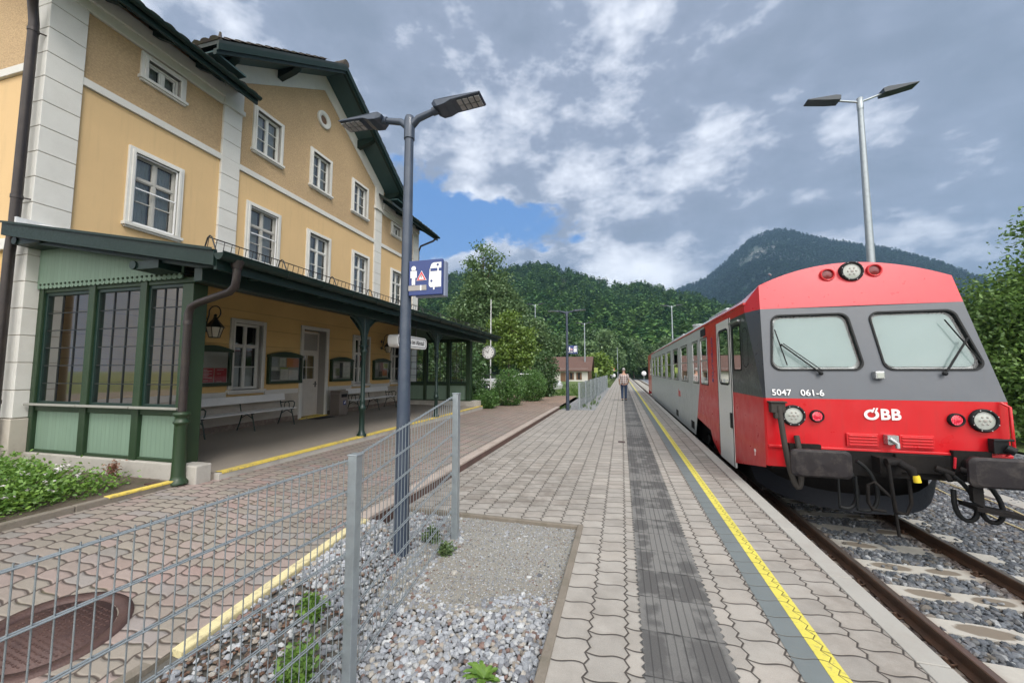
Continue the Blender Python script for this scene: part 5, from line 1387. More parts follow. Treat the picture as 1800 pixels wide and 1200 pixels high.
# roof skin
def roofmesh(y0, y1, mat, nm, lead=False):
    mb = MB(); m = 20; vs = []; 
    for y in (y0, y1):
        for i in range(m + 1):
            u = -1 + 2 * i / m
            x = TX + u * HW; z = 2.80 + .56 * (1 - abs(u) ** 2.4)
            if lead and y == y0:
                z = (3.06 + .30 * (1 - abs(u) ** 2.0)); x = TX + u * front_hw(3.06); yy = front_y(z) + .015 * abs(u)
                vs.append((x, yy, z))
            else: vs.append((x, y, z))
    mb.add(vs, [(i, i + 1, i + m + 2, i + m + 1) for i in range(m)], True); return mb.build(nm, mat, tr)
roofmesh(6.9, 8.1, 'train_roof_red_sheen', 'roof', True); roofmesh(8.1, 10.45, 'train_roof_red_sheen', 'roof'); roofmesh(10.45, 28.6, 'train_roof_silver', 'roof'); roofmesh(28.6, YB, 'train_roof_red_sheen', 'roof')
for s in (-1, 1): MB().add([(TX + s * front_hw(3.06), front_y(3.06) + .015, 3.06), (TX + s * HW, side_y(2.66) + .05, 2.80), (TX + s * HW, 8.1, 2.80)], [(0, 1, 2)]).build('corner_facet', 'train_roof_red_sheen', tr)
# side walls (near side with openings, far side plain with windows)
TW = [(10.22, 11.02), (11.42, 12.22), (13.15, 14.50)] + [(15.25 + 2.2 * k, 16.60 + 2.2 * k) for k in range(6)] + [(28.75, 29.6)]
TW[3:] = [(15.28, 16.62), (17.45, 18.80), (19.62, 20.97), (21.80, 23.15), (23.98, 25.33), (26.16, 27.51), (28.75, 29.7)]
SIDEH = [(a, c, 1.36, 2.50) for a, c in TW] + [(8.12, 9.20, -.12, 2.70), (7.50, 7.98, 1.70, 2.50)]
def trainside(s, y0, y1, z0, z1, mat, nm, cut=None):
    x = TX + s * HW
    hs = [(max(h[0], y0), min(h[1], y1), max(h[2], z0), min(h[3], z1)) for h in SIDEH]; hs = [h for h in hs if h[0] < h[1] and h[2] < h[3]]
    Y = sorted({y0, y1, *[h[0] for h in hs], *[h[1] for h in hs]}); Z = sorted({z0, z1, *[h[2] for h in hs], *[h[3] for h in hs]}); mb = MB()
    for i in range(len(Y) - 1):
        for j in range(len(Z) - 1):
            cy, cz_ = (Y[i] + Y[i + 1]) / 2, (Z[j] + Z[j + 1]) / 2
            if any(h[0] < cy < h[1] and h[2] < cz_ < h[3] for h in hs): continue
            mb.quad((x, Y[i], Z[j]), (x, Y[i + 1], Z[j]), (x, Y[i + 1], Z[j + 1]), (x, Y[i], Z[j + 1]))
    return mb.build(nm, mat, tr)
for s in (-1, 1):
    x = TX + s * HW
    # cab side: wedge between the nose edge and y=7.45
    mb = MB(); zs = np.linspace(1.30, 2.66, 6); vs = []
    for z in zs: vs += [(x, side_y(z), z), (x, 7.45, z)]
    mb.add(vs, [(2 * i, 2 * i + 1, 2 * i + 3, 2 * i + 2) for i in range(5)]); mb.build('cab_side', 'train_dark', tr)
    MB().add([(x, side_y(2.66), 2.66), (x, 7.45, 2.66), (x, 7.45, 2.80), (x, side_y(2.66) + .05, 2.80)], [(0, 1, 2, 3)]).build('cab_side', 'train_red', tr)
    MB().add([(x, side_y(.33), .30), (x, 8.12, .0), (x, 8.12, 1.30), (x, side_y(1.3), 1.30)], [(0, 1, 2, 3)]).build('cab_side', 'train_red', tr)
    trainside(s, 7.45, 8.12, 1.30, 2.66, 'train_dark', 'cab_side'); trainside(s, 7.45, 9.20, 2.66, 2.80, 'train_red', 'cab_side')
    trainside(s, 8.12, 9.20, 1.3, 2.7, 'train_red', 'cab_side')
    # red section behind the door with slanted rear edge: from (10.5,2.8) to (12.1,-.1)
    cut = lambda z: 10.50 + (2.80 - z) * .55
    for (za_, zb_) in ((1.36, 2.50),):
        pass
    mb = MB()  # strips between z levels
    mat_r = MB(); mat_s = MB()
    levels = [(2.50, 2.80), (1.36, 2.50), (.40, 1.36)]
    for (z0, z1) in levels:
        segs = [(9.20, 13.15)]
        holes_ = [h for h in TW[:2]] if z0 == 1.36 else []
        ys_ = [9.20] + [v for h in holes_ for v in h] + [13.15]
        for k in range(0, len(ys_), 2):
            a, c = ys_[k], ys_[k + 1]
            la, lb = cut(z0), cut(z1)
            A0, A1 = min(max(la, a), c), min(max(lb, a), c)
            # nz: split polygon by slanted line
            if A0 > a or A1 > a: mat_r.quad((x, a, z0), (x, A0, z0), (x, A1, z1), (x, a, z1))
            if A0 < c or A1 < c: mat_s.quad((x, A0, z0), (x, c, z0), (x, c, z1), (x, A1, z1))
    mat_r.add([(x, 9.20, -.10), (x, 9.30, -.10), (x, 9.95, .10), (x, 10.15, .30), (x, 11.82, .40), (x, 9.20, .40)], [(0, 1, 2, 3, 4, 5)])
    mat_r.build('body_side', 'train_red', tr)
    mat_s.quad((x, cut(.40), .40), (x, cut(-.12), -.12), (x, 13.15, -.12), (x, 13.15, .40)).build('body_side', 'train_silver', tr)
    trainside(s, 13.15, 28.6, -.12, 2.80, 'train_silver', 'body_side'); trainside(s, 28.6, YB, .2, 2.80, 'train_red', 'body_side')
    MB().quad((x, 28.6, -.12), (x, 28.6, .2), (x, 28.9, .2), (x, 28.7, -.12)).build('body_side', 'train_red', tr)
    # cantrail gutter
    MB().box(x - .02, x + .02, 7.2, YB, 2.795, 2.83).build('roof_gutter', 'train_red' , tr)
MB().quad((TX - HW, YB, -.1), (TX + HW, YB, -.1), (TX + HW, YB, 2.80), (TX - HW, YB, 2.80)).build('rear_end', 'train_red', tr)
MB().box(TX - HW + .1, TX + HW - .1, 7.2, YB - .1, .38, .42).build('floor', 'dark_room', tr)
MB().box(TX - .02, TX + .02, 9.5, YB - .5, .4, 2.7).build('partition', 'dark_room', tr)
# windows of the saloon
for s in (-1, 1):
    x = TX + s * HW
    for i, (a, c) in enumerate(TW):
        o = -1 if s < 0 else 1; mb = MB(); z0, z1 = 1.36, 2.50; X0, X1 = sorted((x - o * .03, x + o * .014))
        mb.box(X0, X1, a, a + .045, z0, z1); mb.box(X0, X1, c - .045, c, z0, z1); mb.box(X0, X1 - .001, a, c, z0, z0 + .045); mb.box(X0, X1 - .001, a, c, z1 - .045, z1); mb.box(X0, X1 - .002, a, c, 1.93, 1.965)
        w_ = mb.build('side_window', 'alu', tr, bevel=.006)
        MB().quad((x, a, z0), (x, c, z0), (x, c, 1.93), (x, a, 1.93)).build('pane', 'glass_dark', w_)
        if i != 3: MB().quad((x + .0, a, 1.96), (x, c, 1.96), (x, c, z1), (x, a, z1)).build('pane', 'glass_dark', w_)
        mb = MB(); X2, X3 = sorted((x - o * .001, x + o * .006)); mb.box(X2, X3, a - .02, a, z0 - .02, z1 + .02).box(X2, X3, c, c + .02, z0 - .02, z1 + .02).box(X2, X3, a, c, z0 - .02, z0).box(X2, X3, a, c, z1, z1 + .02); mb.build('window_seal', 'rubber', w_)
        # seat backs seen through the glass
        MB().box(x - o * .55, x - o * .50, a + .5, a + .62, .9, 1.9).box(x - o * 1.0, x - o * .15, a + .52, a + .6, .9, 1.75).build('seat_back', 'jeans', w_)
    # door
    a, c = 8.12, 9.20; o = -1 if s < 0 else 1; X0, X1 = sorted((x - o * .03, x + o * .012))
    mb = MB(); mb.box(X0, X1, a, a + .16, -.10, 2.70); mb.box(X0, X1, c - .16, c, -.10, 2.70); mb.box(X0, X1 - .001, a + .16, c - .16, -.10, 1.44); mb.box(X0, X1 - .001, a + .16, c - .16, 2.50, 2.70)
    d_ = mb.build('door', 'train_door', tr, bevel=.01)
    P = rrect(a + .17, c - .17, 1.45, 2.49, .12); Q = rrect(a + .13, c - .13, 1.41, 2.53, .15)
    mb = MB(); ringface(mb, P, Q, x + o * .015); mb.build('door_seal', 'rubber', d_)
    MB().add([(x, *p) for p in P], [tuple(range(len(P)))]).build('pane', 'glass_dark', d_)
    MB().box(*sorted((x + o * .012, x + o * .03)), a + .05, a + .16, .62, .90).build('handle', 'rubber', d_)
    MB().box(*sorted((x + o * .012, x + o * .02)), a - .005, a + .008, -.1, 2.7).box(*sorted((x + o * .0, x + o * .014)), c, c + .012, -.1, 2.7).build('door_seal', 'rubber', d_)
    # cab side window and hatch, grab rail
    a, c = 7.50, 7.98; P = rrect(a + .02, c - .02, 1.72, 2.48, .06); Q = rrect(a - .02, c + .02, 1.69, 2.52, .08)
    mb = MB(); ringface(mb, P, Q, x + o * .006); cw = mb.build('cab_window', 'rubber', tr); MB().add([(x, *p) for p in P], [tuple(range(len(P)))]).build('pane', 'glass_dark', cw)
    MB().box(*sorted((x + o * .012, x + o * .05)), 7.46, 8.06, 2.55, 2.585).build('rain_strip', 'alu', tr)
    Q = rrect(7.10, 7.40, 1.75, 2.42, .14); P = rrect(7.115, 7.385, 1.765, 2.405, .13); mb = MB(); ringface(mb, P, Q, x + o * .003); mb.build('hatch_outline', 'rubber', tr)
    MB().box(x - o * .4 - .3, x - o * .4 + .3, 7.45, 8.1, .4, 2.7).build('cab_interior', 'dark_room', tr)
x = TX - HW
mb = MB(); text_mb(mb, 'CITYSHUTTLE', .17, face_mx(x - .004, 9.72, 1.95) @ Matrix.Rotation(R(-90), 4, 'Z'), .003, .004, space=.95); mb.build('lettering', 'blue_sign', tr)
mb = MB(); text_mb(mb, '\u00d6BB', .30, face_mx(x - .004, 15.2, .86), .003, .006); mb.build('lettering', 'train_red', tr)
mb = MB()
for k in range(3): mb.box(x - .006, x, 13.6 + k * .45, 13.66 + k * .45, .78, .95)
mb.build('lettering', 'alu', tr)
MB().box(x - .008, x, 10.35, 10.95, 2.56, 2.74).build('vent_grille', 'plough', tr)
MB().box(x - .004, x + .0, 6.95, 7.02, .43, .47).box(x - .004, x, 6.98, 7.0, .37, .43).build('marking', 'train_text', tr)
mb = MB()
for y in (12.3, 15.6, 15.9): mb.box(x - .006, x, y, y + .5 if y == 12.3 else y + .22, .0, .22)
mb.build('access_flap', 'underframe', tr)
# underframe, bogies, wheels
MB().box(TX - 1.12, TX + 1.12, 7.55, YB - .3, -.30, .34).box(TX - 1.3, TX + 1.3, 13, 27.5, -.28, -.0).build('underframe', 'underframe', tr)
for yc in (10.4, 28.9):
    MB().box(TX - 1.12, TX - 1.0, yc - 1.6, yc + 1.6, -.28, .02).box(TX + 1.0, TX + 1.12, yc - 1.6, yc + 1.6, -.28, .02).box(TX - 1.1, TX + 1.1, yc - .3, yc + .3, -.25, .1).build('bogie_frame', 'underframe', tr)
    for dy in (-1.15, 1.15):
        for s in (-1, 1):
            w_ = MB().lathe([(.0, -.06), (.42, -.06), (.45, -.06), (.45, .02), (.47, .03), (.47, .06), (0, .06)] if s > 0 else [(.0, -.06), (.47, -.06), (.47, -.03), (.45, -.02), (.45, .06), (0, .06)], (3.40 + s * .736, yc + dy, -.15), 28, 'x').build('wheel', 'rail', tr)
        MB().tube([(TX - 1.16, yc + dy, -.15), (TX - 1.0, yc + dy, -.15)], .13, 12).build('axle_box', 'underframe', tr)
    for dy in (-.5, .5): MB().tube([(TX - 1.08, yc + dy, -.25), (TX - 1.08, yc + dy, .2)], .08, 8).build('spring', 'underframe', tr)
# lower front: apron lip, headstock, plough
MB().box(TX - 1.34, TX + 1.34, 6.44, 6.52, .60, .635).build('lip', 'train_red', tr, bevel=.008)
MB().box(TX - 1.30, TX + 1.20, 6.50, 6.9, .30, .60).build('headstock', 'underframe', tr)
# cut-outs: the red apron stops at z=.62 between the buffers; a near-black block in front stands for the shade of the opening
MB().box(TX - .95, TX + .95, 6.425, 6.50, .28, .605).build('recess_shade', 'underframe', tr)
MB().box(TX + .10, TX + .62, 6.38, 6.44, .36, .60).build('headstock_plate', 'underframe', tr, bevel=.01)
mb = MB(); pf = []
for k in range(15):
    u = -1 + 2 * k / 14; pf.append((TX + u * 1.36, 6.92 + .75 * abs(u) ** 2.0))
vs = [(x_, y_, -.10 + .42 * abs((x_ - TX) / 1.36) ** 4) for x_, y_ in pf] + [(x_ * 1.0 + (x_ - TX) * -.12, y_ - .10, -.33 + .16 * abs((x_ - TX) / 1.36) ** 6) for x_, y_ in pf]
mb.add(vs, [(i, i + 1, i + 16, i + 15) for i in range(14)], True); mb.build('plough', 'plough', tr)
# buffers
for s in (-1, 1):
    xc = TX + s * .91; zc = .50
    MB().tube([(xc, 6.5, zc), (xc, 6.18, zc)], .125, 20).tube([(xc, 6.2, zc), (xc, 6.02, zc)], .09, 18).box(xc - .19, xc + .19, 6.40, 6.46, zc - .17, zc + .17).build('buffer_housing', 'underframe', tr)
    hw_, hh, r = .335, .175, .07; P = []
    for (cx, cz_, a0) in ((hw_ - r, -hh + r, -90), (hw_ - r, hh - r, 0), (-hw_ + r, hh - r, 90), (-hw_ + r, -hh + r, 180)):
        for k in range(6): a = R(a0 + 90 * k / 5); P.append((xc + cx + r * math.cos(a), zc + cz_ + r * math.sin(a)))
    n = len(P); mb = MB(); vs = [(p[0], 6.0, p[1]) for p in P] + [(p[0], 5.965, p[1]) for p in P] + [(xc + (p[0] - xc) * .85, 5.94, zc + (p[1] - zc) * .85) for p in P] + [(xc, 5.93, zc)]
    mb.add(vs, [tuple(reversed(range(n)))] + [(i, (i + 1) % n, (i + 1) % n + n, i + n) for i in range(n)] + [(i + n, (i + 1) % n + n, (i + 1) % n + 2 * n, i + 2 * n) for i in range(n)] + [(i + 2 * n, (i + 1) % n + 2 * n, 3 * n) for i in range(n)], False)
    mb.build('buffer', 'buffer_face', tr)
    MB().prism([(xc - .28, zc - .17), (xc - .18, zc - .17), (xc - .18, zc - .42), (xc - .28, zc - .36)], 6.02, 6.08).prism([(xc - .28, zc - .40), (xc + .25, zc - .50), (xc + .25, zc - .54), (xc - .28, zc - .45)], 5.98, 6.25).build('shunter_step', 'underframe', tr) if s > 0 else None
# coupling, hoses
mb = MB(); xc = TX - .04
mb.box(xc - .10, xc + .12, 6.25, 6.45, .36, .56); mb.tube([(xc - .06, 6.2, .52), (xc + .10, 6.2, .52)], .05, 10)
mb.tube([(xc - .06, 6.16, .50), (xc - .05, 6.14, .2), (xc - .02, 6.16, -.08), (xc + .04, 6.18, -.10)], .022, 8); mb.tube([(xc + .13, 6.14, .34), (xc + .14, 6.14, .05), (xc + .10, 6.16, -.10), (xc - .0, 6.18, -.10)], .020, 8)
mb.tube([(xc + .06, 6.16, .52), (xc + .14, 6.10, .46), (xc + .16, 6.08, .34)], [.045, .05, .035], 10)
mb.tube([(xc - .06, 6.16, .10), (xc - .20, 6.2, .26), (xc - .27, 6.2, .22), (xc - .28, 6.2, .0), (xc - .24, 6.2, -.09), (xc - .1, 6.2, -.1)], .020, 8)
mb.tube([(xc - .0, 6.2, -.05), (xc + .02, 6.2, -.40)], .018, 8)
mb.build('coupling', 'underframe', tr)
MB().tube([(xc + .16, 6.065, .40), (xc + .17, 6.06, .32)], .038, 8).build('coupling_tag', 'yellow_tag', tr)
def hose(P, m='hose', r=.026): MB().tube(P, r, 10).build('hose', m, tr)
def bez(P, n=18):
    P = [Vector(p) for p in P]; out = []
    for k in range(n + 1):
        t_ = k / n; Q = P[:]
        while len(Q) > 1: Q = [Q[i].lerp(Q[i + 1], t_) for i in range(len(Q) - 1)]
        out.append(Q[0])
    return out
hose(bez([(2.14, 6.36, 1.20), (2.16, 6.32, .8), (2.18, 6.30, .4), (2.26, 6.28, -.30), (2.40, 6.28, -.12), (2.36, 6.30, .5), (2.36, 6.42, .78)]), 'hose', .036)
MB().box(2.04, 2.22, 6.34, 6.46, 1.10, 1.24).box(2.08, 2.18, 6.33, 6.42, 1.02, 1.10).box(2.02, 2.24, 6.32, 6.46, 1.24, 1.262).build('cable_socket', 'hose', tr, bevel=.01)
for (xa, xb, zb_, y_) in ((2.98, 3.16, .10, 6.28), (2.80, 2.95, .06, 6.32)):
    hose(bez([(xa, y_, .50), (xb + .06, y_, .35), (xb + .08, y_, .0), (xb + .02, y_, -.2), (xa - .02, y_, -.12)]), 'rubber', .024); hose([(xa - .02, y_, -.12), (xa - .02, y_, .3)], 'rubber', .014)
for k, (xa, tagc) in enumerate(((3.98, 'sign_red'), (4.22, 'yellow_tag'))):
    hose(bez([(xa - .12, 6.3, .42), (xa + .04, 6.22, .42), (xa + .20, 6.22, .20), (xa + .30, 6.22, -.12), (xa + .20, 6.22, -.28), (xa - .10, 6.22, -.24), (xa - .04, 6.24, .0), (xa - .02, 6.26, .22)]), 'rubber', .026)
    MB().tube([(xa - .16, 6.3, .46), (xa - .02, 6.24, .40)], .04, 8).tube([(xa - .08, 6.27, .42), (xa - .08, 6.2, .33)], .03, 8).build('air_cock', 'underframe', tr)
    MB().tube([(xa + .06, 6.34, .46), (xa + .07, 6.33, .60)], .014, 6).build('cock_handle', tagc, tr)
# grille and bracket in the middle
for (a, c) in ((2.96, 3.32), (3.55, 3.92)):
    mb = MB(); mb.box(a, c, 6.435, 6.46, .66, .84)
    for k in range(4): mb.box(a + .02, c - .02, 6.42, 6.437, .68 + k * .04, .70 + k * .04)
    mb.build('grille', 'train_red', tr, bevel=.005)
MB().box(3.38, 3.50, 6.36, 6.45, .72, .84).tube([(3.40, 6.36, .80), (3.47, 6.34, .74), (3.47, 6.34, .68)], .028, 8).build('lamp_bracket', 'alu', tr)
MB().box(3.36, 3.47, front_y(1.66) - .07, front_y(1.66) + .02, 1.58, 1.69).build('work_lamp', 'alu', tr, bevel=.015); MB().box(3.375, 3.455, front_y(1.66) - .075, front_y(1.66) - .068, 1.60, 1.67).build('work_lamp_lens', 'lens', tr)
# lights
def round_light(x, z, r, lens, name, ringm='rubber', yoff=0.0):
    y = front_y(z) + .01 + yoff
    o = MB().lathe([(r * .80, -.02), (r * .82, .03), (r, .045), (r * 1.06, .03), (r * 1.06, -.03)][::1], (x, y - .05, z), 28, 'y')
    pr = [(r * 1.08, .05), (r * 1.08, -.01), (r * 1.0, -.03), (r * .86, -.03), (r * .80, .0)]
    o = MB().lathe(pr, (x, y - .02, z), 28, 'y').build(name, ringm, tr)
    mb = MB().lathe([(0, -.018), (r * .4, -.015), (r * .82, -.004)], (x, y - .02, z), 28, 'y'); mb.build('lens', lens, o)
    if lens == 'lens':
        mb = MB()
        for (rr, n, s_) in ((0, 1, .16), (.36, 6, .09)):
            for k in range(n):
                a = 2 * math.pi * k / n; mb.lathe([(0, -.026), (r * s_, -.020)], (x + rr * r * math.cos(a), y - .02, z + rr * r * math.sin(a)), 10, 'y')
        mb.build('led_dots', 'sign_grey', o)
        mb = MB()
        for k in range(8): a = 2 * math.pi * (k + .5) / 8; mb.ball((x + r * .97 * math.cos(a), y - .052, z + r * .97 * math.sin(a)), .008, 3)
        mb.build('bolt', 'alu', o)
    return o
round_light(2.345, 1.06, .138, 'lens', 'headlight'); round_light(4.445, 1.06, .138, 'lens', 'headlight')
round_light(2.63, 1.06, .080, 'tail_light', 'tail_lamp'); round_light(4.165, 1.06, .080, 'tail_light', 'tail_lamp')
round_light(3.385, 3.20, .142, 'lens', 'headlight', yoff=-.03)
round_light(3.08, 3.17, .092, 'marker_dark_red', 'marker_lamp', 'train_red'); round_light(3.68, 3.20, .092, 'marker_dark_red', 'marker_lamp', 'train_red')
mb = MB().box(4.46, 4.61, 6.36, 6.45, .66, .84); mb.tube([(4.46, 6.36, .83), (4.64, 6.34, .84)], .016, 6).tube([(4.56, 6.34, .74), (4.62, 6.30, .70)], .05, 8); mb.build('socket_box', 'rubber', tr, bevel=.02)
MB().tube([(4.62, 6.44, 1.29), (4.665, 6.385, 1.24), (4.67, 6.385, .70), (4.63, 6.44, .64)], .017, 8).build('grab_rail', 'train_red', tr)
MB().tube([(2.30, 6.87, 3.20), (2.26, 6.85, 3.22)], .012, 6).build('roof_step', 'alu', tr)
# wipers
def wiper(px_, pz_, ex, ez_, bx0, bz0, bx1, bz1):
    Y = lambda z, o: front_y(z) - o
    mb = MB(); A = (px_, Y(pz_, .03), pz_); B = (ex, Y(ez_, .06), ez_)
    mb.tube([A, B], .011, 6).tube([(A[0] + .03, A[1], A[2] + .03), (B[0] + .02, B[1], B[2] + .02)], .007, 5).tube([(bx0, Y(bz0, .045), bz0), (bx1, Y(bz1, .045), bz1)], .009, 5)
    mb.ball(A, .03, 5); mb.ball(B, .018, 4); mb.build('wiper', 'rubber', tr)
wiper(2.74, 1.66, 2.30, 2.08, 2.245, 2.32, 2.335, 1.78); wiper(4.14, 1.66, 4.46, 2.12, 4.30, 2.40, 4.545, 1.80)
# numbers and logo
mb = MB(); z = 1.375; Mx = lambda x_, z_: Matrix.Translation((x_, front_y(z_) - .004, z_)) @ Matrix.Rotation(math.atan(.275), 4, 'X').inverted() @ Matrix(((1, 0, 0, 0), (0, 0, -1, 0), (0, 1, 0, 0), (0, 0, 0, 1)))
text_mb(mb, '5047', .124, Mx(2.22, z + .005), .003, .0008); mb.build('number', 'train_text', tr); mb = MB(); text_mb(mb, '061-6', .124, Mx(2.60, z + .005), .003, .0008); mb.build('number', 'train_text', tr)
mb = MB(); text_mb(mb, 'BB', .198, face_y(3.475, 6.446, 1.10), .004, .0065, space=1.06)
mb.v = [(q[0], q[1], q[2]) for q in mb.v]
cx, cz_ = 3.262, 1.10; n = 40; ring = []
for k in range(n + 1):
    a = R(78 + 330 * k / n); ring.append(a)
vs = []
for a in ring: vs += [(cx + .048 * math.cos(a), 6.442, cz_ + .040 * math.sin(a)), (cx + .085 * math.cos(a), 6.442, cz_ + .071 * math.sin(a))]
mb.add(vs, [(2 * i, 2 * i + 1, 2 * i + 3, 2 * i + 2) for i in range(n)])
for k in (0, 1): 
    a_, c_ = (cx + .0 + k * .034, cz_ + .030), (cx + .022 + k * .034, cz_ + .092); mb.add([(a_[0], 6.441, a_[1]), (a_[0] + .020, 6.441, a_[1]), (c_[0] + .024, 6.441, c_[1]), (c_[0] + .002, 6.441, c_[1])], [(0, 1, 2, 3)])
mb.build('operator_lettering', 'train_text', tr)
# roof fittings
MB().lathe([(.26, 0), (.26, .10), (.30, .12), (.28, .16), (0, .18)], (TX - .35, 16.5, 3.34), 20).build('roof_vent', 'train_roof_silver', tr)
MB().box(TX - .5, TX + .5, 12.0, 14.2, 3.33, 3.46).box(TX - .5, TX + .5, 20, 24, 3.33, 3.46).build('roof_unit', 'train_roof_silver', tr, bevel=.03)
MB().tube([(TX - .75, 8.2, 3.20), (TX - .75, 27, 3.20)], .012, 5).build('roof_rail', 'pipe_brown', tr)
# ------------------------------------------------------------------ vegetation
def leaf_quads(C, size, n, spread, up=.3, flat=1.0, aspect=.55):
    """C (m,3) clump centres -> leaf quads around them"""
    m = len(C); P = np.repeat(C, n, 0) + RNG.normal(size=(m * n, 3)) * spread * np.array([1, 1, flat])
    k = m * n; nr = RNG.normal(size=(k, 3)); nr[:, 2] = np.abs(nr[:, 2]) + up; nr /= np.linalg.norm(nr, axis=1)[:, None]
    t = np.cross(nr, RNG.normal(size=(k, 3))); t /= np.linalg.norm(t, axis=1)[:, None]; b = np.cross(nr, t)
    s = (size * RNG.uniform(.6, 1.3, k))[:, None]
    t = t * s; b = b * s * aspect
    V = np.stack([P - t, P + b * 1.0 + t * .1, P + t, P - b * 1.0 + t * .1], 1)
    return V.reshape(-1, 3), (np.arange(k * 4).reshape(-1, 4)), np.repeat(RNG.uniform(0, 1, m), n) * .6 + RNG.uniform(0, .4, k)
WOB = 1.0
def blob_points(blobs, dens, shell=.75):
    out = []
    for (x, y, z, rx, ry, rz) in blobs:
        n = max(int(dens * (rx * ry + ry * rz + rx * rz)), 4); d = RNG.normal(size=(n, 3)); d /= np.linalg.norm(d, axis=1)[:, None]
        r = np.where(RNG.uniform(size=n) < .75, RNG.uniform(shell, 1.05, n), RNG.uniform(.25, shell, n))[:, None]
        wob = 1 + WOB * (.16 * np.sin(d[:, :1] * 5 + x) * np.cos(d[:, 1:2] * 4 + y) + .1 * np.sin(d[:, 2:] * 7 + z))
        out.append(np.array([x, y, z]) + d * r * wob * np.array([rx, ry, rz]))
    return np.concatenate(out)
def trunk(mb, base, top, r, limbs, lrnd=0.2):
    b, t = Vector(base), Vector(top); n = 6; P = [b.lerp(t, k / n) + Vector((random.uniform(-1, 1), random.uniform(-1, 1), 0)) * r * .6 * (k > 0) for k in range(n + 1)]
    mb.tube(P, [r * (1.25 if k == 0 else 1 - .7 * k / n) for k in range(n + 1)], 8)
    for l in limbs:
        l = Vector(l); k = random.randint(2, 5); s = P[k]; m_ = s.lerp(l, .5) + Vector((0, 0, .12 * (l - s).length)); mb.tube([s, m_, l], [r * .45, r * .28, r * .08], 6)
def tree(name, base, blobs, label, leaf, lsize=.2, dens=14, per=14, spread=.35, r=.18, group=None, cat='tree', up=.3, flat=.7, key='foliage', trunk_top=None, shell=.72):
    t = empty(name, base, label, cat, group)
    C = blob_points(blobs, dens, shell); V, F, rn = leaf_quads(C, lsize, per, spread, up, flat)
    np_mesh('crown', V, F, leaf, t, rn)
    if r:
        z1 = max(q[2] + q[5] * .4 for q in blobs); cx = np.mean([q[0] for q in blobs]); cy = np.mean([q[1] for q in blobs])
        mb = MB(); trunk(mb, base, trunk_top or (cx, cy, z1), r, [(q[0], q[1], q[2]) for q in blobs for _ in range(2)]); mb.build('trunk', 'bark', t)
    return t
# tall tree behind the canopy: dense below, airy top
bl = [(-13.5, 36, 4.2, 3.2, 3, 2.6), (-16.2, 36, 4.4, 2.2, 2.4, 2.4), (-10.9, 35.5, 4.5, 2.4, 2.4, 2.6), (-12.2, 36, 7.3, 2.9, 2.6, 2.0), (-14.6, 36, 7.4, 2.2, 2.2, 1.9), (-10.3, 35.6, 7.4, 1.5, 1.6, 1.4), (-13.4, 36, 9.6, 2.0, 2, 1.6), (-11.6, 36, 9.3, 1.5, 1.5, 1.2)]
tt = tree('leafy_tree', (-13.2, 36, 0), bl, 'tall leafy tree with an airy top rising behind the clock and the canopy end', 'leaf_mid', .15, 34, 16, .34, .26, shell=.6)
C = blob_points([(-13.6, 36, 11.6, 1.8, 1.6, 1.5), (-12.2, 36, 12.9, 1.2, 1.2, 1.0), (-14.6, 36, 12.4, .9, 1, .8), (-13.4, 36, 14.0, .8, .8, .7), (-11.3, 36, 11.2, .9, .9, .8)], 8, .5); V, F, rn = leaf_quads(C, .15, 16, .26); np_mesh('crown', V, F, 'leaf_mid', tt, rn)
mb = MB(); trunk(mb, (-13.2, 36, 8), (-13.2, 36, 13.4), .13, [(-14.6, 36, 12.2), (-12, 36, 12.8), (-12.3, 36, 11.3), (-14.4, 36, 11.2), (-13.5, 36, 14)]); mb.build('branch', 'bark', tt)
tree('leafy_tree', (-9.2, 31, 0), [(-9.4, 31, 3.4, 1.6, 1.6, 1.4), (-8.0, 31, 4.3, 1.1, 1.2, 1.1), (-9.9, 31, 5.2, 1.2, 1.3, .9), (-7.6, 31, 2.7, 1.1, 1.2, 1.0), (-8.9, 31, 6.0, .8, .8, .6)], 'small bright yellow green tree between the clock and the far lamp', 'leaf_yellow', .13, 26, 14, .25, .12)
tree('leafy_tree', (-11.8, 26, 0), [(-11.3, 26, 1.8, 1.3, 1.3, 1.6), (-12.8, 26, 2.2, 1.4, 1.4, 1.9), (-10.3, 26, 1.5, .9, 1, 1.3)], 'dark dense shrub tree seen through the far glazed screen', 'leaf_dark', .13, 30, 14, .25, .1)
tree('leafy_tree', (-14.5, 22, 0), [(-14.0, 22, 2.6, 2.2, 2.0, 2.5), (-16.6, 22, 3.0, 2.2, 2, 2.8), (-11.9, 21.2, 1.9, 1.3, 1.3, 1.8)], 'dark broad tree beyond the far end of the station', 'leaf_dark', .14, 22, 14, .3, .15)
tree('leafy_tree', (-8.6, 40, 0), [(-8.4, 40, 4.9, 1.6, 1.6, 1.3), (-9.2, 40, 6.4, 1.4, 1.4, 1.2), (-7.2, 40, 4.2, 1.2, 1.2, .9), (-9.6, 40, 3.4, 1.2, 1.2, 1.4)], 'olive green tree between the yellow green tree and the far lamp', 'leaf_mid', .17, 20, 14, .3, .14)
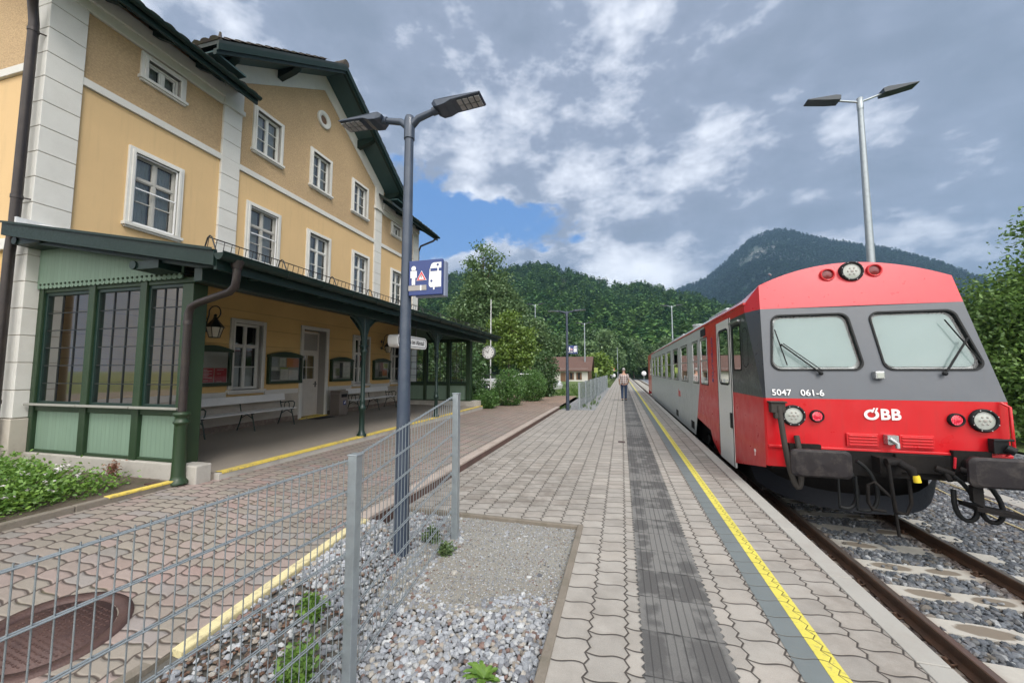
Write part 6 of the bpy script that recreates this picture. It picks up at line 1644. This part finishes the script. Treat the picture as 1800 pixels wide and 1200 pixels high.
# clipped hedge balls and the loose bush
WOB = .25
def bush(x, y, r, h_, label, leaf='leaf_hedge', ls=.035, group='rounded bushes along the forecourt', loose=0):
    return tree('bush', (x, y, .05), [(x, y, .06 + h_ * .5, r, r, h_ * .48), (x - r * .1, y, .1 + h_ * .36, r * .95, r * .95, h_ * .38)], label, leaf, ls, 330 if not loose else 110, 12, .055 if not loose else .085, .03, group, 'bush', .2, 1.0, shell=.85)
bush(-4.98, 17.1, .70, 1.72, 'dense round clipped bush nearest the clock')
bush(-4.55, 19.9, .72, 1.70, 'dense round clipped bush, second from the clock')
bush(-4.55, 23.3, .78, 2.9, 'tall loose dark bush beside the far lamp post', 'leaf_dark', .07, None, 1)
bush(-5.55, 15.5, .50, .85, 'low spreading bush at the foot of the far screen pier', 'leaf_hedge', .045)
bush(-7.6, 17.6, .9, 1.5, 'dark bush just behind the far glazed screen', 'leaf_dark', .07)
WOB = 1.0
# planting bed at the left
t = empty('flowering_shrub', (-7.4, 2.9, .15), 'low leafy shrub with small white blossoms in the bed below the glazed screen', 'shrub')
bl = [(-6.35, 2.50, .36, .50, .50, .30), (-6.7, 2.65, .36, .6, .6, .28), (-7.5, 2.75, .36, .7, .6, .28), (-6.15, 2.95, .30, .30, .4, .18), (-6.2, 2.0, .34, .55, .6, .24), (-8.2, 2.5, .36, .8, .7, .30)]
C = blob_points(bl, 800, .8); V, F, rn = leaf_quads(C, .024, 8, .05, .6); np_mesh('foliage', V, F, 'leaf_bright', t, rn)
C = blob_points(bl, 60, 1.0); C = C[C[:, 2] > .42]; V, F, rn = leaf_quads(C, .020, 6, .018, 1.5, aspect=.9); np_mesh('blossom', V, F, 'petal', t, rn)
def grass_tuft(name, pts, h_, n, leaf, label, cat='weed', w_=.006, group=None, lean=.5):
    t = empty(name, (pts[0][0], pts[0][1], pts[0][2]), label, cat, group); V = []; F = []; rn = []
    for (x, y, z) in pts:
        for _ in range(n):
            a = random.uniform(0, 6.28); l = h_ * random.uniform(.5, 1.1); le = l * random.uniform(.1, lean); bx, by = x + random.gauss(0, .02), y + random.gauss(0, .02); ww = w_ * random.uniform(.7, 1.3)
            px_, py_ = -math.sin(a) * ww, math.cos(a) * ww; m_ = (bx + math.cos(a) * le * .35, by + math.sin(a) * le * .35, z + l * .6); e_ = (bx + math.cos(a) * le, by + math.sin(a) * le, z + l)
            b0 = len(V); V += [(bx - px_, by - py_, z), (bx + px_, by + py_, z), (m_[0] + px_, m_[1] + py_, m_[2]), (m_[0] - px_, m_[1] - py_, m_[2]), (e_[0] + px_ * .1, e_[1] + py_ * .1, e_[2]), (e_[0] - px_ * .1, e_[1] - py_ * .1, e_[2])]
            F += [(b0, b0 + 1, b0 + 2, b0 + 3), (b0 + 3, b0 + 2, b0 + 4, b0 + 5)]; r_ = random.random(); rn += [r_, r_]
    np_mesh('blade', V, F, leaf, t, rn)['kind'] = 'stuff'; return t
grass_tuft('grass_tuft', [(-8.9 + random.uniform(-.5, .5), 3.15 + random.uniform(-.3, .2), .27) for _ in range(30)], .42, 10, 'grass_blade', 'tall grass growing beside the base of the station corner', 'grass')
grass_tuft('grass_tuft', [(-8.2 + random.uniform(-1.0, 1.0), 2.4 + random.uniform(-.6, .4), .27) for _ in range(60)], .34, 10, 'grass_blade', 'grass growing among the shrub at the left edge of the bed', 'grass')
def weed(x, y, z, h_, n, label, leaf='leaf_bright', ls=.02):
    t = empty('weed', (x, y, z), label, 'weed', 'weeds in the gravel bed'); C = []; mb = MB()
    for i in range(n):
        a = random.uniform(0, 6.28); l = h_ * random.uniform(.5, 1); d = random.uniform(.1, .45) * h_; e = Vector((x + d * math.cos(a), y + d * math.sin(a), z + l))
        mb.tube([(x, y, z), Vector((x, y, z)).lerp(e, .5) + Vector((0, 0, .02)), e], .0025, 4)
        for k in range(9): C.append(Vector((x, y, z)).lerp(e, .3 + .7 * k / 8))
    V, F, rn = leaf_quads(np.array([c[:] for c in C]), ls, 6, .028, .5); np_mesh('foliage', V, F, leaf, t, rn); mb.build('stem', leaf, t).data
    a = t.children[1].data.attributes.new('rnd', 'FLOAT', 'FACE'); a.data.foreach_set('value', [.5] * len(a.data))
    return t
weed(-1.98, 2.08, gz(-1.98, 2.08), .26, 22, 'tallest bright green leafy weed in the gravel left of the near fence post')
weed(-2.22, 2.45, gz(-2.22, 2.45), .14, 9, 'small straggly green weed near the cream kerb')
weed(-2.05, 1.75, gz(-2.05, 1.75), .16, 12, 'low reddish green weed at the bottom edge of the gravel', 'leaf_olive')
weed(-1.95, 3.75, gz(-1.95, 3.75), .13, 8, 'small weed in the corner beside the lamp post foot', 'leaf_olive')
weed(-1.70, 3.62, gz(-1.7, 3.62), .10, 6, 'tiny weed beside the foot of the farther fence post', 'leaf_olive')
# rosette weed in the light gravel
t = empty('dandelion', (-.83, 2.30, gz(-.83, 2.3)), 'single green dandelion rosette growing in the light gravel', 'weed')
V = []; F = []; rn = []; x, y, z = -.83, 2.30, gz(-.83, 2.3) + .01
for i in range(14):
    a = i * 2.4 + random.uniform(-.3, .3); l = random.uniform(.07, .13); rise = random.uniform(.35, .9); u = Vector((math.cos(a), math.sin(a), 0)); s_ = Vector((-u.y, u.x, 0)); pr_ = None
    for k in range(7):
        q = k / 6; c = Vector((x, y, z)) + u * (l * q) + Vector((0, 0, l * rise * q * (1.25 - .8 * q))); ww = (.004 + .019 * math.sin(math.pi * min(q * .95 + .05, 1)) ** .8) * (1 if k % 2 else .65)
        V += [tuple(c - s_ * ww + Vector((0, 0, .004))), tuple(c), tuple(c + s_ * ww + Vector((0, 0, .004)))]
        if k: b0 = len(V) - 6; F += [(b0, b0 + 1, b0 + 4, b0 + 3), (b0 + 1, b0 + 2, b0 + 5, b0 + 4)]; rn += [.3 + .5 * random.random()] * 2
np_mesh('leaf', V, F, 'leaf_bright', t, rn)
grass_tuft('grass_tuft', [(-1.8 + random.uniform(-.05, .65) , 17 + random.uniform(0, 9), 0) for _ in range(30)], .18, 8, 'grass_blade', 'thin weeds sprouting in the gravel right of the far fence', 'grass')
grass_tuft('grass_tuft', [(-2.5 + random.uniform(-.2, .25), 16.95 + random.uniform(0, 1.6), 0) for _ in range(26)], .12, 8, 'grass_blade', 'small grass patch around the foot of the far lamp post', 'grass')
V = []
pts = [(-20 + random.uniform(0, 17.8), 25 + abs(random.gauss(0, 9)), .03) for _ in range(3500)]
g = grass_tuft('verge_grass', pts, .16, 3, 'grass_blade', 'x', w_=.02); 
for k_ in ('label', 'category'): 
    if k_ in g: del g[k_]
g['kind'] = 'stuff'; g.children[0]['kind'] = 'stuff'
# reddish dead plant at the plinth
weed(-6.6, 3.62, .27, .22, 6, 'dry reddish plant at the foot of the screen plinth', 'reddish', .018)
# right hand trees beyond the tracks
RB = [((13.2, 16.5), 'broad leafy tree at the right edge, nearest the train front', [(13.3, 16.5, 2.0, 2.1, 2.2, 2.3), (12.9, 17, 3.7, 1.5, 1.8, 1.3), (14.8, 16.5, 4.1, 2.2, 2.2, 1.9), (15.2, 16, 1.6, 2.2, 2, 2.2), (14.3, 16.6, 6.3, 1.2, 1.4, .9), (12.2, 16.8, 1.0, 1.2, 1.2, 1.6)], 'leaf_right', .075, 70),
      ((17.0, 15.5), 'tall bright tree top at the right edge of the view', [(17, 15.5, 3.5, 2.8, 2.6, 3.2), (16.0, 15.6, 6.4, 1.3, 1.4, 1.2), (18, 15.5, 7.2, 1.9, 2, 1.5)], 'leaf_right', .085, 50),
      ((12.6, 23), 'darker tree behind the train cab on the right', [(12.6, 23, 2.8, 2.2, 2.2, 2.6), (14.5, 24, 2.6, 2.4, 2.4, 2.6), (12.4, 24, 3.6, 1.6, 1.8, 1.3)], 'leaf_mid', .17, 20),
      ((14, 33), 'tree standing farther back beyond the second track', [(14, 33, 3.4, 3, 3, 3.2), (17, 34, 4.2, 3, 3, 3.6)], 'leaf_mid', .2, 14),
      ((18, 24), 'wide dark green tree behind the right hand trees', [(18, 24, 2.6, 3.0, 3, 2.6), (20.5, 22, 4.0, 3, 3, 3.4)], 'leaf_dark', .2, 14)]
for (b_, lab, bl, lf, ls, dn) in RB: tree('leafy_tree', (b_[0], b_[1], -.7), bl, lab, lf, ls, dn, 15, .3, .16, 'trees beyond the tracks', shell=.7)
# trees at the foot of the hill, one by one
def gen_tree(x, y, z0, h_, w_, kind):
    bl = []
    if kind == 'conifer':
        return None
    k = 7
    for i in range(k): a = random.uniform(0, 6.28); q = random.uniform(.3, .85); rr = w_ * (.55 if q < .6 else .42); bl.append((x + math.cos(a) * w_ * .42 * (1.1 - q * .5), y + math.sin(a) * w_ * .42, z0 + h_ * q, rr, rr, rr * .85))
    bl.append((x, y, z0 + h_ * .5, w_ * .7, w_ * .7, h_ * .34)); bl.append((x, y, z0 + h_ * .86, w_ * .36, w_ * .36, h_ * .13)); return bl
row = [(-17, 78, 8, 3.6, 'leaf_mid', 'over the left end of the white house roof'), (-12, 84, 10, 4.2, 'leaf_dark', 'directly behind the far platform lamp'), (-7.5, 88, 8.5, 3.6, 'leaf_mid', 'just right of the far platform lamp, over the house roof'), (-4.6, 80, 5.4, 2.6, 'leaf_yellow', 'low and bright yellow green right of the white house'), (-3.4, 96, 12, 4.2, 'leaf_mid', 'just left of the walking man'), (-.2, 104, 10.5, 4.0, 'leaf_dark', 'directly above the walking man'), (3.2, 112, 11, 4.2, 'leaf_mid', 'between the walking man and the railcar'), (7.4, 118, 9.5, 4.2, 'leaf_dark', 'at the far end of the railcar'), (12, 112, 11, 4.6, 'leaf_mid', 'over the rear half of the railcar roof'), (17, 104, 11, 4.6, 'leaf_dark', 'just showing over the middle of the railcar roof'), (-8, 110, 14, 4.6, 'leaf_dark', 'tallest and dark over the right end of the house roof')]
for (x, y, h_, w_, lf, wd) in row:
    tree('leafy_tree', (x, y, -.5), gen_tree(x, y, -.5, h_, w_, 'd'), 'leafy forest edge tree ' + wd, lf, .34, 9, 12, .6, .2, 'trees along the forest edge', shell=.75)
# ------------------------------------------------------------------ hills as real terrain
F_ = 676.; CM = cam.matrix_world.to_3x3()
def sky2dir(px_, py_): v = CM @ Vector(((px_ - 900) / F_, (600 - py_) / F_, -1)); az_ = math.atan2(v.x, v.y); return az_, v.z / math.hypot(v.x, v.y)
SA = [(-900, 420), (-200, 430), (300, 470), (600, 480), (700, 478), (780, 484), (840, 480), (880, 474), (905, 470), (935, 462), (975, 467), (1020, 482), (1060, 493), (1100, 502), (1135, 497), (1160, 503), (1190, 511), (1240, 524), (1300, 545), (1400, 570), (1600, 585), (1800, 575), (2100, 560), (2800, 560)]
SB = [(-900, 560), (900, 590), (1100, 560), (1150, 530), (1190, 508), (1215, 498), (1240, 488), (1268, 466), (1295, 440), (1318, 420), (1340, 409), (1370, 401), (1400, 406), (1440, 417), (1500, 427), (1560, 434), (1600, 446), (1650, 459), (1700, 478), (1745, 492), (1800, 508), (1900, 540), (2200, 560), (2800, 560)]
A_ = np.array([sky2dir(*p) for p in SA]); B_ = np.array([sky2dir(*p) for p in SB])
import mathutils.noise as mn_
def m_rock():
    p = pos(); x, y, z = xyz(p); n = noise(vec(x, y, z * .35), .06, 7, .75)
    a0, e0 = sky2dir(1338, 478); cx_, cy_ = math.sin(a0) * 1270, math.cos(a0) * 1270
    dd = ((x - cx_) * (x - cx_) + (y - cy_) * (y - cy_)) / (120. * 120.)
    col = mixc((.02, .045, .025), (.20, .20, .20), lin(n, .45, .62) * lin(dd, .5, 1.2, 1, 0))
    return pbr(col, .95, 0, bump(n, 1.0, 5))
material('rock', m_rock)
def ridge(T, az_): return np.interp(az_, T[:, 0], T[:, 1])
def hill_mesh(name, T, r0, r1, r2, mat, na, nr, amp, treeh):
    azs = np.linspace(T[0, 0], T[-1, 0], na); rs = np.concatenate([np.linspace(r0, r1, nr), np.linspace(r1, r2, 6)[1:]])
    V = []
    for r in rs:
        for a in azs:
            el_ = ridge(T, a) ; hr = el_ * r1 + 1.7 - treeh
            t_ = (r - r0) / (r1 - r0)
            if t_ <= 1: z = hr * (t_ ** 1.12) ; n_ = amp * mn_.fractal(Vector((a * 14, r * 14 / r1, 0)), 1.0, 2.0, 4) * math.sin(math.pi * min(max(t_, 0), 1)) ; z += n_ - .8 * (1 - t_)
            else: z = hr * (1 - .35 * (r - r1) / (r2 - r1))
            V.append((math.sin(a) * r, math.cos(a) * r, z))
    V = np.array(V); nr_ = len(rs); F = [(j * na + i, j * na + i + 1, (j + 1) * na + i + 1, (j + 1) * na + i) for j in range(nr_ - 1) for i in range(na - 1)]
    o = np_mesh(name, V, F, mat, None, None, True); tag(o, kind='structure'); return V.reshape(nr_, na, 3), azs, rs
GA_, azA, rA = hill_mesh('hill', A_, 125, 460, 700, 'hill', 260, 40, 7, 7)
GB_, azB, rB = hill_mesh('mountain', B_, 560, 1500, 1900, 'rock', 300, 40, 22, 8)
def grid_sample(G, u, v):
    nr_, na, _ = G.shape; i = np.clip(u * (nr_ - 1), 0, nr_ - 1.001); j = np.clip(v * (na - 1), 0, na - 1.001); i0 = i.astype(int); j0 = j.astype(int); fi = (i - i0)[:, None]; fj = (j - j0)[:, None]
    return (G[i0, j0] * (1 - fj) + G[i0, j0 + 1] * fj) * (1 - fi) + (G[i0 + 1, j0] * (1 - fj) + G[i0 + 1, j0 + 1] * fj) * fi
def tmpl(kind, nleaf, ls):
    if kind == 'conifer':
        h_ = RNG.uniform(0, 1, nleaf) ** .8; rad = (1 - h_) * .30 * (1 + .25 * np.sin(h_ * 40)) ; a = RNG.uniform(0, 6.28, nleaf); C = np.stack([rad * np.cos(a), rad * np.sin(a), .08 + h_ * .95], 1)
    else:
        d = RNG.normal(size=(nleaf, 3)); d /= np.linalg.norm(d, axis=1)[:, None]; off = np.array([(0, 0, .6), (.16, .05, .5), (-.15, .1, .52), (.02, -.15, .45), (0, .05, .78)])[RNG.integers(0, 5, nleaf)]
        rr = RNG.uniform(.75, 1.05, (nleaf, 1)); C = off + d * rr * np.array([.25, .25, .24]); C[:, 2] = np.maximum(C[:, 2], .05)
    V, F, rn = leaf_quads(C, ls, 1, 0.0, 1.8, 1, .8); 
    return V, F
def forest(name, G, n, hmin, hmax, nleaf, ls, mat, umin=0.0, umax=1.0, ntm=5, con=.3, vr=(0, 1), skip=None):
    u = RNG.uniform(umin, umax, n); v = RNG.uniform(vr[0], vr[1], n); P = grid_sample(G, u, v)
    if skip is not None: k = ~skip(u, v); P = P[k]; n = len(P)
    T = [tmpl('conifer' if i < ntm * con else 'd', nleaf, ls) for i in range(ntm)]; ch = RNG.integers(0, ntm, n); Vs = []; Fs = []; Rn = []; b0 = 0
    for k in range(ntm):
        Pk = P[ch == k]; m_ = len(Pk)
        if not m_: continue
        V, F = T[k]; s = RNG.uniform(hmin, hmax, m_); wv = s * RNG.uniform(.8, 1.25, m_); a = RNG.uniform(0, 6.28, m_)
        X = V[None, :, 0] * np.cos(a)[:, None] - V[None, :, 1] * np.sin(a)[:, None]; Y = V[None, :, 0] * np.sin(a)[:, None] + V[None, :, 1] * np.cos(a)[:, None]
        W = np.stack([X * wv[:, None] + Pk[:, 0:1], Y * wv[:, None] + Pk[:, 1:2], V[None, :, 2] * s[:, None] + Pk[:, 2:3] - .5], 2)
        Vs.append(W.reshape(-1, 3)); Fs.append((F[None] + (np.arange(m_) * len(V))[:, None, None]).reshape(-1, 4) + b0); b0 += m_ * len(V)
        Rn.append((np.repeat(RNG.uniform(0, .75, m_), len(F)) + RNG.uniform(0, .25, m_ * len(F))))
    o = np_mesh(name, np.concatenate(Vs), np.concatenate(Fs), mat, None, np.concatenate(Rn)); tag(o, kind='stuff'); return o
# azimuth window that the photograph can see (as fraction of the grid)
def vfrac(T, px_): a = sky2dir(px_, 500)[0]; return (a - T[0, 0]) / (T[-1, 0] - T[0, 0])
va, vb = vfrac(A_, 560), vfrac(A_, 1900)
forest('forest', GA_, 5200, 8, 13, 130, .075, 'forest', 0, .90, 8, .35, (va, vb))
vc, vd = vfrac(B_, 1050), vfrac(B_, 1850)
r0_, r1_ = vfrac(B_, 1300), vfrac(B_, 1372)
rock = lambda u, v: (v > r0_) & (v < r1_) & (u > .62) & (u < .78) & (RNG.uniform(size=len(u)) < .75)
forest('forest', GB_, 15000, 9, 15, 40, .14, 'forest_far', .3, .885, 6, .5, (vc, vd), rock)
# ------------------------------------------------------------------ haze
H0 = MB().box(-2600, 2600, -400, 2600, -3, 620)
def m_haze():
    v = E.nt.nodes.new('ShaderNodeVolumePrincipled'); v.inputs['Color'].default_value = (.42, .68, 1.0, 1); v.inputs['Density'].default_value = HAZE; v.inputs['Anisotropy'].default_value = .2
    return E(v.outputs[0])
HAZE = .00024
hm = bpy.data.materials.new('haze'); hm.use_nodes = True; 
for n_ in list(hm.node_tree.nodes): hm.node_tree.nodes.remove(n_)
E.nt = hm.node_tree; o_ = E.nt.nodes.new('ShaderNodeOutputMaterial'); E.nt.links.new(m_haze().k, o_.inputs['Volume'])
MATS['haze'] = hm
if HAZE: hz = H0.build('haze', 'haze'); tag(hz, kind='stuff'); hz.display_type = 'WIRE'
# ------------------------------------------------------------------ house, cars, small signs
t = empty('small_house', (-9.2, 62, 0), 'small white house with a brown tiled roof beyond the parked car', 'house')
MB().box(-13.6, -5.0, 60, 67, -1.5, 2.35).build('wall', 'house_white', t)
mb = MB(); mb.prism([(59.5, 2.05), (63.5, 4.3), (67.5, 2.05), (67.5, 1.93), (63.5, 4.15), (59.5, 1.93)][::-1], -14.2, -4.4, 'yz'); mb.build('roof', 'house_roof', t)
for s in (-13.6, -5.0): MB().add([(s, 60, 2.2), (s, 67, 2.2), (s, 63.5, 4.1)], [(0, 1, 2)]).build('gable', 'house_white', t)
MB().box(-5.02, -4.94, 60, 67, -.4, 2.2).build('corner_boards', 'brown_wood', t)
for xa in (-12.0, -7.55, -6.35):
    f = MB().box(xa - .42, xa + .42, 59.94, 59.99, .65, 1.75).build('window', 'brown_wood', t); MB().box(xa - .16, xa + .16, 59.92, 59.935, .72, 1.68).build('pane', 'dark_room', f)
MB().box(-9.2, -8.4, 59.95, 59.99, -.3, 1.75).build('door', 'brown_wood', t)
def car(loc, rz, label, sc=1.0):
    t = empty('parked_car', (0, 0, 0), label, 'car', 'parked cars'); L = 2.1
    prof = [(-2.1, .32), (-2.15, .62), (-2.0, .88), (-1.2, .98), (-.55, 1.40), (.75, 1.44), (1.55, 1.05), (2.05, .95), (2.12, .60), (2.05, .32)]
    mb = MB(); W = [.80, .84, .84, .80, .62, .60, .74, .78, .82, .80]; n = len(prof)
    vs = [(-w_, a, b_) for (a, b_), w_ in zip(prof, W)] + [(w_, a, b_) for (a, b_), w_ in zip(prof, W)]
    mb.add(vs, [tuple(range(n)), tuple(reversed(range(n, 2 * n)))] + [(i, i + n, (i + 1) % n + n, (i + 1) % n) for i in range(n)]); mb.build('body', 'car_white', t, bevel=.06, seg=3)
    for s in (-1, 1): MB().add([(s * .80, -1.0, 1.0), (s * .655, -.5, 1.36), (s * .63, .65, 1.38), (s * .79, 1.25, 1.04)], [(0, 1, 2, 3)]).build('side_window', 'rubber', t)
    MB().add([(-.70, -1.13, 1.03), (.70, -1.13, 1.03), (.56, -.6, 1.39), (-.56, -.6, 1.39)], [(0, 1, 2, 3)]).build('windscreen', 'rubber', t)
    for a in (-1.3, 1.3):
        for s in (-1, 1):
            w_ = MB().lathe([(0, -.1), (.31, -.1), (.33, -.06), (.33, .06), (.31, .1), (0, .1)], (s * .76, a, .33), 20, 'x').build('wheel', 'rubber', t); MB().lathe([(0, -.11), (.2, -.11), (.21, .11), (0, .11)], (s * .76, a, .33), 14, 'x').build('rim', 'alu', w_)
    for s in (-1, 1): MB().box(s * .62 - .15, s * .62 + .15, -2.14, -2.05, .66, .78).build('headlight', 'lens', t)
    t.location = loc; t.rotation_euler[2] = R(rz); return t
car((-6.35, 27.3, .05), 82, 'white car parked behind the tall loose dark bush')
car((-10.9, 28.5, .05), 80, 'white car parked behind the shrubs left of the round bushes, near the white pole')
car((-3.5, 86, .0), -80, 'small distant white car near the round red and white sign')
t = empty('round_sign', (-1.9, 84, 0), 'round white sign with a red rim standing at the far end of the line', 'sign')
MB().tube([(-1.9, 84, 0), (-1.9, 84, 2.0)], .05, 8).build('pole', 'galv', t); MB().lathe([(0, 0), (.5, 0), (.5, .04), (0, .04)], (-1.9, 83.9, 2.0), 24, 'y').build('rim', 'sign_red', t); MB().lathe([(0, -.01), (.36, -.01)], (-1.9, 83.9, 2.0), 24, 'y').build('face', 'sign_white', t)
t = empty('round_sign', (6.4, 112, -.7), 'tiny white disc signal beside the curve in front of the forest', 'signal')
MB().tube([(5.0, 96, -.7), (5.0, 96, 1.2)], .06, 8).build('pole', 'galv', t); MB().lathe([(0, 0), (.55, 0), (.55, .04), (0, .04)], (5.0, 95.9, 1.0), 20, 'y').build('face', 'sign_white', t)
for o_ in [t0 for t0 in COL.objects if t0.name == 'small_house']: o_.location[2] -= .35
t = empty('notice_board', (-3.9, 62, 0), 'small pale green notice board on a post right of the white house', 'notice board')
MB().box(-3.96, -3.88, 62, 62.08, 0, 2.2).build('post', 'galv', t); MB().box(-4.2, -3.62, 61.95, 61.99, 1.35, 2.15).build('board', 'paper_green', t)
tag(MB().tube([(-.9, 92, 0), (-.9, 92, 7.0)], [.10, .07], 8).build('utility_pole', 'galv'), 'thin grey pole behind the walking man', 'pole')
# ------------------------------------------------------------------ the walking man (seen from behind)
def skin_body(name, verts, edges, radii, mat, parent, sub=2, root=0):
    me = bpy.data.meshes.new(name); me.from_pydata(verts, edges, []); o = bpy.data.objects.new(name, me); COL.objects.link(o)
    o.modifiers.new('skin', 'SKIN'); sv = me.skin_vertices[0].data
    for i, r_ in enumerate(radii): sv[i].radius = (r_, r_) if not isinstance(r_, tuple) else r_
    sv[root].use_root = True
    s = o.modifiers.new('sub', 'SUBSURF'); s.levels = sub; s.render_levels = sub
    dg = bpy.context.evaluated_depsgraph_get(); dg.update(); m2 = bpy.data.meshes.new_from_object(o.evaluated_get(dg)); bpy.data.objects.remove(o)
    for p in m2.polygons: p.use_smooth = True
    m2.name = name; m2.materials.clear(); return link_mesh(m2, name, mat, parent)
PX, PY = .10, 22.8
t = empty('person', (PX, PY, 0), 'grey haired man in a checked shirt and dark jeans walking away along the platform', 'person')
def b(x, y, z): return (PX + x, PY + y, z)
V = [b(0, 0, .98), b(0, .01, 1.15), b(0, .01, 1.32), b(0, 0, 1.45), b(0, .01, 1.54), b(0, .03, 1.62), b(0, .035, 1.72), b(0, .03, 1.79),
     b(-.19, 0, 1.44), b(-.25, -.02, 1.18), b(-.24, .08, .95), b(-.21, .13, .86), b(.19, 0, 1.44), b(.26, -.03, 1.18), b(.22, .10, .98), b(.18, .15, .90),
     b(-.10, 0, .90), b(-.105, .02, .50), b(-.10, -.05, .09), b(-.11, .09, .04), b(.10, 0, .90), b(.095, .06, .50), b(.09, .10, .09), b(.10, .24, .04)]
Eg = [(0, 1), (1, 2), (2, 3), (3, 4), (4, 5), (5, 6), (6, 7), (3, 8), (8, 9), (9, 10), (10, 11), (3, 12), (12, 13), (13, 14), (14, 15), (0, 16), (16, 17), (17, 18), (18, 19), (0, 20), (20, 21), (21, 22), (22, 23)]
Rr = [.13, .14, .15, .11, .055, .07, .085, .05, .055, .045, .033, .035, .055, .045, .033, .035, .085, .055, .04, .03, .085, .055, .04, .03]
skin_body('body', V, Eg, Rr, 'skin', t)
for s in (-1, 1):
    q = 11 if s < 0 else 15; h_ = Vector(V[q])
    for k in range(4): MB().tube([h_ + Vector((.0, .0 + .014 * k - .02, -.02)), h_ + Vector((0, .01 + .014 * k - .02, -.07 - .006 * (k in (1, 2)))), h_ + Vector((0, .03 + .012 * k - .02, -.10 - .008 * (k in (1, 2))))], [.009, .008, .006], 6).build('finger', 'skin', t)
V2 = [b(0, 0, .87), b(0, .01, 1.10), b(0, .01, 1.30), b(0, 0, 1.44), b(-.20, 0, 1.44), b(-.25, -.015, 1.20), b(.20, 0, 1.44), b(.26, -.02, 1.20)]
skin_body('shirt', V2, [(0, 1), (1, 2), (2, 3), (3, 4), (4, 5), (3, 6), (6, 7)], [(.185, .150), (.185, .16), (.20, .16), (.15, .12), .085, .072, .085, .072], 'plaid', t)
V3 = [b(0, 0, .98), b(-.10, 0, .86), b(-.105, .02, .50), b(-.10, -.045, .10), b(.10, 0, .86), b(.095, .06, .50), b(.09, .105, .10)]
skin_body('jeans', V3, [(0, 1), (1, 2), (2, 3), (0, 4), (4, 5), (5, 6)], [(.155, .125), .10, .072, .062, .10, .072, .062], 'jeans', t)
MB().ball(b(0, .02, 1.755), .102, 8, (.86, 1.0, 1.0)).build('hair', 'hair_grey', t)
for s, (fy) in ((-1, .0), (1, .16)): MB().ball(b(s * .10, fy + .05, .045), .12, 6, (.42, 1.1, .38)).build('shoe', 'iron_black', t)
for s in (-1, 1): MB().ball(b(s * .088, .03, 1.70), .026, 5, (.5, .8, 1.2)).build('ear', 'skin', t)
